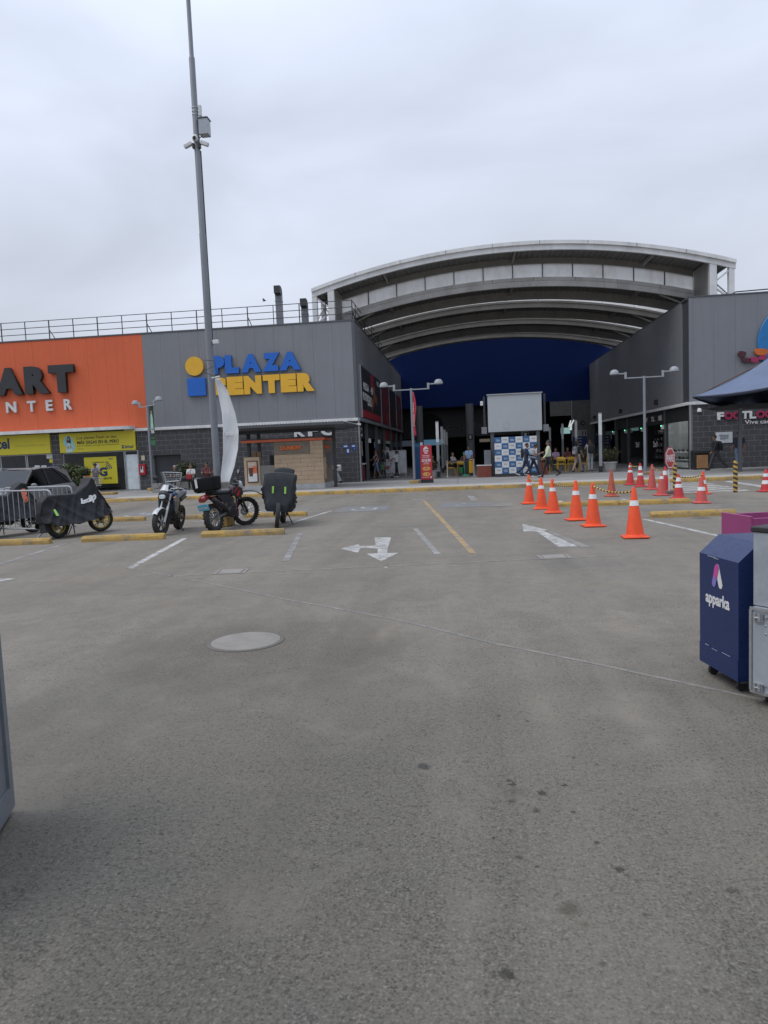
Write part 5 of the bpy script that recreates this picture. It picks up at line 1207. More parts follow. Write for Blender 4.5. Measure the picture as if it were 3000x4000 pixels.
# ---- litter bin, planters
r = thing('litter_bin', 'black litter bin with vertical wooden slats by shoe shop', 'litter bin', (11.73, 37.05, PZ))
b = MB(); b.box(-.36, .36, -.3, .3, 0, .06); b.box(-.36, -.28, -.3, .3, .06, .78); b.box(.28, .36, -.3, .3, .06, .78); b.box(-.28, .28, -.2, .3, .06, .78); b.box(-.38, .38, -.32, .32, .78, .96, 0, .03); b.build('case', M_BLACK, r)
for k in range(6): b = MB(); b.box(-.27 + k * .09, -.27 + k * .09 + .083, -.31, -.26, .07, .72, 0, .005); b.build('slat', mat('bin_wood', (.36, .19, .085), .55, var=.2, scale=5), r)
M_LEAF = mat('leaf_dark', (.030, .048, .016), .5, var=.6, scale=7, spec=.4); M_LEAF2 = mat('leaf_light', (.085, .12, .035), .5, var=.4, scale=9); M_LEAFY = mat('leaf_brown', (.14, .10, .04), .6, var=.4, scale=9)
M_BARK = mat('bark', (.08, .06, .045), .9)
def foliage(parent, c, rad, n, size, mats_, seed=0, name='crown'):
    rn = random.Random(seed); b = MB(); lobes = [(Vector((rn.uniform(-.6, .6) * rad[0], rn.uniform(-.6, .6) * rad[1], rn.uniform(-.55, .6) * rad[2])), rn.uniform(.35, .6)) for _ in range(12)]
    for i in range(n):
        lc, lr = lobes[rn.randrange(12)]
        d = Vector((rn.gauss(0, 1), rn.gauss(0, 1), rn.gauss(0, 1))).normalized() * rn.uniform(.5, 1.05)
        p = Vector(c) + lc + Vector((d.x * rad[0] * lr, d.y * rad[1] * lr, d.z * rad[2] * lr))
        nrm = (d + Vector((rn.uniform(-.7, .7), rn.uniform(-.7, .7), rn.uniform(-.2, .9)))).normalized()
        a = nrm.cross(Vector((rn.uniform(-1, 1), rn.uniform(-1, 1), rn.uniform(-1, 1)))).normalized(); q = nrm.cross(a); s = size * rn.uniform(.6, 1.3)
        b.add([p - a * s, p + q * s * .42 + nrm * s * .12, p + a * s, p - q * s * .42 + nrm * s * .12], [(0, 1, 2, 3)], rn.choices(range(len(mats_)), [5, 2, 1][:len(mats_)])[0])
    return b.build(name, mats_, parent, smooth=0)
def bush(label, loc, rad, zc, n, pot=True, group=None, seed=0):
    r = thing('shrub', label, 'shrub', loc, 0, group)
    b = MB(); rn = random.Random(seed)
    for k in range(6): b.path([(rn.uniform(-.06, .06), rn.uniform(-.06, .06), .3), (rn.uniform(-.2, .2), rn.uniform(-.2, .2), zc * .7), (rn.uniform(-.6, .6) * rad[0], rn.uniform(-.6, .6) * rad[1], zc + rn.uniform(-.2, .3))], [.025, .018, .006], 6)
    b.build('stem', M_BARK, r)
    foliage(r, (0, 0, zc), rad, n, .075, [M_LEAF, M_LEAF2, M_LEAFY], seed); return r
def planter(label, loc, w, d, h, m=None):
    r = thing('planter', label, 'planter', loc)
    b = MB(); b.box(-w / 2, w / 2, -d / 2, d / 2, 0, h - .03, 0, .015); b.build('trough', m or mat('planter_concrete', (.26, .25, .23), .85, var=.2, scale=4, dirt=.3), r)
    b = MB(); b.box(-w / 2 + .05, w / 2 - .05, -d / 2 + .05, d / 2 - .05, h - .03, h + .005); b.build('soil', M_BARK, r); return r
bush('dense dark green shrub beside the yellow poster behind the car', (-20.75, 36.2, PZ), (.92, .5, .62), 1.02, 2600, seed=3)
planter('grey concrete planter box under the shrub by the phone shop', (-20.6, 36.2, PZ), 1.7, .6, .42)
bush('green shrub with yellowish leaves behind the seated people', (-14.55, 36.3, PZ), (.55, .4, .48), 1.0, 1200, seed=5)
planter('grey concrete planter bench under the seated people', (-13.7, 36.1, PZ), 3.2, .6, .42)
for (x, y, w, lb) in ((-17.7, 33.3, 1.2, 'short yellow kerb block beside the shopping cart man'), ):
    b = MB(); b.box(-w / 2, w / 2, -.25, .25, 0, .12, 0, .02); o = b.build('kerb_block', M_KERB, None, (x, y, PZ)); tag(o, lb, 'kerb block')
b = MB(); b.prism([(-.2, -.22), (.2, -.22), (.2, .22), (-.2, .22)], .45, 'xy', 0); o = b.build('bollard_seat', MATS['planter_concrete'], None, (-14.9, 33.3, PZ)); tag(o, 'small square concrete block seat behind the white motorcycle', 'seat')
def pot_plant(label, loc, s, seed, tall=1.0):
    r = thing('potted_plant', label, 'potted plant', loc)
    b = MB(); b.lathe([(0, 0), (.24 * s, 0), (.27 * s, .08), (.33 * s, .44 * s), (.37 * s, .45 * s), (.37 * s, .51 * s), (.32 * s, .51 * s), (.30 * s, .44 * s), (0, .44 * s)], 18); b.build('pot', mat('pot_white', (.42, .42, .40), .6, dirt=.3), r)
    rn = random.Random(seed); b = MB(); f = MB()
    for k in range(26):
        a = rn.uniform(0, 6.28); L = rn.uniform(.5, .95) * tall; ln = rn.uniform(.25, .8)
        tip = Vector((math.cos(a) * L * ln, math.sin(a) * L * ln, .45 * s + L * (1 - ln * .35))); p0 = Vector((math.cos(a) * .05, math.sin(a) * .05, .44 * s)); mid = p0.lerp(tip, .5) + Vector((0, 0, .1))
        b.path([p0, mid, tip], [.008, .006, .003], 4)
        for j in range(30):
            t_ = rn.uniform(.2, 1); p = p0.lerp(tip, t_) + Vector((rn.uniform(-.06, .06), rn.uniform(-.06, .06), rn.uniform(-.02, .1))); d_ = Vector((rn.uniform(-1, 1), rn.uniform(-1, 1), rn.uniform(-.4, .8))).normalized(); q = d_.cross(Vector((0, 0, 1))).normalized() if abs(d_.z) < .95 else Vector((1, 0, 0)); s_ = rn.uniform(.08, .16)
            f.add([p, p + d_ * s_ * .5 + q * s_ * .16, p + d_ * s_, p + d_ * s_ * .5 - q * s_ * .16], [(0, 1, 2, 3)], rn.choices((0, 1, 2), (3, 2, 2))[0])
    b.build('stem', M_BARK, r); f.build('crown', [M_LEAF, M_LEAF2, M_LEAFY], r, smooth=0); return r
pot_plant('bushy plant in a white pot beside the right light column', (7.75, 39.0, PZ), 1.0, 11)
pot_plant('second bushy potted plant farther back by the right column', (7.0, 41.2, PZ), .9, 12)
pot_plant('leafy plant in a grey pot beside the left light column', (-1.75, 39.4, PZ), .8, 13, 1.15)
pot_plant('potted palm-like plant behind the yellow chairs', (5.6, 47.0, PZ), .8, 14, 1.2)

# ---- food-court furniture
M_CHY = mat('chair_yellow', (.56, .33, .03), .45, var=.1, scale=6)
def yellow_chair(label, loc, rz, first=[]):
    if first: return copy_tree(first[0], loc, rz, label)
    r = thing('cafe_chair', label, 'chair', loc, rz, 'yellow plastic cafe chairs')
    b = MB(); b.box(-.21, .21, -.21, .20, .43, .455, 0, .01); b.build('seat', M_CHY, r)
    b = MB(); b.grid(lambda u, v: (-.20 + .40 * u, .22 + .03 * v - .03 * (1 - (2 * u - 1) ** 2), .62 + .2 * v), 8, 3); o = b.build('backrest', M_CHY, r); md = o.modifiers.new('t', 'SOLIDIFY'); md.thickness = .015
    for sx in (-1, 1):
        b = MB(); b.path([(sx * .19, -.18, .44), (sx * .22, -.23, 0)], .016, 8); b.build('leg', M_CHY, r)
        b = MB(); b.path([(sx * .20, .25, .82), (sx * .19, .20, .45), (sx * .22, .27, 0)], .016, 8); b.build('leg', M_CHY, r)
    first.append(r); return r
def cafe_table(label, loc, rz=0, first=[]):
    if first: return copy_tree(first[0], loc, rz, label)
    r = thing('cafe_table', label, 'table', loc, rz, 'small cafe tables')
    b = MB(); b.box(-.35, .35, -.35, .35, .72, .75, 0, .008); b.build('tabletop', mat('table_wood', (.42, .28, .12), .5), r); b = MB(); b.lathe([(0, 0), (.25, 0), (.25, .02), (.03, .04), (.03, .72), (0, .72)], 14); b.build('leg', M_STEEL, r)
    first.append(r); return r
cafe_table('cafe table at the left behind the rope stanchions', (-.3, 42.3, PZ)); cafe_table('cafe table nearest the walking woman with beige trousers', (5.6, 40.9, PZ)); cafe_table('cafe table behind the man in the pale shirt', (4.55, 41.6, PZ)); cafe_table('cafe table deeper behind the yellow chairs', (6.0, 43.8, PZ)); cafe_table('cafe table behind the backdrop among seated diners', (3.6, 45.0, PZ))
for (x, y, a, lb) in ((-.75, 41.5, 100, 'yellow chair left of the cleaning trolley, side on'), (-.15, 41.4, 170, 'yellow chair with its back to us left of trolley'), (1.05, 42.6, -80, 'yellow chair behind the yellow cleaning bag'), (5.0, 40.2, 70, 'yellow chair side on behind pale shirt man'), (5.35, 40.1, 175, 'yellow chair back towards us, left of pair'), (5.85, 40.1, 185, 'yellow chair back towards us, right of pair'), (6.55, 40.4, -95, 'yellow chair side on before the second woman'), (4.3, 40.9, 120, 'yellow chair just behind the pale shirt man'), (5.6, 42.3, 0, 'yellow chair facing us behind the near table'), (4.0, 42.6, 30, 'yellow chair deep behind the dark screen post')):
    yellow_chair(lb, (x, y, PZ), R(a))
r = thing('rope_stanchions', 'thin white stanchions joined by a belt before the tables', 'barrier', (-.2, 39.5, PZ))
for x in (-.72, .75): b = MB(); b.lathe([(0, 0), (.10, 0), (.10, .02), (.018, .03), (.018, .92), (0, .93)], 12, (x, 0, 0)); b.build('post', M_WHITE, r)
b = MB(); b.box(-.72, .75, -.004, .004, .84, .89); b.build('belt', mat('belt_purple', (.05, .035, .08), .7), r)
r = thing('cleaning_trolley', 'janitor trolley with hanging yellow bag and green bucket', 'trolley', (.15, 40.2, PZ))
b = MB(); b.box(-.45, .30, -.2, .2, .1, .18, 0, .02); b.box(-.15, .10, -.2, .2, .18, .9, 0, .02); b.build('frame', M_BLACK, r); b = MB(); b.box(.12, .40, -.22, .16, .12, .92, 0, .05); b.build('bag', mat('bag_yellow', (.58, .33, .02), .6), r); b = MB(); b.lathe([(0, .18), (.13, .18), (.16, .5), (.14, .5), (0, .48)], 14, (-.28, 0, 0)); b.build('bucket', mat('bucket_green', (.02, .20, .07), .5), r)
b = MB(); b.tube((-.10, -.25, .06), (-.16, -.2, 1.35), .014); b.box(-.25, .1, -.32, -.2, 0, .07, 0, .02); b.build('broom', mat('broom_green', (.05, .35, .18), .5), r)
for x in (-.38, .3): b = MB(); b.lathe([(0, -.02), (.06, -.02), (.06, .02), (0, .02)], 12, (x, -.18, .06), 'y'); b.build('wheel', M_BLACK, r)
r = thing('brick_counter', 'brick-red tiled counter with white top under the screen', 'counter', (1.05, 37.5, PZ))
b = MB(); b.box(-.36, .36, -.25, .25, 0, .60); b.build('body', M_JOINT, r)
M_BRK = mat('brick_red', (.22, .055, .035), .7, var=.2, scale=7)
for j in range(6):
    for i in range(4): b = MB(); b.box(-.36 + i * .18 + .003, -.36 + i * .18 + .177, -.265, -.25, .01 + j * .098, .01 + j * .098 + .092); b.build('tile', M_BRK, r)
b = MB(); b.box(-.39, .39, -.28, .28, .60, .64); b.build('counter_top', M_WHITE, r); b = MB(); b.box(.02, .36, -.1, .2, .64, 1.4); b.build('shelf_unit', M_STEEL, r)
r = thing('brick_planter', 'low brick-red planter at the right foot of the screen', 'planter', (4.15, 38.2, PZ)); b = MB(); b.box(-.2, .2, -.3, .3, 0, .62, 0, .01); b.build('body', M_BRK, r)

# ---- right-hand tent and post
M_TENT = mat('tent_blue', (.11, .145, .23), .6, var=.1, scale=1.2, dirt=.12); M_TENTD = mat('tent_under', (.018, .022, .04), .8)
r = thing('market_tent', 'large slate blue fabric canopy at the right picture edge', 'tent', (13.25, 32.7, PZ + .10))
ea = [(-3.2, 0, 3.27), (0, -3.2, 3.55), (3.2, 0, 3.27), (0, 3.2, 3.0)]; apx = Vector((.25, 0, 4.95))
b = MB()
for k in range(4):
    p, q = Vector(ea[k]), Vector(ea[(k + 1) % 4])
    def tf(u, v, p=p, q=q):
        e = p.lerp(q, u); e.z -= .12 * 4 * u * (1 - u); w = e.lerp(apx, v); w.z -= .16 * math.sin(math.pi * v); w.z += .012 * math.sin(u * 34) * (1 - v); return tuple(w)
    b.grid(tf, 20, 12)
o = b.build('canopy', [M_TENT], r, smooth=60); md = o.modifiers.new('t', 'SOLIDIFY'); md.thickness = .02; md.offset = -1
b = MB()
for k in range(4):
    p, q = Vector(ea[k]), Vector(ea[(k + 1) % 4])
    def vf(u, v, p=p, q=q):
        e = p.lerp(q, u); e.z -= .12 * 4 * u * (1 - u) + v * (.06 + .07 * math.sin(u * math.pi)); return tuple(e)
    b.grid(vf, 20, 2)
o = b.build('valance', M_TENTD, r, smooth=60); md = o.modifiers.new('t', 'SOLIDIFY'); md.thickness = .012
for k in range(4): b = MB(); b.tube(Vector(ea[k]) + Vector((0, 0, -.06)), apx + Vector((0, 0, -.12)), .025); b.build('rafter', mat('tent_pole_wood', (.12, .06, .035), .6), r)
b = MB(); b.tube((.25, 0, 0), (.25, 0, 4.85), .04); b.build('pole', M_STEEL, r)
r = thing('kiosk_shelter', 'dark flat-roofed shelter on a dark post under the tent', 'shelter', (12.05, 32.8, PZ))
b = MB(); b.box(-.07, .07, -.07, .07, 0, 2.80); b.build('post', M_GREYD, r); b = MB(); b.box(3.3, 3.44, -.07, .07, 0, 2.80); b.build('post', M_GREYD, r); 
b = MB(); b.add([(-.62, -.5, 2.89), (4.2, -.5, 2.89), (4.2, 2.6, 2.89), (-.62, 2.6, 2.89), (-.15, -.15, 2.79), (3.9, -.15, 2.79), (3.9, 2.3, 2.79), (-.15, 2.3, 2.79), (-.62, -.5, 2.93), (4.2, -.5, 2.93), (4.2, 2.6, 2.93), (-.62, 2.6, 2.93)], [(8, 9, 10, 11), (0, 1, 9, 8), (1, 2, 10, 9), (2, 3, 11, 10), (3, 0, 8, 11), (4, 5, 1, 0), (5, 6, 2, 1), (6, 7, 3, 2), (7, 4, 0, 3), (7, 6, 5, 4)]); b.build('roof', M_BLACK, r)

# ---- pay-station cabinet and cases in the right foreground
M_NB = mat('cabinet_navy', (.006, .020, .088), .34, var=.12, scale=3, spec=.5, dirt=.06)
hd = math.atan2(4.6 - 5.08, 1.68 - 1.6)          # along the front face, left to right as seen
r = thing('pay_cabinet', 'navy blue rolling cabinet with white lettering, right foreground', 'cabinet', (1.60, 5.08, 0), hd)
W_ = .487; D_ = .42                              # local x along the face, +y away from it (to the right)
pr = [(0, .085), (D_, .085), (D_, .965), (.135, .965), (0, .845)]
b = MB(); b.prism(pr, W_, 'yz', 0.0); b.build('body', M_NB, r, smooth=0)
b = MB(); b.box(.0, W_, -.004, .0, .085, .22); b.build('kick_plate', M_NB, r)
for (x, z, w, h) in ((.08, .222, .05, .004), (.17, .214, .07, .003), (.30, .222, .1, .003), (.12, .838, .1, .004), (.2, .833, .06, .004)):
    b = MB(); b.box(x, x + w, -.0055, -.0045, z, z + h); b.build('scratch', mat('scratch_pale', (.35, .37, .42), .6), r)
text('lettering', 'apparka', M_WHITE, r, .085, .385, .495, .60, -.0005, .002, .03)
def pill(p, q, rad, m, y, nm):
    b = MB(); p, q = Vector(p), Vector(q); d = (q - p); L = d.length; a0 = math.atan2(d.y, d.x); pts = []
    for a in np.linspace(-math.pi / 2, math.pi / 2, 9): pts.append((q.x + rad * math.cos(a0 + a), q.y + rad * math.sin(a0 + a)))
    for a in np.linspace(math.pi / 2, 3 * math.pi / 2, 9): pts.append((p.x + rad * math.cos(a0 + a), p.y + rad * math.sin(a0 + a)))
    b.prism(pts, .0015, 'xz', y); b.build(nm, m, r, smooth=0)
pill((.275, .665), (.235, .775), .024, M_WHITE, -.0020, 'logo_stroke'); pill((.195, .665), (.235, .775), .024, mat('logo_violet', (.19, .15, .42), .5), -.0037, 'logo_stroke'); pill((.218, .728), (.235, .775), .024, mat('logo_magenta', (.48, .06, .26), .5), -.0054, 'logo_stroke')
for (x, y) in ((.07, .06), (W_ - .07, .06), (.07, D_ - .06), (W_ - .07, D_ - .06)):
    b = MB(); b.lathe([(.0, -.014), (.032, -.014), (.036, -.008), (.036, .008), (.032, .014), (.0, .014)], 16, (x, y, .037), 'x'); cs = b.build('castor_wheel', M_BLACK, r); b = MB(); b.box(x - .02, x + .02, y - .015, y + .03, .055, .085); b.build('castor_fork', M_STEEL, cs)
r = thing('magenta_stand', 'magenta panelled counter stand behind the navy blue cabinet', 'stand', (2.06, 6.0, 0), hd)
M_MGT = mat('magenta_paint', (.27, .045, .15), .4, var=.06, scale=4)
b = MB(); b.box(0, .42, 0, .02, 0, 1.03, 0, .003); b.build('front_panel', M_MGT, r); b = MB(); b.box(.40, .42, .02, .55, 0, 1.015, 0, .003); b.build('side_panel', M_MGT, r); b = MB(); b.box(0, .02, .02, .55, 0, 1.015, 0, .003); b.build('side_panel', M_MGT, r); b = MB(); b.box(.02, .40, .02, .5, .60, .62); b.build('shelf', M_MGT, r)
M_CASE = mat('case_aluminium', (.38, .41, .44), .42, metal=.35, var=.12, scale=5, dirt=.15)
r = thing('flight_case', 'grey aluminium equipment case with hinges at right edge', 'case', (1.70, 4.46, 0), math.atan2(-.55, .40))
b = MB(); b.box(0, .95, 0, .5, .075, .60, 0, .006); b.build('body', M_CASE, r)
b = MB(); b.box(.02, .16, -.006, 0, .13, .50); b.box(.16, .93, -.006, 0, .30, .50); b.build('raised_panel', M_CASE, r)
b = MB(); b.box(0, .95, -.010, 0, .585, .602); b.box(0, .95, -.010, 0, .072, .09); b.box(-.004, .012, -.010, 0, .09, .585); b.build('edge_strip', M_ALU, r)
for z in (.545, .115):
    b = MB(); b.cbox((.055, -.012, z), (.06, .012, .05)); b.tube((.04, -.022, z - .02), (.04, -.022, z + .025), .008); b.tube((.07, -.022, z - .02), (.07, -.022, z + .025), .008); b.tube((.035, -.024, z), (.075, -.024, z), .006); b.build('latch', M_ALU, r)
for (x, z) in ((.10, .55), (.10, .50), (.10, .45), (.17, .54), (.17, .50), (.17, .45), (.17, .40), (.17, .35), (.17, .31)): b = MB(); b.ell((x, -.006, z), (.008, .006, .008), 8, 5); b.build('rivet', M_ALU, r)
for (x, y) in ((.08, .08), (.85, .08), (.08, .42), (.85, .42)): b = MB(); b.lathe([(0, -.015), (.034, -.015), (.034, .015), (0, .015)], 14, (x, y, .038), 'x'); b.build('castor', M_BLACK, r)
r = thing('grey_cabinet', 'grey metal cabinet with dark lid standing on the equipment case', 'cabinet', (1.725, 4.49, .603), math.atan2(-.55, .40))
b = MB(); b.box(0, .86, .0, .40, 0, .45, 0, .004); b.build('body', M_CASE, r); b = MB(); b.box(-.012, .87, -.012, .41, .45, .483, 0, .006); b.build('lid', M_BLACK, r)
# ---- steel cabinet at the left picture edge
r = thing('steel_cabinet', 'blue-grey steel cabinet edge at the left picture border', 'cabinet', (-2.165, 3.02, 0), math.atan2(-.2, .07))
b = MB(); b.box(0, .9, -.62, -.02, .03, 1.25, 0, .004); b.build('body', mat('steel_bluegrey', (.14, .155, .175), .45, var=.12, scale=4, dirt=.2), r)
b = MB(); b.box(0.0, .9, -.02, .0, .03, .14); b.box(0, .055, -.02, .0, .14, 1.25); b.build('door_frame', MATS['steel_bluegrey'], r); b = MB(); b.box(.057, .9, -.02, -.012, .142, 1.22); b.build('door_panel', MATS['steel_bluegrey'], r)
b = MB(); b.box(.02, .06, -.5, -.1, 0, .03); b.build('foot', M_BLACK, r)
# ================================================================== MOTORCYCLES
M_TYRE = mat('tyre_rubber', (.028, .027, .026), .85, var=.25, scale=30, bump=.3, bscale=120)
M_CHROME = mat('chrome', (.55, .56, .57), .2, metal=.9, var=.05); M_ENG = mat('engine_black', (.025, .025, .027), .45, var=.3, scale=12); M_ENGS = mat('engine_silver', (.28, .28, .28), .4, metal=.6)
M_SEAT = mat('seat_vinyl', (.02, .02, .022), .55); M_GOLD = mat('rim_gold', (.50, .38, .09), .35, metal=.4); M_PLATE = mat('plate_blue', (.10, .36, .50), .5); M_BWHITE = mat('bike_white', (.44, .45, .45), .3, coat=.4); M_BBLUE = mat('bike_blue', (.03, .06, .12), .3, coat=.4); M_BRED = mat('bike_red', (.42, .02, .025), .3, coat=.4); M_TAIL = mat('tail_red', (.17, .01, .012), .25)
M_MIRR = mat('mirror_glass', (.7, .74, .78), .06, metal=1.0)
def wheel(root, name, c, r_, w, rim_m, T=None, spokes=36, wire=True, knob=False):
    """tyre, with rim, spokes, hub and disc as its sub-parts; axle along local y"""
    def nb():
        b = MB(); b.T = T; return b
    b = nb(); k = w / 2; ri = r_ - w * .85
    prof = [(ri, -k * .62), (ri + w * .25, -k * .95), (r_ - w * .22, -k), (r_ - w * .04, -k * .6), (r_, 0), (r_ - w * .04, k * .6), (r_ - w * .22, k), (ri + w * .25, k * .95), (ri, k * .62)]
    b.lathe(prof, 36, c, 'y')
    if knob:
        for i in range(40):
            a = 2 * math.pi * i / 40
            for s in (-1, 1):
                cc = Vector((c[0] + math.cos(a) * r_, c[1] + s * k * (.38 if i % 2 else .75), c[2] + math.sin(a) * r_)); t1 = Vector((-math.sin(a), 0, math.cos(a))) * .016; t2 = Vector((0, .014, 0)); nn = Vector((math.cos(a), 0, math.sin(a))) * .012
                vs = [cc + sx * t1 + sy * t2 + sz * nn for sz in (-1, 1) for sx, sy in ((-1, -1), (1, -1), (1, 1), (-1, 1))]
                b.add(vs, [(0, 3, 2, 1), (4, 5, 6, 7), (0, 1, 5, 4), (1, 2, 6, 5), (2, 3, 7, 6), (3, 0, 4, 7)])
    ty = b.build(name, M_TYRE, root)
    b = nb(); b.lathe([(ri - .022, -k * .55), (ri + .004, -k * .66), (ri + .004, k * .66), (ri - .022, k * .55), (ri - .026, 0), (ri - .022, -k * .55)], 36, c, 'y'); b.build('rim', rim_m, ty)
    b = nb(); b.lathe([(.0, -.05), (.045, -.05), (.035, -.02), (.035, .02), (.045, .05), (0, .05)], 16, c, 'y'); b.build('hub', M_ENGS, ty)
    b = nb()
    if wire:
        for i in range(spokes):
            a = 2 * math.pi * i / spokes; s = (1 if i % 2 else -1); a2 = a + (.35 if (i // 2) % 2 else -.35)
            b.path([(c[0] + .036 * math.cos(a2), c[1] + s * .035, c[2] + .036 * math.sin(a2)), (c[0] + (ri - .01) * math.cos(a), c[1], c[2] + (ri - .01) * math.sin(a))], .003, 3, caps=False)
    else:
        for i in range(5):
            a = 2 * math.pi * i / 5 + .3
            for da in (-.16, .16): b.path([(c[0] + .03 * math.cos(a), c[1], c[2] + .03 * math.sin(a)), (c[0] + (ri - .01) * math.cos(a + da), c[1], c[2] + (ri - .01) * math.sin(a + da))], [.018, .012], 5, caps=False)
    b.build('spokes', rim_m if not wire else M_CHROME, ty)
    b = nb(); b.lathe([(.06, .055), (.115, .055), (.115, .060), (.06, .060)], 24, c, 'y'); b.build('brake_disc', M_CHROME, ty)
    return ty
def loft(b, st, n=14, m=0):
    """closed rounded body through stations (x, zc, hw, hh[, yc])"""
    vs = []; fs = []
    for s in st:
        x, zc, hw, hh = s[:4]; yc = s[4] if len(s) > 4 else 0
        for k in range(n):
            t = 2 * math.pi * k / n; cx, sx = math.cos(t), math.sin(t)
            vs.append((x, yc + hw * math.copysign(abs(cx) ** .75, cx), zc + hh * math.copysign(abs(sx) ** .75, sx)))
    for i in range(len(st) - 1):
        for k in range(n): j = (k + 1) % n; fs.append((i * n + k, i * n + j, (i + 1) * n + j, (i + 1) * n + k))
    fs += [tuple(range(n - 1, -1, -1)), tuple(range((len(st) - 1) * n, len(st) * n))]
    fs = [f[::-1] for f in fs]; b.add(vs, fs, m)
def steer_T(head, rake, ang):
    ax = Vector((-math.sin(rake), 0, math.cos(rake)))
    return Matrix.Translation(head) @ Matrix.Rotation(ang, 4, ax) @ Matrix.Translation(-Vector(head))
def motorcycle(label, loc, heading, lean, steer, kind):
    """local x forward, y left, z up; origin on the ground under the middle"""
    r = thing('motorcycle', label, 'motorcycle', loc); r.rotation_euler = (lean, 0, heading)
    dirt = kind == 'dirt'
    rf, rr_, wb = (.345, .315, 1.36) if dirt else (.30, .30, 1.34)
    tf, tr = (.085, .115) if dirt else (.11, .14)
    xr, xf = -wb / 2, wb / 2; rake = R(26); top = Vector((.36, 0, 1.00 if dirt else .92))
    T = steer_T(top, rake, steer)
    wheel(r, 'rear_wheel', (xr, 0, rr_), rr_, tr, M_CHROME if dirt else M_BLACK, wire=dirt, knob=dirt)
    wheel(r, 'front_wheel', (xf, 0, rf), rf, tf, M_BLACK if dirt else M_BLACK, T=T, wire=dirt, knob=dirt)
    def P(name, m, fn, smooth=30, steerd=False, parent=None):
        b = MB();
        if steerd: b.T = T
        fn(b); return b.build(name, m, parent or r, smooth=smooth)
    forkm = M_ENG if dirt else M_BWHITE
    for s in (-1, 1):
        P('fork_leg', forkm, lambda b: (b.path([(xf - .0, s * .085, rf), (.36 + (xf - .36) * .45, s * .085, rf + (top.z - rf) * .55)], .027, 10), b.path([(.36 + (xf - .36) * .45, s * .085, rf + (top.z - rf) * .55), (top.x - .01, s * .085, top.z + .05)], .020, 10)), steerd=True)
    P('fork_clamp', M_ENG, lambda b: (b.cbox((top.x, 0, top.z + .03), (.07, .22, .035)), b.cbox((top.x + .07, 0, top.z - .16), (.07, .22, .035))), steerd=True)
    hb = top.z + (.14 if dirt else .10)
    P('handlebar', M_BLACK, lambda b: b.path([(top.x - .13, .40, hb + .01), (top.x - .09, .24, hb + .03), (top.x, .10, hb - .05), (top.x, -.10, hb - .05), (top.x - .09, -.24, hb + .03), (top.x - .13, -.40, hb + .01)], [.017, .013, .012, .012, .013, .017], 8), steerd=True)
    for s in (-1, 1):
        P('grip', M_SEAT, lambda b: b.tube((top.x - .10, s * .28, hb + .026), (top.x - .13, s * .41, hb + .01), .018, n=10), steerd=True)
        P('lever', M_ENGS, lambda b: b.path([(top.x - .06, s * .24, hb + .03), (top.x - .05, s * .38, hb + .01)], .006, 5), steerd=True)
        mz = hb + .22
        mo = P('mirror', M_BLACK, lambda b: (b.path([(top.x - .08, s * .24, hb + .03), (top.x - .06, s * .30, hb + .14), (top.x - .07, s * .34, mz)], .006, 6), b.ell((top.x - .07, s * .36, mz + .03), (.022, .065, .052), 14, 8)), steerd=True)
        P('mirror_glass', M_MIRR, lambda b: b.lathe([(0, -.001), (.05, -.001), (.05, .001), (0, .001)], 16, (top.x - .094, s * .36, mz + .03), 'x'), steerd=True, parent=mo)
    P('instrument', M_BLACK, lambda b: loft(b, [(top.x - .02, top.z + .13, .06, .03), (top.x + .06, top.z + .15, .07, .045), (top.x + .10, top.z + .14, .05, .03)]), steerd=True)
    # frame, engine, swingarm
    P('frame', M_ENG if not dirt else mat('frame_maroon', (.10, .012, .016), .4), lambda b: (b.path([(top.x - .02, .05, top.z - .08), (.16, .10, .50), (.02, .11, .30), (-.22, .12, .30), (-.28, .11, .48)], .022, 8), b.path([(top.x - .02, -.05, top.z - .08), (.16, -.10, .50), (.02, -.11, .30), (-.22, -.12, .30), (-.28, -.11, .48)], .022, 8), b.path([(top.x - .02, 0, top.z - .05), (.05, 0, .80), (-.30, .09, .70), (-.82, .08, .80)], .02, 8), b.path([(-.30, -.09, .70), (-.82, -.08, .80)], .018, 8), b.path([(-.28, .10, .46), (-.30, .09, .70)], .018, 8), b.path([(-.28, -.10, .46), (-.30, -.09, .70)], .018, 8)))
    P('engine', M_ENG, lambda b: (loft(b, [(-.26, .40, .10, .08), (-.18, .41, .135, .12), (.02, .40, .135, .12), (.12, .40, .11, .09)]), b.lathe([(0, -.155), (.10, -.15), (.115, -.13), (.115, -.10)], 18, (-.10, 0, .40), 'y'), b.lathe([(.11, .10), (.11, .13), (.095, .15), (0, .155)], 18, (-.12, 0, .40), 'y')))
    def cyl(b):
        b.T = Matrix.Translation((.05, 0, .50)) @ Matrix.Rotation(R(14), 4, 'Y')
        for i in range(7): b.cbox((0, 0, .03 + i * .03), (.17 - .004 * i, .18, .012), 0)
        b.cbox((0, 0, .13), (.11, .12, .24)); b.T = None
    P('cylinder_fins', M_ENGS, cyl)
    for s in (-1, 1): P('swingarm', M_ENGS if dirt else M_ENG, lambda b: b.bar((-.24, s * .10, .38), (xr, s * .105, rr_), .03, .055))
    P('shock', M_BRED if dirt else M_ENG, lambda b: b.path([(-.30, .0, .68), (-.42, 0, .42)], .035, 10))
    P('chain_guard', M_ENG, lambda b: b.bar((-.28, .09, .42), (xr + .04, .095, rr_ + .10), .02, .05))
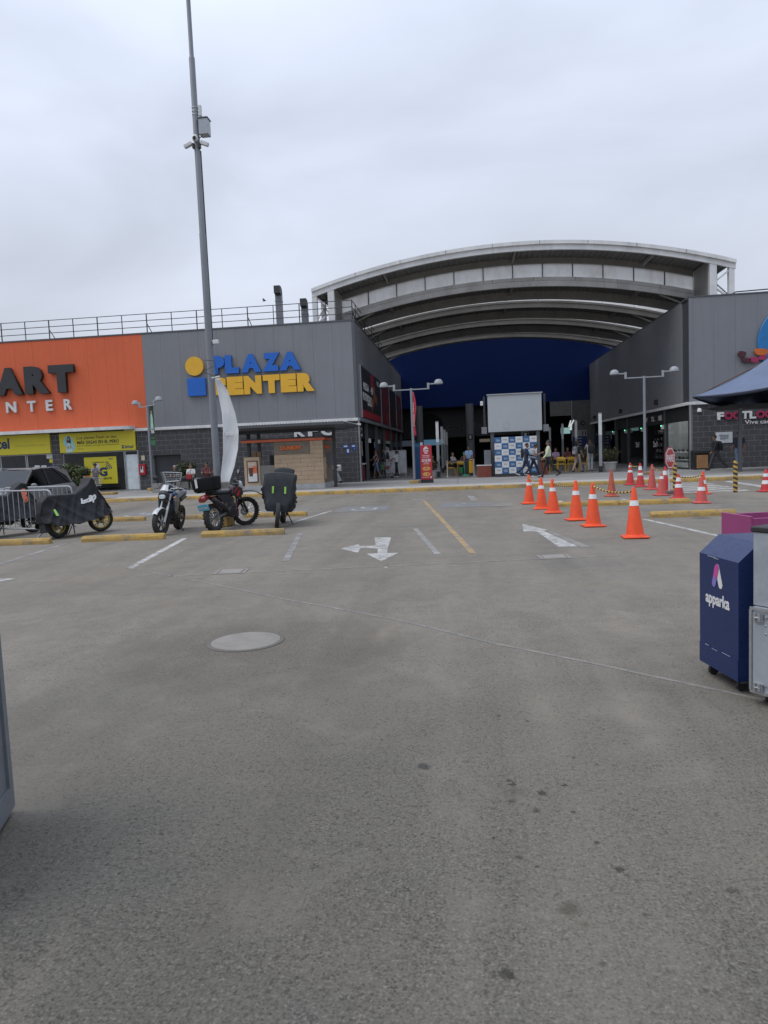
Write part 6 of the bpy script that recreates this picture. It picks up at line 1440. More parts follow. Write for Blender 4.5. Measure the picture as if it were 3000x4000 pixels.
    P('exhaust', M_ENG if dirt else M_ENGS, lambda b: (b.path([(.13, -.04, .52), (.20, -.10, .42), (.10, -.15, .28), (-.20, -.16, .28), (-.34, -.16, .40 if dirt else .34)], .022, 8), loft(b, [(-.34, .44 if dirt else .35, .04, .04, -.17), (-.42, .50 if dirt else .37, .055, .06, -.175), (-.78, .70 if dirt else .45, .055, .06, -.18), (-.84, .73 if dirt else .47, .035, .035, -.18)])))
    for s in (-1, 1): P('foot_peg', M_ENG, lambda b: b.tube((-.18, s * .14, .33), (-.18, s * .27, .33), .014)); 
    P('side_stand', M_ENG, lambda b: b.path([(-.14, .13, .30), (-.20, .27, .05), (-.16, .30, .02)], .012, 6))
    if dirt:
        P('tank', mat('tank_black', (.03, .012, .014), .3, coat=.4), lambda b: loft(b, [(-.06, .84, .09, .05), (.02, .88, .125, .09), (.16, .91, .14, .11), (.28, .92, .11, .09), (.33, .92, .06, .05)]))
        for s in (-1, 1): P('shroud', M_BLACK if s > 0 else M_BLACK, lambda b: b.prism([(.0, .80), (.22, .66), (.46, .78), (.42, .92), (.20, .98), (.05, .92)], .03, 'xz', s * .14 - .015))
        sh = P('shroud_graphic', M_BRED, lambda b: (b.prism([(.05, .84), (.12, .84), (.28, .94), (.22, .95)], .003, 'xz', -.159), b.prism([(.15, .76), (.22, .72), (.36, .86), (.30, .88)], .003, 'xz', -.159)))
        P('seat', M_SEAT, lambda b: loft(b, [(-.72, .87, .09, .05), (-.45, .87, .12, .055), (-.15, .85, .11, .055), (.02, .87, .08, .05)]))
        P('front_fender', M_ENG, lambda b: b.grid(lambda u, v: (xf - .30 + .78 * u, (v - .5) * (.16 - .10 * abs(u - .45) * 1.6), .80 - .0 + .12 * math.sin(u * 2.4) - .16 * u * u - .03 * (2 * v - 1) ** 2), 14, 6), steerd=True)
        P('headlight_shell', M_BWHITE, lambda b: loft(b, [(top.x + .09, top.z - .02, .09, .13), (top.x + .16, top.z - .04, .10, .15), (top.x + .20, top.z - .05, .07, .10)]), steerd=True)
        P('rear_fender', M_ENG, lambda b: b.grid(lambda u, v: (-.55 - .48 * u, (v - .5) * (.20 - .04 * u), .80 + .03 * math.sin(u * 3) - .05 * u - .04 * (2 * v - 1) ** 2), 10, 6))
        P('side_panel', M_BLACK, lambda b: (b.prism([(-.62, .82), (-.34, .60), (-.08, .62), (-.04, .80)], .02, 'xz', .12), b.prism([(-.62, .82), (-.34, .60), (-.08, .62), (-.04, .80)], .02, 'xz', -.14)))
        P('tail_light', M_TAIL, lambda b: loft(b, [(-1.03, .74, .07, .05), (-.98, .76, .10, .075), (-.84, .80, .09, .06)]))
        P('number_plate', M_PLATE, lambda b: b.add([(-1.02, .14, .64), (-1.02, -.14, .64), (-.97, -.14, .50), (-.97, .14, .50), (-1.01, .14, .645), (-1.01, -.14, .645), (-.96, -.14, .505), (-.96, .14, .505)], [(0, 3, 2, 1), (4, 5, 6, 7), (0, 1, 5, 4), (2, 3, 7, 6), (1, 2, 6, 5), (3, 0, 4, 7)]))
        P('plate_print', M_BWHITE, lambda b: [b.add([(-1.005 - .0 , y, .585), (-1.005, y - .025, .585), (-.99, y - .025, .535), (-.99, y, .535)], [(0, 3, 2, 1)]) for y in (.11, .075, .04, -.01, -.045, -.08)])
        P('mud_flap', M_BLACK, lambda b: b.cbox((-.93, 0, .46), (.015, .12, .10)))
        P('rack', M_ENG, lambda b: (b.path([(-.45, .1, .90), (-1.0, .1, .93)], .01, 6), b.path([(-.45, -.1, .90), (-1.0, -.1, .93)], .01, 6)))
    else:
        P('tank', M_BBLUE, lambda b: loft(b, [(-.10, .78, .09, .05), (.0, .84, .14, .10), (.16, .88, .16, .12), (.28, .86, .12, .09), (.33, .85, .07, .05)]))
        for s in (-1, 1):
            P('shroud', M_BBLUE, lambda b: b.prism([(.02, .72), (.18, .46), (.34, .56), (.42, .80), (.30, .90), (.10, .84)], .035, 'xz', s * .17 - .0175))
            P('indicator', mat('amber', (.45, .20, .02), .3), lambda b: b.ell((.42, s * .20, .84), (.03, .04, .02), 8, 6), steerd=True)
        P('seat', M_SEAT, lambda b: loft(b, [(-.80, .88, .09, .05), (-.50, .84, .12, .055), (-.15, .78, .12, .05), (-.05, .78, .09, .04)]))
        P('front_fender', M_BWHITE, lambda b: b.grid(lambda u, v: (xf + (rf + .035) * math.cos(R(38) + u * R(95)), (v - .5) * .13, rf + (rf + .035) * math.sin(R(38) + u * R(95)) - .02 * (2 * v - 1) ** 2), 14, 6), steerd=True)
        hl_ = P('headlight', M_BLACK, lambda b: loft(b, [(top.x + .10, top.z - .02, .09, .09), (top.x + .19, top.z - .03, .12, .12), (top.x + .24, top.z - .06, .10, .09)]), steerd=True)
        P('lens', mat('lens_clear', (.5, .55, .58), .1), lambda b: loft(b, [(top.x + .23, top.z - .05, .085, .05), (top.x + .26, top.z - .06, .07, .04)]), steerd=True, parent=hl_)
        P('fly_screen', M_BWHITE, lambda b: b.grid(lambda u, v: (top.x + .10 + .10 * (1 - v) - .03 * (2 * u - 1) ** 2, (u - .5) * .20 * (1 - .3 * v), top.z + .07 + .14 * v), 8, 4), steerd=True)
        P('tail', M_BBLUE, lambda b: loft(b, [(-.95, .92, .04, .03), (-.75, .86, .10, .06), (-.40, .78, .11, .06)]))
        P('radiator', M_ENG, lambda b: b.cbox((.26, 0, .60), (.05, .24, .22)))
        P('belly_pan', M_BLACK, lambda b: loft(b, [(-.20, .26, .08, .04), (.05, .25, .11, .06), (.20, .28, .08, .06)]))
    return r
# white and blue road bike facing us, red dirt bike from behind
motorcycle('white and blue road motorcycle facing the camera', (-6.84, 15.72, 0), math.atan2(-1.26, .12), R(-9), R(-14), 'road')
dm = motorcycle('red and black dirt motorcycle seen from behind, wheel turned', (-5.50, 16.25, 0), math.atan2(1.1, .30), R(-7), R(-32), 'dirt')
# the big black top box carried on its rack (its own thing)
dmM = Matrix.Translation((-5.50, 16.25, 0)) @ Matrix.Rotation(math.atan2(1.1, .30), 4, 'Z') @ Matrix.Rotation(R(-7), 4, 'X')
tb = thing('delivery_box', 'black soft delivery box strapped behind the dirt bike seat', 'box', tuple(dmM @ Vector((-.72, .0, .935)))); tb.rotation_euler = (R(-7), 0, math.atan2(1.1, .30) + R(14))
b = MB()
vs = []; 
for (z, sx, sy) in ((.0, .20, .24), (.03, .225, .27), (.26, .245, .30), (.30, .23, .285), (.315, .20, .25)):
    for k in range(20):
        t = 2 * math.pi * k / 20; c_, s_ = math.cos(t), math.sin(t); vs.append((sx * math.copysign(abs(c_) ** .32, c_), sy * math.copysign(abs(s_) ** .32, s_), z))
fs = [(i * 20 + k, i * 20 + (k + 1) % 20, i * 20 + 20 + (k + 1) % 20, i * 20 + 20 + k) for i in range(4) for k in range(20)] + [tuple(range(19, -1, -1)), tuple(range(80, 100))]
b.add(vs, fs); b.build('body', mat('box_fabric', (.010, .010, .011), .9, spec=.2, var=.3, scale=20, bump=.3, bscale=30), tb)
b = MB(); b.box(-.22, .22, .12, .17, .314, .322, 0, .002); b.box(-.256, -.240, .12, .17, .10, .30); b.build('strap', M_WHITE, tb); b = MB(); b.box(-.18, .18, -.2, .2, -.02, .0); b.build('base_board', M_BLACK, tb)

# ---- covered motorcycles
from mathutils import noise as mnoise
def covered_bike(label, loc, heading, lean, steer, hz, hw, hem, rid, rim, fabric, mark=None, folds=1.0, seed=0, rf=.30):
    r = thing('covered_motorcycle', label, 'motorcycle', loc); r.rotation_euler = (lean, 0, heading)
    xr, xf = -.66, .66; top = Vector((.36, 0, .95)); T = steer_T(top, R(26), steer)
    wheel(r, 'rear_wheel', (xr, 0, .30), .30, .12, rim, wire=False); wheel(r, 'front_wheel', (xf, 0, rf), rf, .10, rim, T=T, wire=False)
    b = MB(); b.path([(-.14, .13, .34), (-.20, .28, .03), (-.15, .31, .015)], .013, 6); b.path([(-.2, 0, .3), (-.3, .1, .05)], .012, 6); b.path([(-.2, 0, .3), (-.3, -.1, .05)], .012, 6); b.build('side_stand', M_ENG, r)
    b = MB(); b.bar((-.24, .09, .36), (xr, .09, .30), .03, .05); b.bar((-.24, -.09, .36), (xr, -.09, .30), .03, .05); loft(b, [(-.3, .40, .1, .1), (0, .38, .13, .13), (.15, .42, .1, .1)]); b.build('engine', M_ENG, r)
    b = MB(); b.T = T
    for s in (-1, 1): b.path([(xf, s * .08, rf), (.42, s * .08, .9)], .024, 8)
    b.build('fork', M_ENG, r)
    b = MB(); b.box(xr - .42, xr - .28, -.09, .09, .16, .62); b.build('mud_flap', M_BLACK, r)
    NX, NT_ = 90, 70; xs0, xs1 = hz[0][0], hz[-1][0]; off = Vector((seed * 7.3, seed * 3.1, 0))
    def f(tab, x): return float(np.interp(x, [p[0] for p in tab], [p[1] for p in tab]))
    b = MB()
    def cf(u, v):
        x = xs0 + (xs1 - xs0) * u; h, w, zb = f(hz, x), f(hw, x), f(hem, x)
        t = 2 * v - 1; a = abs(t); s = math.copysign(1, t); wt = f(rid, x)
        # flat ridge, a turned edge, then cloth hanging straight to the hem
        if a < .28: q = a / .28; y = wt * q; z = h - .035 * q * q
        else: q = (a - .28) / .72; y = wt + (w - wt) * q - .05 * math.sin(q * math.pi) * (1 if w > wt else -.8); z = (h - .035) + (zb - h + .035) * q
        p = Vector((x, s * y, z)); fall = min(1, max(0, (a - .15) / .5))
        def rg(P): return (1 - min(1, abs(mnoise.noise(P + off)) * 2.6)) ** 2
        n1 = mnoise.noise(Vector((x * 1.8 + z * .9, t * 1.2, 0)) + off)
        n2 = rg(Vector((x * 3.4 - z * 2.6, s * 2.0, z * .6))); n3 = rg(Vector((x * 2.2 + z * 3.0, s * 5 + 1, .3))); n4 = rg(Vector((x * 8 + z * 1.5, s * 3 + z * 5, .7)))
        d = (.02 * n1 + .040 * n2 * fall + .034 * n3 * fall + .006 * n4) * folds
        p.y += s * d; p.z += .012 * n1 * (1 - fall) + .004 * n4
        p.x += .025 * n2 * fall * (1 if u > .5 else -1) * folds
        if a > .93: p.z += .012 * mnoise.noise(Vector((x * 7, s * 3, 4)) + off)
        return tuple(p)
    b.grid(cf, NX, NT_)
    # close the two ends
    K = NX + 1
    b.f.append(tuple(j * K for j in range(NT_, -1, -1))); b.m.append(0); b.f.append(tuple(j * K + NX for j in range(NT_ + 1))); b.m.append(0)
    o = b.build('cover', fabric, r, smooth=55)
    if mark: mark(r, cf)
    return r
def cloth_mat(name, c, rough=.55):
    t = NT(name); n = t.noise(5, 4, .6); n2 = t.noise(240, 2, .5)
    t.set(t.b.inputs['Base Color'], t.mix(t.ramp(n, .3, .7), tuple(x * .75 for x in c), tuple(x * 1.3 for x in c))); t.b.inputs['Roughness'].default_value = rough; t.b.inputs['Specular IOR Level'].default_value = .25
    t.bump(t.math('ADD', t.noise(14, 4, .65), t.math('MULTIPLY', n2, .15)), .35, .02); return t.m
M_COV1 = cloth_mat('cover_black', (.014, .015, .017)); M_COV2 = cloth_mat('cover_charcoal', (.024, .028, .032)); M_LIME = mat('lime_tab', (.30, .60, .10), .5)
def mark1(r, cf):
    """white outlined brand word and lime tab, printed on the right flank"""
    # cf(u, v) returns cover points; v < .5 is the right side
    me = text_mesh('bsdip', 1.0, .02, .05, .25, .92); lo, hi = bounds(me)
    bmw = bpy.data.meshes.new_from_object(link('tmp', me)); bpy.data.objects.remove(bpy.data.objects['tmp'])
    import bmesh
    bm = bmesh.new(); bm.from_mesh(bmw); bmesh.ops.subdivide_edges(bm, edges=bm.edges[:], cuts=1)
    for v in bm.verts:
        tx, tz = (v.co.x - lo[0]) / (hi[0] - lo[0]), (v.co.z - lo[2]) / (hi[2] - lo[2])
        u = .50 + .21 * tx; vv = .5 - (.5 * (.79 - .19 * tz) + .02 * (tx - .5))
        vv = .5 * (1 - (.64 - .17 * tz + .09 * (tx - .5)))
        p = Vector(cf(u, vv)); p.y -= .016 + (.004 if v.co.y < 0 else 0); v.co = p
    bm.to_mesh(bmw); bm.free(); bmw.materials.clear(); bmw.materials.append(M_WHITE); link('printed_word', bmw, r)
    b = MB(); pts = [Vector(cf(u, v)) + Vector((0, -.014, 0)) for (u, v) in ((.12, .20), (.15, .20), (.155, .12), (.125, .12))]; b.poly(pts); b.build('lime_tab', M_LIME, r)
RID = [(-1.1, .06), (-.95, .14), (-.3, .12), (.15, .08), (.36, .17), (.44, .17), (.6, .08), (1.0, .04)]
covered_bike('motorcycle under a black cover with white word, yellow rims', (-9.03, 15.80, 0), math.atan2(1.1, .32), R(-7), R(-30),
    [(-1.12, .62), (-1.05, .86), (-.92, 1.0), (-.45, 1.0), (-.10, .99), (.10, 1.06), (.30, 1.20), (.41, 1.35), (.46, 1.33), (.72, .98), (1.0, .58)], [(-1.12, .10), (-.95, .26), (-.5, .36), (0, .36), (.38, .34), (.6, .26), (1.0, .08)], [(-1.12, .38), (-.9, .27), (-.3, .26), (.2, .32), (1.0, .44)], RID, M_GOLD, M_COV1, mark1, 1.0, 1)
def mark2(r, cf):
    for y in (-.13, .15):
        b = MB(); b.box(.665, .672, y - .022, y + .022, .80, .96, 0, .002); b.build('lime_tab', M_LIME, r)
    # carried case bulging under the cover's rear
def mark3(r, cf):
    b = MB(); K_ = 6; vs = [Vector(cf(.66 + .06 * i / K_, .30 - .14 * j / 3)) + Vector((0, -.012, .006)) for j in range(4) for i in range(K_ + 1)]
    b.add(vs, [(j * 7 + i, j * 7 + i + 1, j * 7 + i + 8, j * 7 + i + 7) for j in range(3) for i in range(K_)]); b.build('orange_patch', M_OR, r)
cb = covered_bike('motorcycle under a charcoal cover with two lime tabs, end on', (-4.42, 16.55, 0), math.atan2(-1.25, .20), R(-5), R(6),
    [(-.95, .95), (-.90, 1.34), (-.52, 1.38), (-.40, 1.12), (-.1, 1.05), (.18, 1.15), (.34, 1.28), (.50, 1.27), (.56, 1.15), (.64, .80), (.70, .55)], [(-.95, .22), (-.8, .28), (-.4, .28), (0, .28), (.38, .25), (.54, .21), (.70, .14)], [(-.95, .52), (-.3, .42), (.3, .36), (.70, .38)], [(-.95, .18), (-.9, .22), (-.5, .22), (-.3, .15), (.1, .16), (.34, .36), (.48, .36), (.58, .31), (.70, .18)], M_BLACK, M_COV2, mark2, 1.3, 4)
covered_bike('motorcycle under a dark cover with orange patch at left edge', (-11.0, 16.1, 0), math.atan2(1.1, .32), R(-6), R(-20),
    [(-1.1, .62), (-1.0, .9), (-.5, 1.02), (.0, 1.0), (.34, 1.28), (.48, 1.26), (.72, .92), (1.0, .6)], [(-1.1, .10), (-.9, .26), (-.5, .36), (0, .36), (.38, .34), (.6, .26), (1.0, .1)], [(-1.1, .44), (-.8, .34), (.2, .36), (1.0, .48)], RID, M_BLACK, M_COV1, mark3, 1.0, 8)

# ---- crowd barriers
M_GAL2 = mat('barrier_galvanised', (.36, .375, .39), .4, metal=.5, var=.15, scale=8)
def barrier(label, p, q, h=1.10):
    d = Vector(q) - Vector(p); L = d.length; r = thing('crowd_barrier', label, 'crowd barrier', (p[0], p[1], 0), math.atan2(d.y, d.x), 'galvanised crowd barriers')
    b = MB(); b.path([(0, 0, .22), (0, 0, h - .1), (.03, 0, h - .03), (.10, 0, h), (L - .10, 0, h), (L - .03, 0, h - .03), (L, 0, h - .1), (L, 0, .22)], .021, 8, closed=True); b.build('frame', M_GAL2, r)
    n = int(L / .165)
    for i in range(1, n): b = MB(); b.tube((L * i / n, 0, .22), (L * i / n, 0, h), .010, n=6); b.build('bar', M_GAL2, r)
    for x in (.25, L - .25): b = MB(); b.path([(x, -.28, .0), (x, -.24, .03), (x, 0, .22), (x, .24, .03), (x, .28, .0)], .017, 6); b.build('foot', M_GAL2, r)
    return r
barrier('galvanised crowd barrier nearest, before the covered bikes', (-9.30, 15.10, 0), (-11.65, 15.85, 0))
barrier('galvanised crowd barrier behind the covered bikes, before the car', (-10.25, 17.6, 0), (-12.65, 18.3, 0))

# ================================================================== PARKED CAR
M_CARP = mat('car_grey', (.15, .147, .145), .38, metal=.1, var=.06, scale=2, coat=.12); M_CARD = mat('car_trim', (.02, .02, .021), .55); M_CGL = glass_mat('car_glass', (.08, .09, .095), .6)
car = thing('parked_suv', 'dark grey sport utility car parked behind the crowd barriers', 'car', (-14.55, 21.9, 0), R(-90))
def car_body():
    # stations along x: (x, half width, z bottom, z shoulder, z top(bonnet/belt), top half width)
    st = [(2.12, .55, .42, .60, .66, .50), (2.05, .74, .30, .66, .74, .62), (1.85, .84, .24, .72, .86, .70), (1.45, .88, .22, .78, .95, .74), (1.00, .89, .22, .82, 1.00, .78), (.55, .89, .22, .86, 1.01, .80), (-.5, .89, .22, .88, 1.02, .80), (-1.3, .89, .24, .90, 1.04, .80), (-1.75, .88, .28, .90, 1.06, .78), (-2.02, .82, .36, .88, 1.05, .72), (-2.14, .66, .46, .80, .98, .56)]
    b = MB(); vs = []; fs = []; n = 12
    for (x, w, z0, zs, zt, wt) in st:
        half = [(0, z0), (w * .75, z0), (w * .94, z0 + .08), (w, z0 + (zs - z0) * .5), (w, zs), (w * .5 + wt * .5, (zs + zt * 1.2) / 2.2), (wt, zt), (0, zt + .025)]
        ring = half + [(-y, z) for (y, z) in half[-2:0:-1]]
        vs += [(x, y, z) for (y, z) in ring]; n = len(ring)
    for i in range(len(st) - 1):
        for k in range(n): j = (k + 1) % n; fs.append((i * n + k, (i + 1) * n + k, (i + 1) * n + j, i * n + j))
    fs += [tuple(range(n)), tuple(range((len(st) - 1) * n + n - 1, (len(st) - 1) * n - 1, -1))]
    b.add(vs, [f[::-1] for f in fs]); return b
car_body().build('body', M_CARP, car, smooth=40)
RF = [(.22, 1.585), (-.3, 1.63), (-.9, 1.625), (-1.45, 1.57), (-1.72, 1.50)]
b = MB(); vs = []; fs = []
for (x, z) in RF:
    for k in range(9): t = -1 + k / 4; vs.append((x, t * .62, z - .035 * t * t)); 
for (x, z) in RF:
    for k in range(9): t = -1 + k / 4; vs.append((x, t * .62, z - .035 * t * t - .03))
for i in range(4):
    for k in range(8): a = i * 9 + k; fs.append((a, a + 9, a + 10, a + 1)); a += 45; fs.append((a, a + 1, a + 10, a + 9))
b.add(vs, fs); b.build('roof', M_CARP, car, smooth=60)
def glassq(name, pts, m=M_CGL): b = MB(); b.poly(pts); o = b.build(name, m, car, smooth=0); md = o.modifiers.new('t', 'SOLIDIFY'); md.thickness = .006; return o
glassq('windscreen', [(1.02, -.74, 1.00), (1.02, .74, 1.00), (.24, .60, 1.56), (.24, -.60, 1.56)]); glassq('rear_window', [(-2.00, .66, 1.06), (-2.00, -.66, 1.06), (-1.72, -.56, 1.46), (-1.72, .56, 1.46)])
for s in (-1, 1):
    q = lambda x, z: (x, s * (.80 - (z - 1.0) * .31), z)
    f_ = lambda L: [q(*p) for p in (L if s < 0 else L[::-1])]
    glassq('side_window', f_([(.88, 1.03), (.20, 1.52), (-.34, 1.555), (-.36, 1.04)])); glassq('side_window', f_([(-.44, 1.04), (-.42, 1.555), (-.95, 1.545), (-1.60, 1.28), (-1.66, 1.10)]))
    b = MB(); b.bar(q(1.0, 1.01), q(.24, 1.56), .06, .05); b.bar(q(-.40, 1.03), q(-.38, 1.575), .07, .04); b.bar(q(-1.62, 1.10), q(-.95, 1.57), .06, .05); b.build('pillar', M_CARD, car)
    b = MB(); b.add([q(-1.72, 1.08), q(-1.58, 1.30), q(-1.0, 1.58), q(-1.72, 1.50), (-1.98, s * .68, 1.06)], [(0, 1, 2, 3), (0, 3, 4)] if s > 0 else [(3, 2, 1, 0), (4, 3, 0)]); o = b.build('rear_quarter', M_CARP, car, smooth=0); md = o.modifiers.new('t', 'SOLIDIFY'); md.thickness = .03; md.offset = 0
    b = MB(); b.path([(.15, s * .56, 1.60), (.05, s * .58, 1.625), (-1.3, s * .58, 1.615), (-1.45, s * .57, 1.56)], .016, 6); b.build('roof_rail', M_ALU, car)
    b = MB(); b.ell((.78, s * 1.0, 1.06), (.07, .11, .075), 14, 8); b.bar((.78, s * .84, 1.02), (.78, s * .95, 1.04), .04); mo = b.build('door_mirror', M_CARP, car)
    for x in (1.32, -1.34):
        b = MB(); b.lathe([(.20, -.11), (.30, -.115), (.335, -.08), (.345, 0), (.335, .08), (.30, .115), (.20, .11)], 32, (x, s * .80, .345), 'y'); ty = b.build('wheel', M_TYRE, car); b = MB(); b.lathe([(0, .0), (.06, .02), (.20, .0), (.215, -.02), (.215, -.2), (0, -.2)] if s < 0 else [(0, -.0), (.06, -.02), (.20, 0), (.215, .02), (.215, .2), (0, .2)], 20, (x, s * .905, .345), 'y'); b.build('rim', M_ALU, ty)
        b = MB(); b.path([(x + .40 * math.cos(a), s * .885, .345 + .40 * math.sin(a)) for a in np.linspace(R(-8), R(188), 15)], .035, 6); b.build('arch_trim', M_CARD, car)
    b = MB(); b.bar((-.18, s * .905, .90), (-.34, s * .905, .90), .02, .03); b.build('door_handle', M_CARP, car)
    b = MB(); b.ell((2.0, s * .60, .70), (.10, .17, .06), 12, 8); b.build('headlight', mat('headlamp', (.55, .57, .58), .12), car); b = MB(); b.ell((-2.05, s * .64, .92), (.07, .15, .07), 12, 8); b.build('tail_light', M_TAIL, car)
    b = MB(); b.box(-1.0, 1.0, s * .89 - .02, s * .89 + .02, .24, .36, 0, .01); b.build('sill_trim', M_CARD, car)
b = MB(); b.box(2.06, 2.16, -.45, .45, .42, .62, 0, .02); b.build('grille', M_CARD, car); b = MB(); b.box(2.16, 2.17, -.16, .16, .44, .54); b.build('number_plate', M_WHITE, car)
b = MB(); b.box(.58, .60, .40, .52, 1.22, 1.30); b.build('windscreen_sticker', M_WHITE, car)

# ---- shopping trolleys
def cart(label, loc, rz, handle_m):
    r = thing('shopping_cart', label, 'shopping cart', loc, rz, 'wire shopping carts')
    W = M_CHROME; bot = [(-.28, -.20, .50), (.42, -.16, .50), (.42, .16, .50), (-.28, .20, .50)]; tp = [(-.40, -.27, .98), (.50, -.22, .92), (.50, .22, .92), (-.40, .27, .98)]
    b = MB()
    for L in (bot, tp): b.path(L, .008, 5, closed=True)
    for k in range(4):
        for j in range(10):
            t = j / 10; p = Vector(bot[k]).lerp(Vector(bot[(k + 1) % 4]), t); q = Vector(tp[k]).lerp(Vector(tp[(k + 1) % 4]), t); b.path([p, q], .0035, 3, caps=False)
    for t in (.25, .5, .75): b.path([Vector(bot[k]).lerp(Vector(tp[k]), t) for k in range(4)], .0035, 3, closed=True)
    for j in range(8): t = j / 8; b.path([Vector(bot[0]).lerp(Vector(bot[1]), t), Vector(bot[3]).lerp(Vector(bot[2]), t)], .0035, 3, caps=False)
    b.build('basket', W, r)
    b = MB()
    for s in (-1, 1): b.path([(-.46, s * .26, 1.0), (-.34, s * .24, .55), (-.44, s * .24, .22), (-.42, s * .25, .13), (.46, s * .20, .14)], .013, 6); b.path([(-.30, s * .22, .45), (.30, s * .17, .16)], .010, 6)
    b.build('frame', W, r)
    b = MB(); b.tube((-.46, -.29, 1.02), (-.46, .29, 1.02), .018, n=8); b.build('handle', handle_m, r)
    for (x, y) in ((-.42, -.25), (-.42, .25), (.44, -.2), (.44, .2)): b = MB(); b.lathe([(0, -.015), (.055, -.015), (.06, 0), (.055, .015), (0, .015)], 14, (x, y, .062), 'y'); b.build('wheel', M_BLACK, r)
    return r
cart('wire shopping cart with orange handle pushed by the grey-shirt man', (-18.15, 33.2, PZ), R(-25), M_OR).scale = (.92, .92, .92)
cart('tilted-looking wire cart with blue handle behind white motorcycle', (-14.75, 34.6, PZ), R(10), M_NAVY)
cart('loaded shopping cart between the queueing shoppers at the counter', (-4.62, 41.4, PZ), R(175), M_RED)
b = MB(); b.box(-.12, .10, -.12, .12, 0, .26, 0, .03); o = b.build('carrier_bag', mat('bag_green', (.04, .16, .05), .6), None, (-4.72, 41.4, PZ + .53)); tag(o, 'green bag lying in the loaded shopping cart', 'bag')
b = MB(); b.box(-.11, .11, -.12, .12, 0, .2, 0, .04); o = b.build('carrier_bag', mat('bag_red', (.28, .02, .03), .6), None, (-4.44, 41.4, PZ + .53)); tag(o, 'red bag lying in the loaded shopping cart', 'bag')
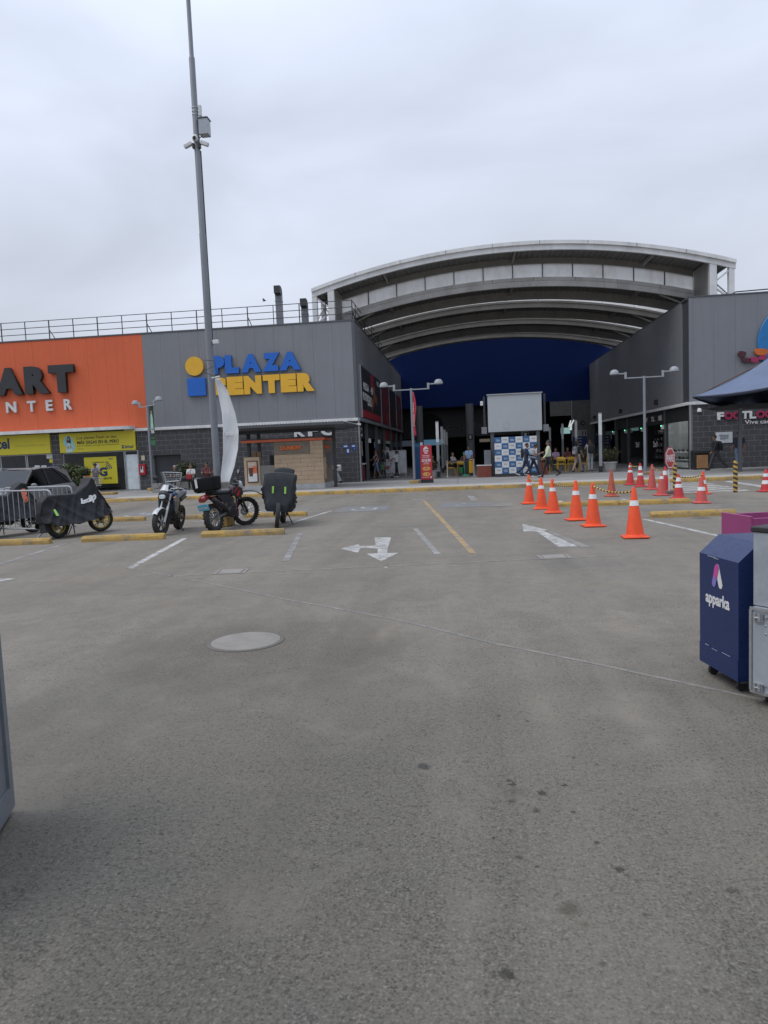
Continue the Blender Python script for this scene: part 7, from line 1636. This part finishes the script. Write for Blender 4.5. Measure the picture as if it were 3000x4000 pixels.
# ================================================================== PEOPLE
SKIN = [mat('skin_tan', (.30, .165, .105), .5, var=.08), mat('skin_brown', (.22, .115, .072), .5, var=.08)]
HAIR = mat('hair_black', (.014, .011, .010), .5, var=.3, scale=30); HAIRG = mat('hair_grey', (.30, .29, .28), .6)
def capsule(b, p, q, r0, r1, n=10):
    p, q = Vector(p), Vector(q); d = (q - p).normalized(); pts = []; rs = []
    for a in (80, 55, 28): pts.append(p - d * r0 * math.sin(R(a))); rs.append(r0 * math.cos(R(a)))
    pts += [p, q]; rs += [r0, r1]
    for a in (28, 55, 80): pts.append(q + d * r1 * math.sin(R(a))); rs.append(r1 * math.cos(R(a)))
    b.path(pts, rs, n)
def person(label, loc, rz, top, legs, shoe, H=1.68, skin=0, sleeve='short', leglen='long', hair='short', hair_m=None, lean=0, hip=(0, 0), knee=(3, 3), sh=(0, 0), el=(12, 12), abd=(8, 8), elin=(0, 0), look=0, nod=0, build=1.0, group=None, stripe=None, z_seat=None):
    """facing local -y; hip/knee/shoulder/elbow are degrees forward for (right, left)"""
    s = H / 1.70; J = {}; S = SKIN[skin]; hair_m = hair_m or HAIR
    pel = Vector((0, 0, .93)); up = Vector((0, -math.sin(R(lean)), math.cos(R(lean))))
    chest = pel + up * .30; neck = pel + up * .53; hd = Vector((0, -math.sin(R(lean + nod)), math.cos(R(lean + nod)))); head = neck + hd * .165
    segs = []   # (p, q, r0, r1, region)
    bw = build
    for sg in (-1, 1): segs.append((pel + Vector((sg * .065, 0, -.01)), pel + Vector((sg * .06, 0, .05)), .108 * bw, .105 * bw, 'legs'))
    for sg in (-1, 1): segs.append((pel + Vector((sg * .06, 0, .06)) + up * .02, chest + Vector((sg * .075, 0, 0)), .105 * bw, .115 * bw, 'top'))
    for sg in (-1, 1): segs.append((chest + Vector((sg * .075, 0, 0)), pel + up * .44 + Vector((sg * .10, 0, 0)), .115 * bw, .085, 'top'))
    segs.append((pel + up * .49 + Vector((-.10, 0, 0)), pel + up * .49 + Vector((.10, 0, 0)), .062, .062, 'top'))
    segs.append((neck - up * .02, head - hd * .05, .052, .050, 'skin'))
    fw = Vector((math.sin(R(look)), -math.cos(R(look)), 0)); fw = (fw + Vector((0, 0, -math.sin(R(lean + nod)) * .6))).normalized()
    segs.append((head + hd * .015 - fw * .015, head + hd * .045 - fw * .01, .088, .085, 'skin')); segs.append((head - hd * .05 + fw * .02, head - hd * .065 + fw * .035, .062, .05, 'skin')); segs.append((head - hd * .01 + fw * .082, head - hd * .028 + fw * .095, .012, .016, 'skin'))
    sd = Vector((-fw.y, fw.x, 0)).normalized()
    for sg in (-1, 1): segs.append((head + sd * sg * .082 - hd * .0, head + sd * sg * .084 - hd * .03, .018, .014, 'skin'))
    hands = []
    for i, sg in enumerate((-1, 1)):
        # legs
        hp = pel + Vector((sg * .085, 0, -.04)); a = R(hip[i]); k = a - R(knee[i])
        kn = hp + Vector((sg * .01, -math.sin(a), -math.cos(a))) * .42; an = kn + Vector((0, -math.sin(k), -math.cos(k))) * .41
        ll = 'legs'; lo = 'legs' if leglen == 'long' else 'skin'
        segs.append((hp, kn, .088 * bw, .064, ll)); segs.append((kn, an, .062 if lo == 'legs' else .052, .050 if lo == 'legs' else .036, lo))
        toe = k * .5 if knee[i] > 20 and hip[i] < 20 else 0
        fd = Vector((sg * .12, -math.cos(toe), math.sin(toe) * 1.0 if toe > 0 else math.sin(toe)))
        hl_ = an + Vector((0, .025, -.045)); segs.append((hl_, an + fd * .085 + Vector((0, 0, -.05)), .040, .042, 'shoe')); segs.append((an + fd * .085 + Vector((0, 0, -.05)), an + fd * .165 + Vector((0, 0, -.055)), .042, .032, 'shoe'))
        # arms
        so = pel + up * .475 + Vector((sg * .175 * (.5 + .5 * bw), 0, 0)); a = R(sh[i]); ab = R(abd[i])
        d1 = Vector((sg * math.sin(ab), -math.sin(a) * math.cos(ab), -math.cos(a) * math.cos(ab))); e = so + d1 * .285
        a2 = a + R(el[i]); d2 = Vector((sg * math.sin(ab) * .4 - sg * math.sin(R(elin[i])), -math.sin(a2), -math.cos(a2))).normalized(); w = e + d2 * .245
        segs.append((so, so + d1 * .19, .064, .056, 'top')); segs.append((so + d1 * .19, e, .050 if sleeve != 'long' else .054, .043 if sleeve != 'long' else .048, 'top' if sleeve == 'long' else 'skin'))
        segs.append((e, w, .042 if sleeve != 'long' else .047, .029 if sleeve != 'long' else .034, 'top' if sleeve == 'long' else 'skin'))
        sx = d2.cross(Vector((1, 0, 0)));
        if sx.length < .1: sx = Vector((0, 1, 0))
        sx.normalize(); wd = d2.cross(sx).normalized()
        segs.append((w, w + d2 * .075, .030, .036, 'skin'))
        for f, (o, L) in enumerate(((-.030, .062), (-.010, .074), (.010, .070), (.030, .055))):
            p = w + d2 * .085 + sx * o; m_ = p + d2 * L * .6; segs.append((p, m_, .0115, .0105, 'skin')); segs.append((m_, m_ + (d2 * .8 + wd * .5 * sg) * L * .5, .0105, .009, 'skin'))
        t0 = w + d2 * .03 - sx * .034; t1 = t0 + (d2 * .75 - sx * .65) * .045; segs.append((t0, t1, .014, .012, 'skin')); segs.append((t1, t1 + d2 * .035, .012, .010, 'skin'))
        hands.append(w + d2 * .09)
    zmin = min(min(p.z - r0, q.z - r1) for (p, q, r0, r1, g_) in segs if g_ == 'shoe')
    off = Vector((0, 0, -zmin))
    segs = [((p + off) * s, (q + off) * s, r0 * s, r1 * s, g_) for (p, q, r0, r1, g_) in segs]
    r = thing('person', label, 'person', loc, rz, group)
    b = MB()
    for (p, q, r0, r1, g_) in segs: capsule(b, p, q, r0, r1)
    me = b.mesh('raw', S, 0); tmp = link('raw', me); md = tmp.modifiers.new('r', 'REMESH'); md.mode = 'VOXEL'; md.voxel_size = .0145; sm = tmp.modifiers.new('s', 'SMOOTH'); sm.iterations = 2; sm.factor = .4
    dg = bpy.context.evaluated_depsgraph_get(); dg.update(); body = bpy.data.meshes.new_from_object(tmp.evaluated_get(dg)); bpy.data.objects.remove(tmp); bpy.data.meshes.remove(me)
    regs = ['skin', 'top', 'legs', 'shoe']; mats_ = [S, top, legs, shoe] + ([stripe] if stripe else [])
    body.materials.clear()
    for x in mats_: body.materials.append(x)
    n = len(body.polygons); C = np.empty(n * 3, dtype=np.float32); body.polygons.foreach_get('center', C); C = C.reshape(-1, 3)
    best = np.full(n, 1e9, dtype=np.float32); idx = np.zeros(n, dtype=np.int32)
    for (p, q, r0, r1, g_) in segs:
        p_, q_ = np.array(p), np.array(q); d = q_ - p_; L = max(1e-6, float(d @ d)); t = np.clip(((C - p_) @ d) / L, 0, 1); D = np.linalg.norm(C - (p_ + t[:, None] * d), axis=1) - (r0 + (r1 - r0) * t)
        mk = D < best; best[mk] = D[mk]; idx[mk] = regs.index(g_)
    if stripe is not None:
        st = (np.floor(C[:, 0] / .042).astype(int) % 2 == 0) & (idx == 1); idx[st] = 4
    body.polygons.foreach_set('material_index', idx); body.polygons.foreach_set('use_smooth', [True] * n); body.update()
    link('body', body, r)
    hp_ = (head + off) * s; c = hp_ + hd * .038 * s - fw * .012 * s
    if hair in ('short', 'long', 'bun', 'pony'):
        h = MB(); R3 = Matrix((sd, -fw, hd)).transposed().to_4x4(); h.T = Matrix.Translation(c) @ R3
        def hf(u, v):
            a = 2 * math.pi * u; e = v * (R(118) if hair != 'short' else R(104)); fr = max(0, -math.sin(a)); e *= 1 - .42 * fr
            rr = .100 * s * (1 + .05 * math.sin(a * 7) * v); return (rr * math.sin(e) * math.cos(a), rr * 1.05 * math.sin(e) * math.sin(a), rr * 1.02 * math.cos(e))
        h.grid(hf, 18, 8, wrapu=True)
        if hair == 'long': h.ell((0, .055 * s, -.12 * s), (.095 * s, .055 * s, .17 * s), 14, 8)
        if hair == 'bun': h.ell((0, .07 * s, .085 * s), (.045 * s, .045 * s, .045 * s), 10, 8)
        if hair == 'pony': h.ell((0, .13 * s, -.06 * s), (.035 * s, .04 * s, .13 * s), 10, 8)
        h.build('hair', hair_m, r)
    else:       # cap
        h = MB(); R3 = Matrix((sd, -fw, hd)).transposed().to_4x4(); h.T = Matrix.Translation(c) @ R3
        h.ell((0, 0, .0), (.103 * s, .108 * s, .10 * s), 16, 6, 0, 0, R(92)); h.prism([(.075 * s * math.cos(a), -.09 * s - .085 * s * math.sin(a)) for a in np.linspace(0, math.pi, 9)], .008, 'xy', .0); h.build('cap', hair, r)
    for sg in (-1, 1):
        e = hp_ + sd * sg * .033 * s + fw * .083 * s + hd * .012 * s; h = MB(); h.ell(tuple(e), (.009 * s, .009 * s, .007 * s), 8, 6); h.build('eye', HAIR, r)
    m = hp_ + fw * .084 * s - hd * .060 * s; h = MB(); h.ell(tuple(m), (.020 * s, .008 * s, .006 * s), 8, 6); h.build('mouth', mat('lips', (.20, .07, .06), .5), r)
    r['_back'] = tuple((pel + off + up * .34) * s); return r
def rootpt(r, p):
    c, s_ = math.cos(r.rotation_euler[2]), math.sin(r.rotation_euler[2]); l = r.location; return (l[0] + c * p[0] - s_ * p[1], l[1] + s_ * p[0] + c * p[1], l[2] + p[2])
def backpack(label, who, m, m2, size=(.30, .17, .44), dy=.21, dz=0.0, dx=0.0, cat='backpack'):
    bk = who['_back']; p = rootpt(who, (dx, bk[1] + dy, bk[2] - size[2] * .5 + dz)); r = thing('backpack', label, cat, p, who.rotation_euler[2])
    b = MB(); w, d, h = size; vs = []; lv = ((0, .75), (.05, .95), (.3, 1), (.7, .97), (.9, .8), (1, .45))
    for (t, k) in lv:
        for i in range(16): a = 2 * math.pi * i / 16; c_, s_ = math.cos(a), math.sin(a); vs.append((w / 2 * k * math.copysign(abs(c_) ** .6, c_), d / 2 * k * math.copysign(abs(s_) ** .6, s_), h * t))
    fs = [(i * 16 + k, i * 16 + (k + 1) % 16, i * 16 + 16 + (k + 1) % 16, i * 16 + 16 + k) for i in range(5) for k in range(16)] + [tuple(range(15, -1, -1)), tuple(range(80, 96))]
    b.add(vs, fs); b.build('bag', m, r, smooth=60)
    b = MB(); b.box(-w * .36, w * .36, d * .44, d * .62, h * .08, h * .5, 0, .02); b.build('pocket', m2, r)
    for sg in (-1, 1): b = MB(); b.path([(sg * .09, -d * .3, h * .95), (sg * .10, -d * .5 - .10, h * 1.06), (sg * .105, -d * .5 - .27, h * .80), (sg * .11, -d * .5 - .24, h * .4), (sg * .10, -d * .35, h * .12)], .014, 6); b.build('strap', m2, r)
    return r
def clothm(n, c, **k): return mat('cloth_' + n, c, .8, var=.16, scale=9, bump=.25, bscale=60, **k)
C_BLK = clothm('black', (.016, .016, .018)); C_NAVY = clothm('navy', (.018, .022, .045)); C_WHT = clothm('white', (.55, .54, .53)); C_PALE = clothm('pale_green', (.52, .56, .40)); C_GREY = clothm('grey', (.17, .17, .19)); C_MAR = clothm('maroon', (.11, .025, .03)); C_JEAN = clothm('jeans', (.10, .16, .26)); C_JEANL = clothm('light_jeans', (.34, .37, .40)); C_BEIGE = clothm('beige', (.36, .27, .20)); C_LBL = clothm('light_blue', (.24, .36, .52)); C_GRYS = clothm('school_grey', (.36, .34, .34)); C_OLV = clothm('charcoal', (.045, .045, .05)); S_BLK = mat('shoe_leather', (.02, .018, .018), .5); S_WHT = mat('shoe_white', (.50, .50, .50), .6); C_RED = clothm('red', (.30, .03, .035)); C_LIL = clothm('lilac', (.34, .24, .34))
W = R(90)     # rz: facing -y is 0; +90 faces +x; -90 faces -x
# by the left shops
person('man in grey striped shirt with dark cap pushing orange-handled cart', (-19.35, 35.6, PZ), R(35), C_GREY, C_BLK, S_BLK, 1.52, 1, hair=C_BLK, lean=14, sh=(58, 58), el=(25, 25), stripe=clothm('stripe_pale', (.30, .28, .29)))
person('elderly grey-haired woman seated on the planter bench', (-14.95, 35.55, PZ), R(5), C_BLK, C_OLV, S_BLK, 1.52, 0, hair='short', hair_m=HAIRG, hip=(82, 80), knee=(84, 82), sh=(30, 30), el=(60, 60), elin=(25, 25))
person('seated woman in white blouse holding a red bag', (-14.05, 35.5, PZ), R(15), C_WHT, C_BLK, S_BLK, 1.58, 0, hair='long', hip=(82, 80), knee=(84, 84), sh=(28, 28), el=(55, 60), elin=(30, 30))
b = MB(); b.box(-.15, .15, -.06, .06, 0, .27, 0, .03); b.path([(-.1, 0, .26), (-.06, 0, .36), (.06, 0, .36), (.1, 0, .26)], .01, 6); o = b.build('handbag', C_RED, None, (-13.98, 35.02, PZ + .55)); tag(o, 'red handbag on the lap of the woman in white', 'handbag')
person('seated person in maroon shirt looking at hands', (-13.2, 35.5, PZ), R(0), C_MAR, C_BLK, S_BLK, 1.66, 0, hair='short', hip=(82, 82), knee=(84, 84), sh=(30, 30), el=(70, 70), elin=(30, 30), nod=12, build=1.1)
person('standing man in black shirt and pale cap behind the mast', (-12.55, 35.2, PZ), R(-70), C_BLK, C_JEAN, S_BLK, 1.74, 1, hair=mat('cap_mint', (.52, .60, .56), .7), sh=(10, 5), el=(20, 20))
person('person with dark jacket and pale jeans leaning behind the kiosk', (-6.80, 36.9, PZ), R(85), C_OLV, C_JEANL, S_BLK, 1.66, 1, sleeve='long', lean=-8, hip=(30, 18), knee=(8, 4), sh=(15, 15), el=(30, 40))
b = MB(); b.box(-.12, .12, -.08, .08, 0, .34, 0, .04); o = b.build('plastic_bag', mat('bag_white', (.55, .56, .57), .4), None, (-6.5, 36.75, PZ + .62)); tag(o, 'white plastic bag held beside the leaning person', 'bag')
# queue at the food counter
person('man in black and white striped shirt and jean shorts at counter', (-5.05, 40.95, PZ), R(-75), C_BLK, C_JEAN, S_BLK, 1.62, 1, leglen='short', sh=(35, 10), el=(35, 20), stripe=C_WHT, hip=(12, -12), knee=(4, 14))
w_ = person('man in dark grey jacket with black backpack behind the cart', (-4.75, 42.6, PZ), R(-80), C_OLV, C_BLK, S_BLK, 1.70, 0, sleeve='long', sh=(20, 20), el=(50, 50)); backpack('black backpack on the man at the food counter', w_, C_BLK, C_OLV)
person('girl in white top and black trousers pushing the loaded cart', (-3.98, 42.1, PZ), R(-85), C_WHT, C_BLK, S_WHT, 1.52, 1, hair='pony', sh=(50, 48), el=(20, 22), hip=(6, -6))
person('woman in red shirt facing the food counter', (-5.3, 43.6, PZ), R(-90), C_RED, C_BLK, S_BLK, 1.58, 0, hair='long')
person('person half hidden behind the blue totem', (-1.98, 38.9, PZ), R(60), C_BLK, C_BLK, S_BLK, 1.60, 1, sh=(40, 20), el=(50, 20))
# passage
person('attendant in light blue shirt standing at the cleaning trolley', (.30, 41.0, PZ), R(-8), C_LBL, C_NAVY, S_BLK, 1.60, 1, hair='bun', sh=(15, 10), el=(35, 15))
w_ = person('student in grey shirt looking at a phone, pink and blue backpack', (3.42, 35.75, PZ), R(86), C_GRYS, C_NAVY, S_WHT, 1.60, 1, hair='bun', lean=6, nod=14, hip=(24, -20), knee=(6, 26), sh=(28, 28), el=(85, 85), elin=(12, 12)); backpack('pastel blue and pink backpack on the phone-gazing student', w_, mat('bag_sky', (.28, .44, .60), .6), mat('bag_pink', (.55, .34, .40), .6), dz=-.04)
w_ = person('student in dark navy jacket walking beside the phone gazer', (3.02, 35.2, PZ), R(88), C_NAVY, C_NAVY, S_WHT, 1.62, 1, sleeve='long', hair='short', lean=5, hip=(18, -22), knee=(6, 30), sh=(20, -10), el=(60, 30)); backpack('black and white backpack on the navy-jacket student', w_, C_BLK, C_WHT, dz=-.02)
person('man in pale green shirt and black trousers striding left', (3.95, 34.1, PZ), R(-88), C_PALE, C_BLK, S_BLK, 1.72, 1, sleeve='long', hair='short', hip=(22, -26), knee=(4, 22), sh=(-14, 18), el=(14, 22), build=1.08)
w_ = person('woman in black top and beige trousers at the yellow chairs', (6.15, 39.6, PZ), R(130), C_BLK, C_BEIGE, S_BLK, 1.66, 0, hair='long', hip=(16, -14), knee=(4, 14), sh=(10, 35), el=(20, 40)); backpack('grey striped backpack on the woman in beige trousers', w_, C_GREY, C_GRYS, dz=-.08)
w_ = person('person in pale hoodie and pale jeans with black backpack', (6.92, 40.2, PZ), R(185), C_GRYS, C_JEANL, S_BLK, 1.64, 0, sleeve='long', sh=(20, 60), el=(60, 90), elin=(20, 30)); backpack('big black backpack on the person in pale jeans', w_, C_BLK, C_BLK, (.34, .18, .52))
# at the right shop wall
w_ = person('person all in black walking left past the litter bin', (11.85, 35.2, PZ), R(-85), C_BLK, C_OLV, S_BLK, 1.64, 1, sleeve='long', lean=6, hip=(24, -24), knee=(5, 26), sh=(-16, 18), el=(18, 24), build=1.12); backpack('black backpack on the walker by the litter bin', w_, C_BLK, C_BLK, dz=-.05)
person('man in dark shirt and jeans walking behind the tent post', (12.55, 34.3, PZ), R(170), C_NAVY, C_JEAN, S_BLK, 1.74, 1, hip=(20, -16), knee=(5, 22), sh=(-14, 14), el=(16, 16))
# diners sitting in the shade
dn = [(-.65, 42.6, 60, C_GRYS, 'seated diner in grey at the left cafe table'), (.05, 43.0, -20, C_MAR, 'seated diner in dark red at the left cafe table'), (4.15, 41.8, 90, C_LIL, 'seated diner in lilac behind the screen post'), (5.0, 44.3, 20, C_OLV, 'seated diner in charcoal behind yellow chairs'), (5.6, 44.5, -10, C_LIL, 'seated diner in pink lilac behind near table'), (6.3, 44.4, -30, C_MAR, 'seated diner in maroon at the deeper table'), (3.4, 45.9, 10, C_BLK, 'seated diner in black deep behind the backdrop')]
for (x, y, a, m_, lb) in dn: person(lb, (x, y, PZ), R(a), m_, C_BLK, S_BLK, 1.62, random.randrange(2), hair=random.choice(['short', 'long']), hip=(82, 82), knee=(84, 84), sh=(35, 30), el=(60, 60), elin=(20, 20))
for (x, y, a, m_, lb) in dn:
    f = Vector((math.sin(R(a)), -math.cos(R(a)))); yellow_chair('chair under the ' + lb, (x - f.x * .02, y - f.y * .02, PZ), R(a))
# a bird over the roof
r = thing('bird', 'small dark bird flying beside the taller roof duct', 'bird', (-12.0, 44.0, 11.35)); b = MB(); loft(b, [(-.12, 0, .01, .01), (-.05, 0, .03, .03), (.05, .01, .035, .035), (.11, .02, .02, .02), (.15, .015, .004, .004)], 8); b.build('body', HAIR, r); 
for sg in (-1, 1): b = MB(); b.add([(.05, 0, .02), (-.04, 0, .02), (-.08, sg * .12, .12), (-.06, sg * .24, .07), (.02, sg * .13, .13)], [(0, 1, 2, 4), (4, 2, 3)]); b.build('wing', HAIR, r)
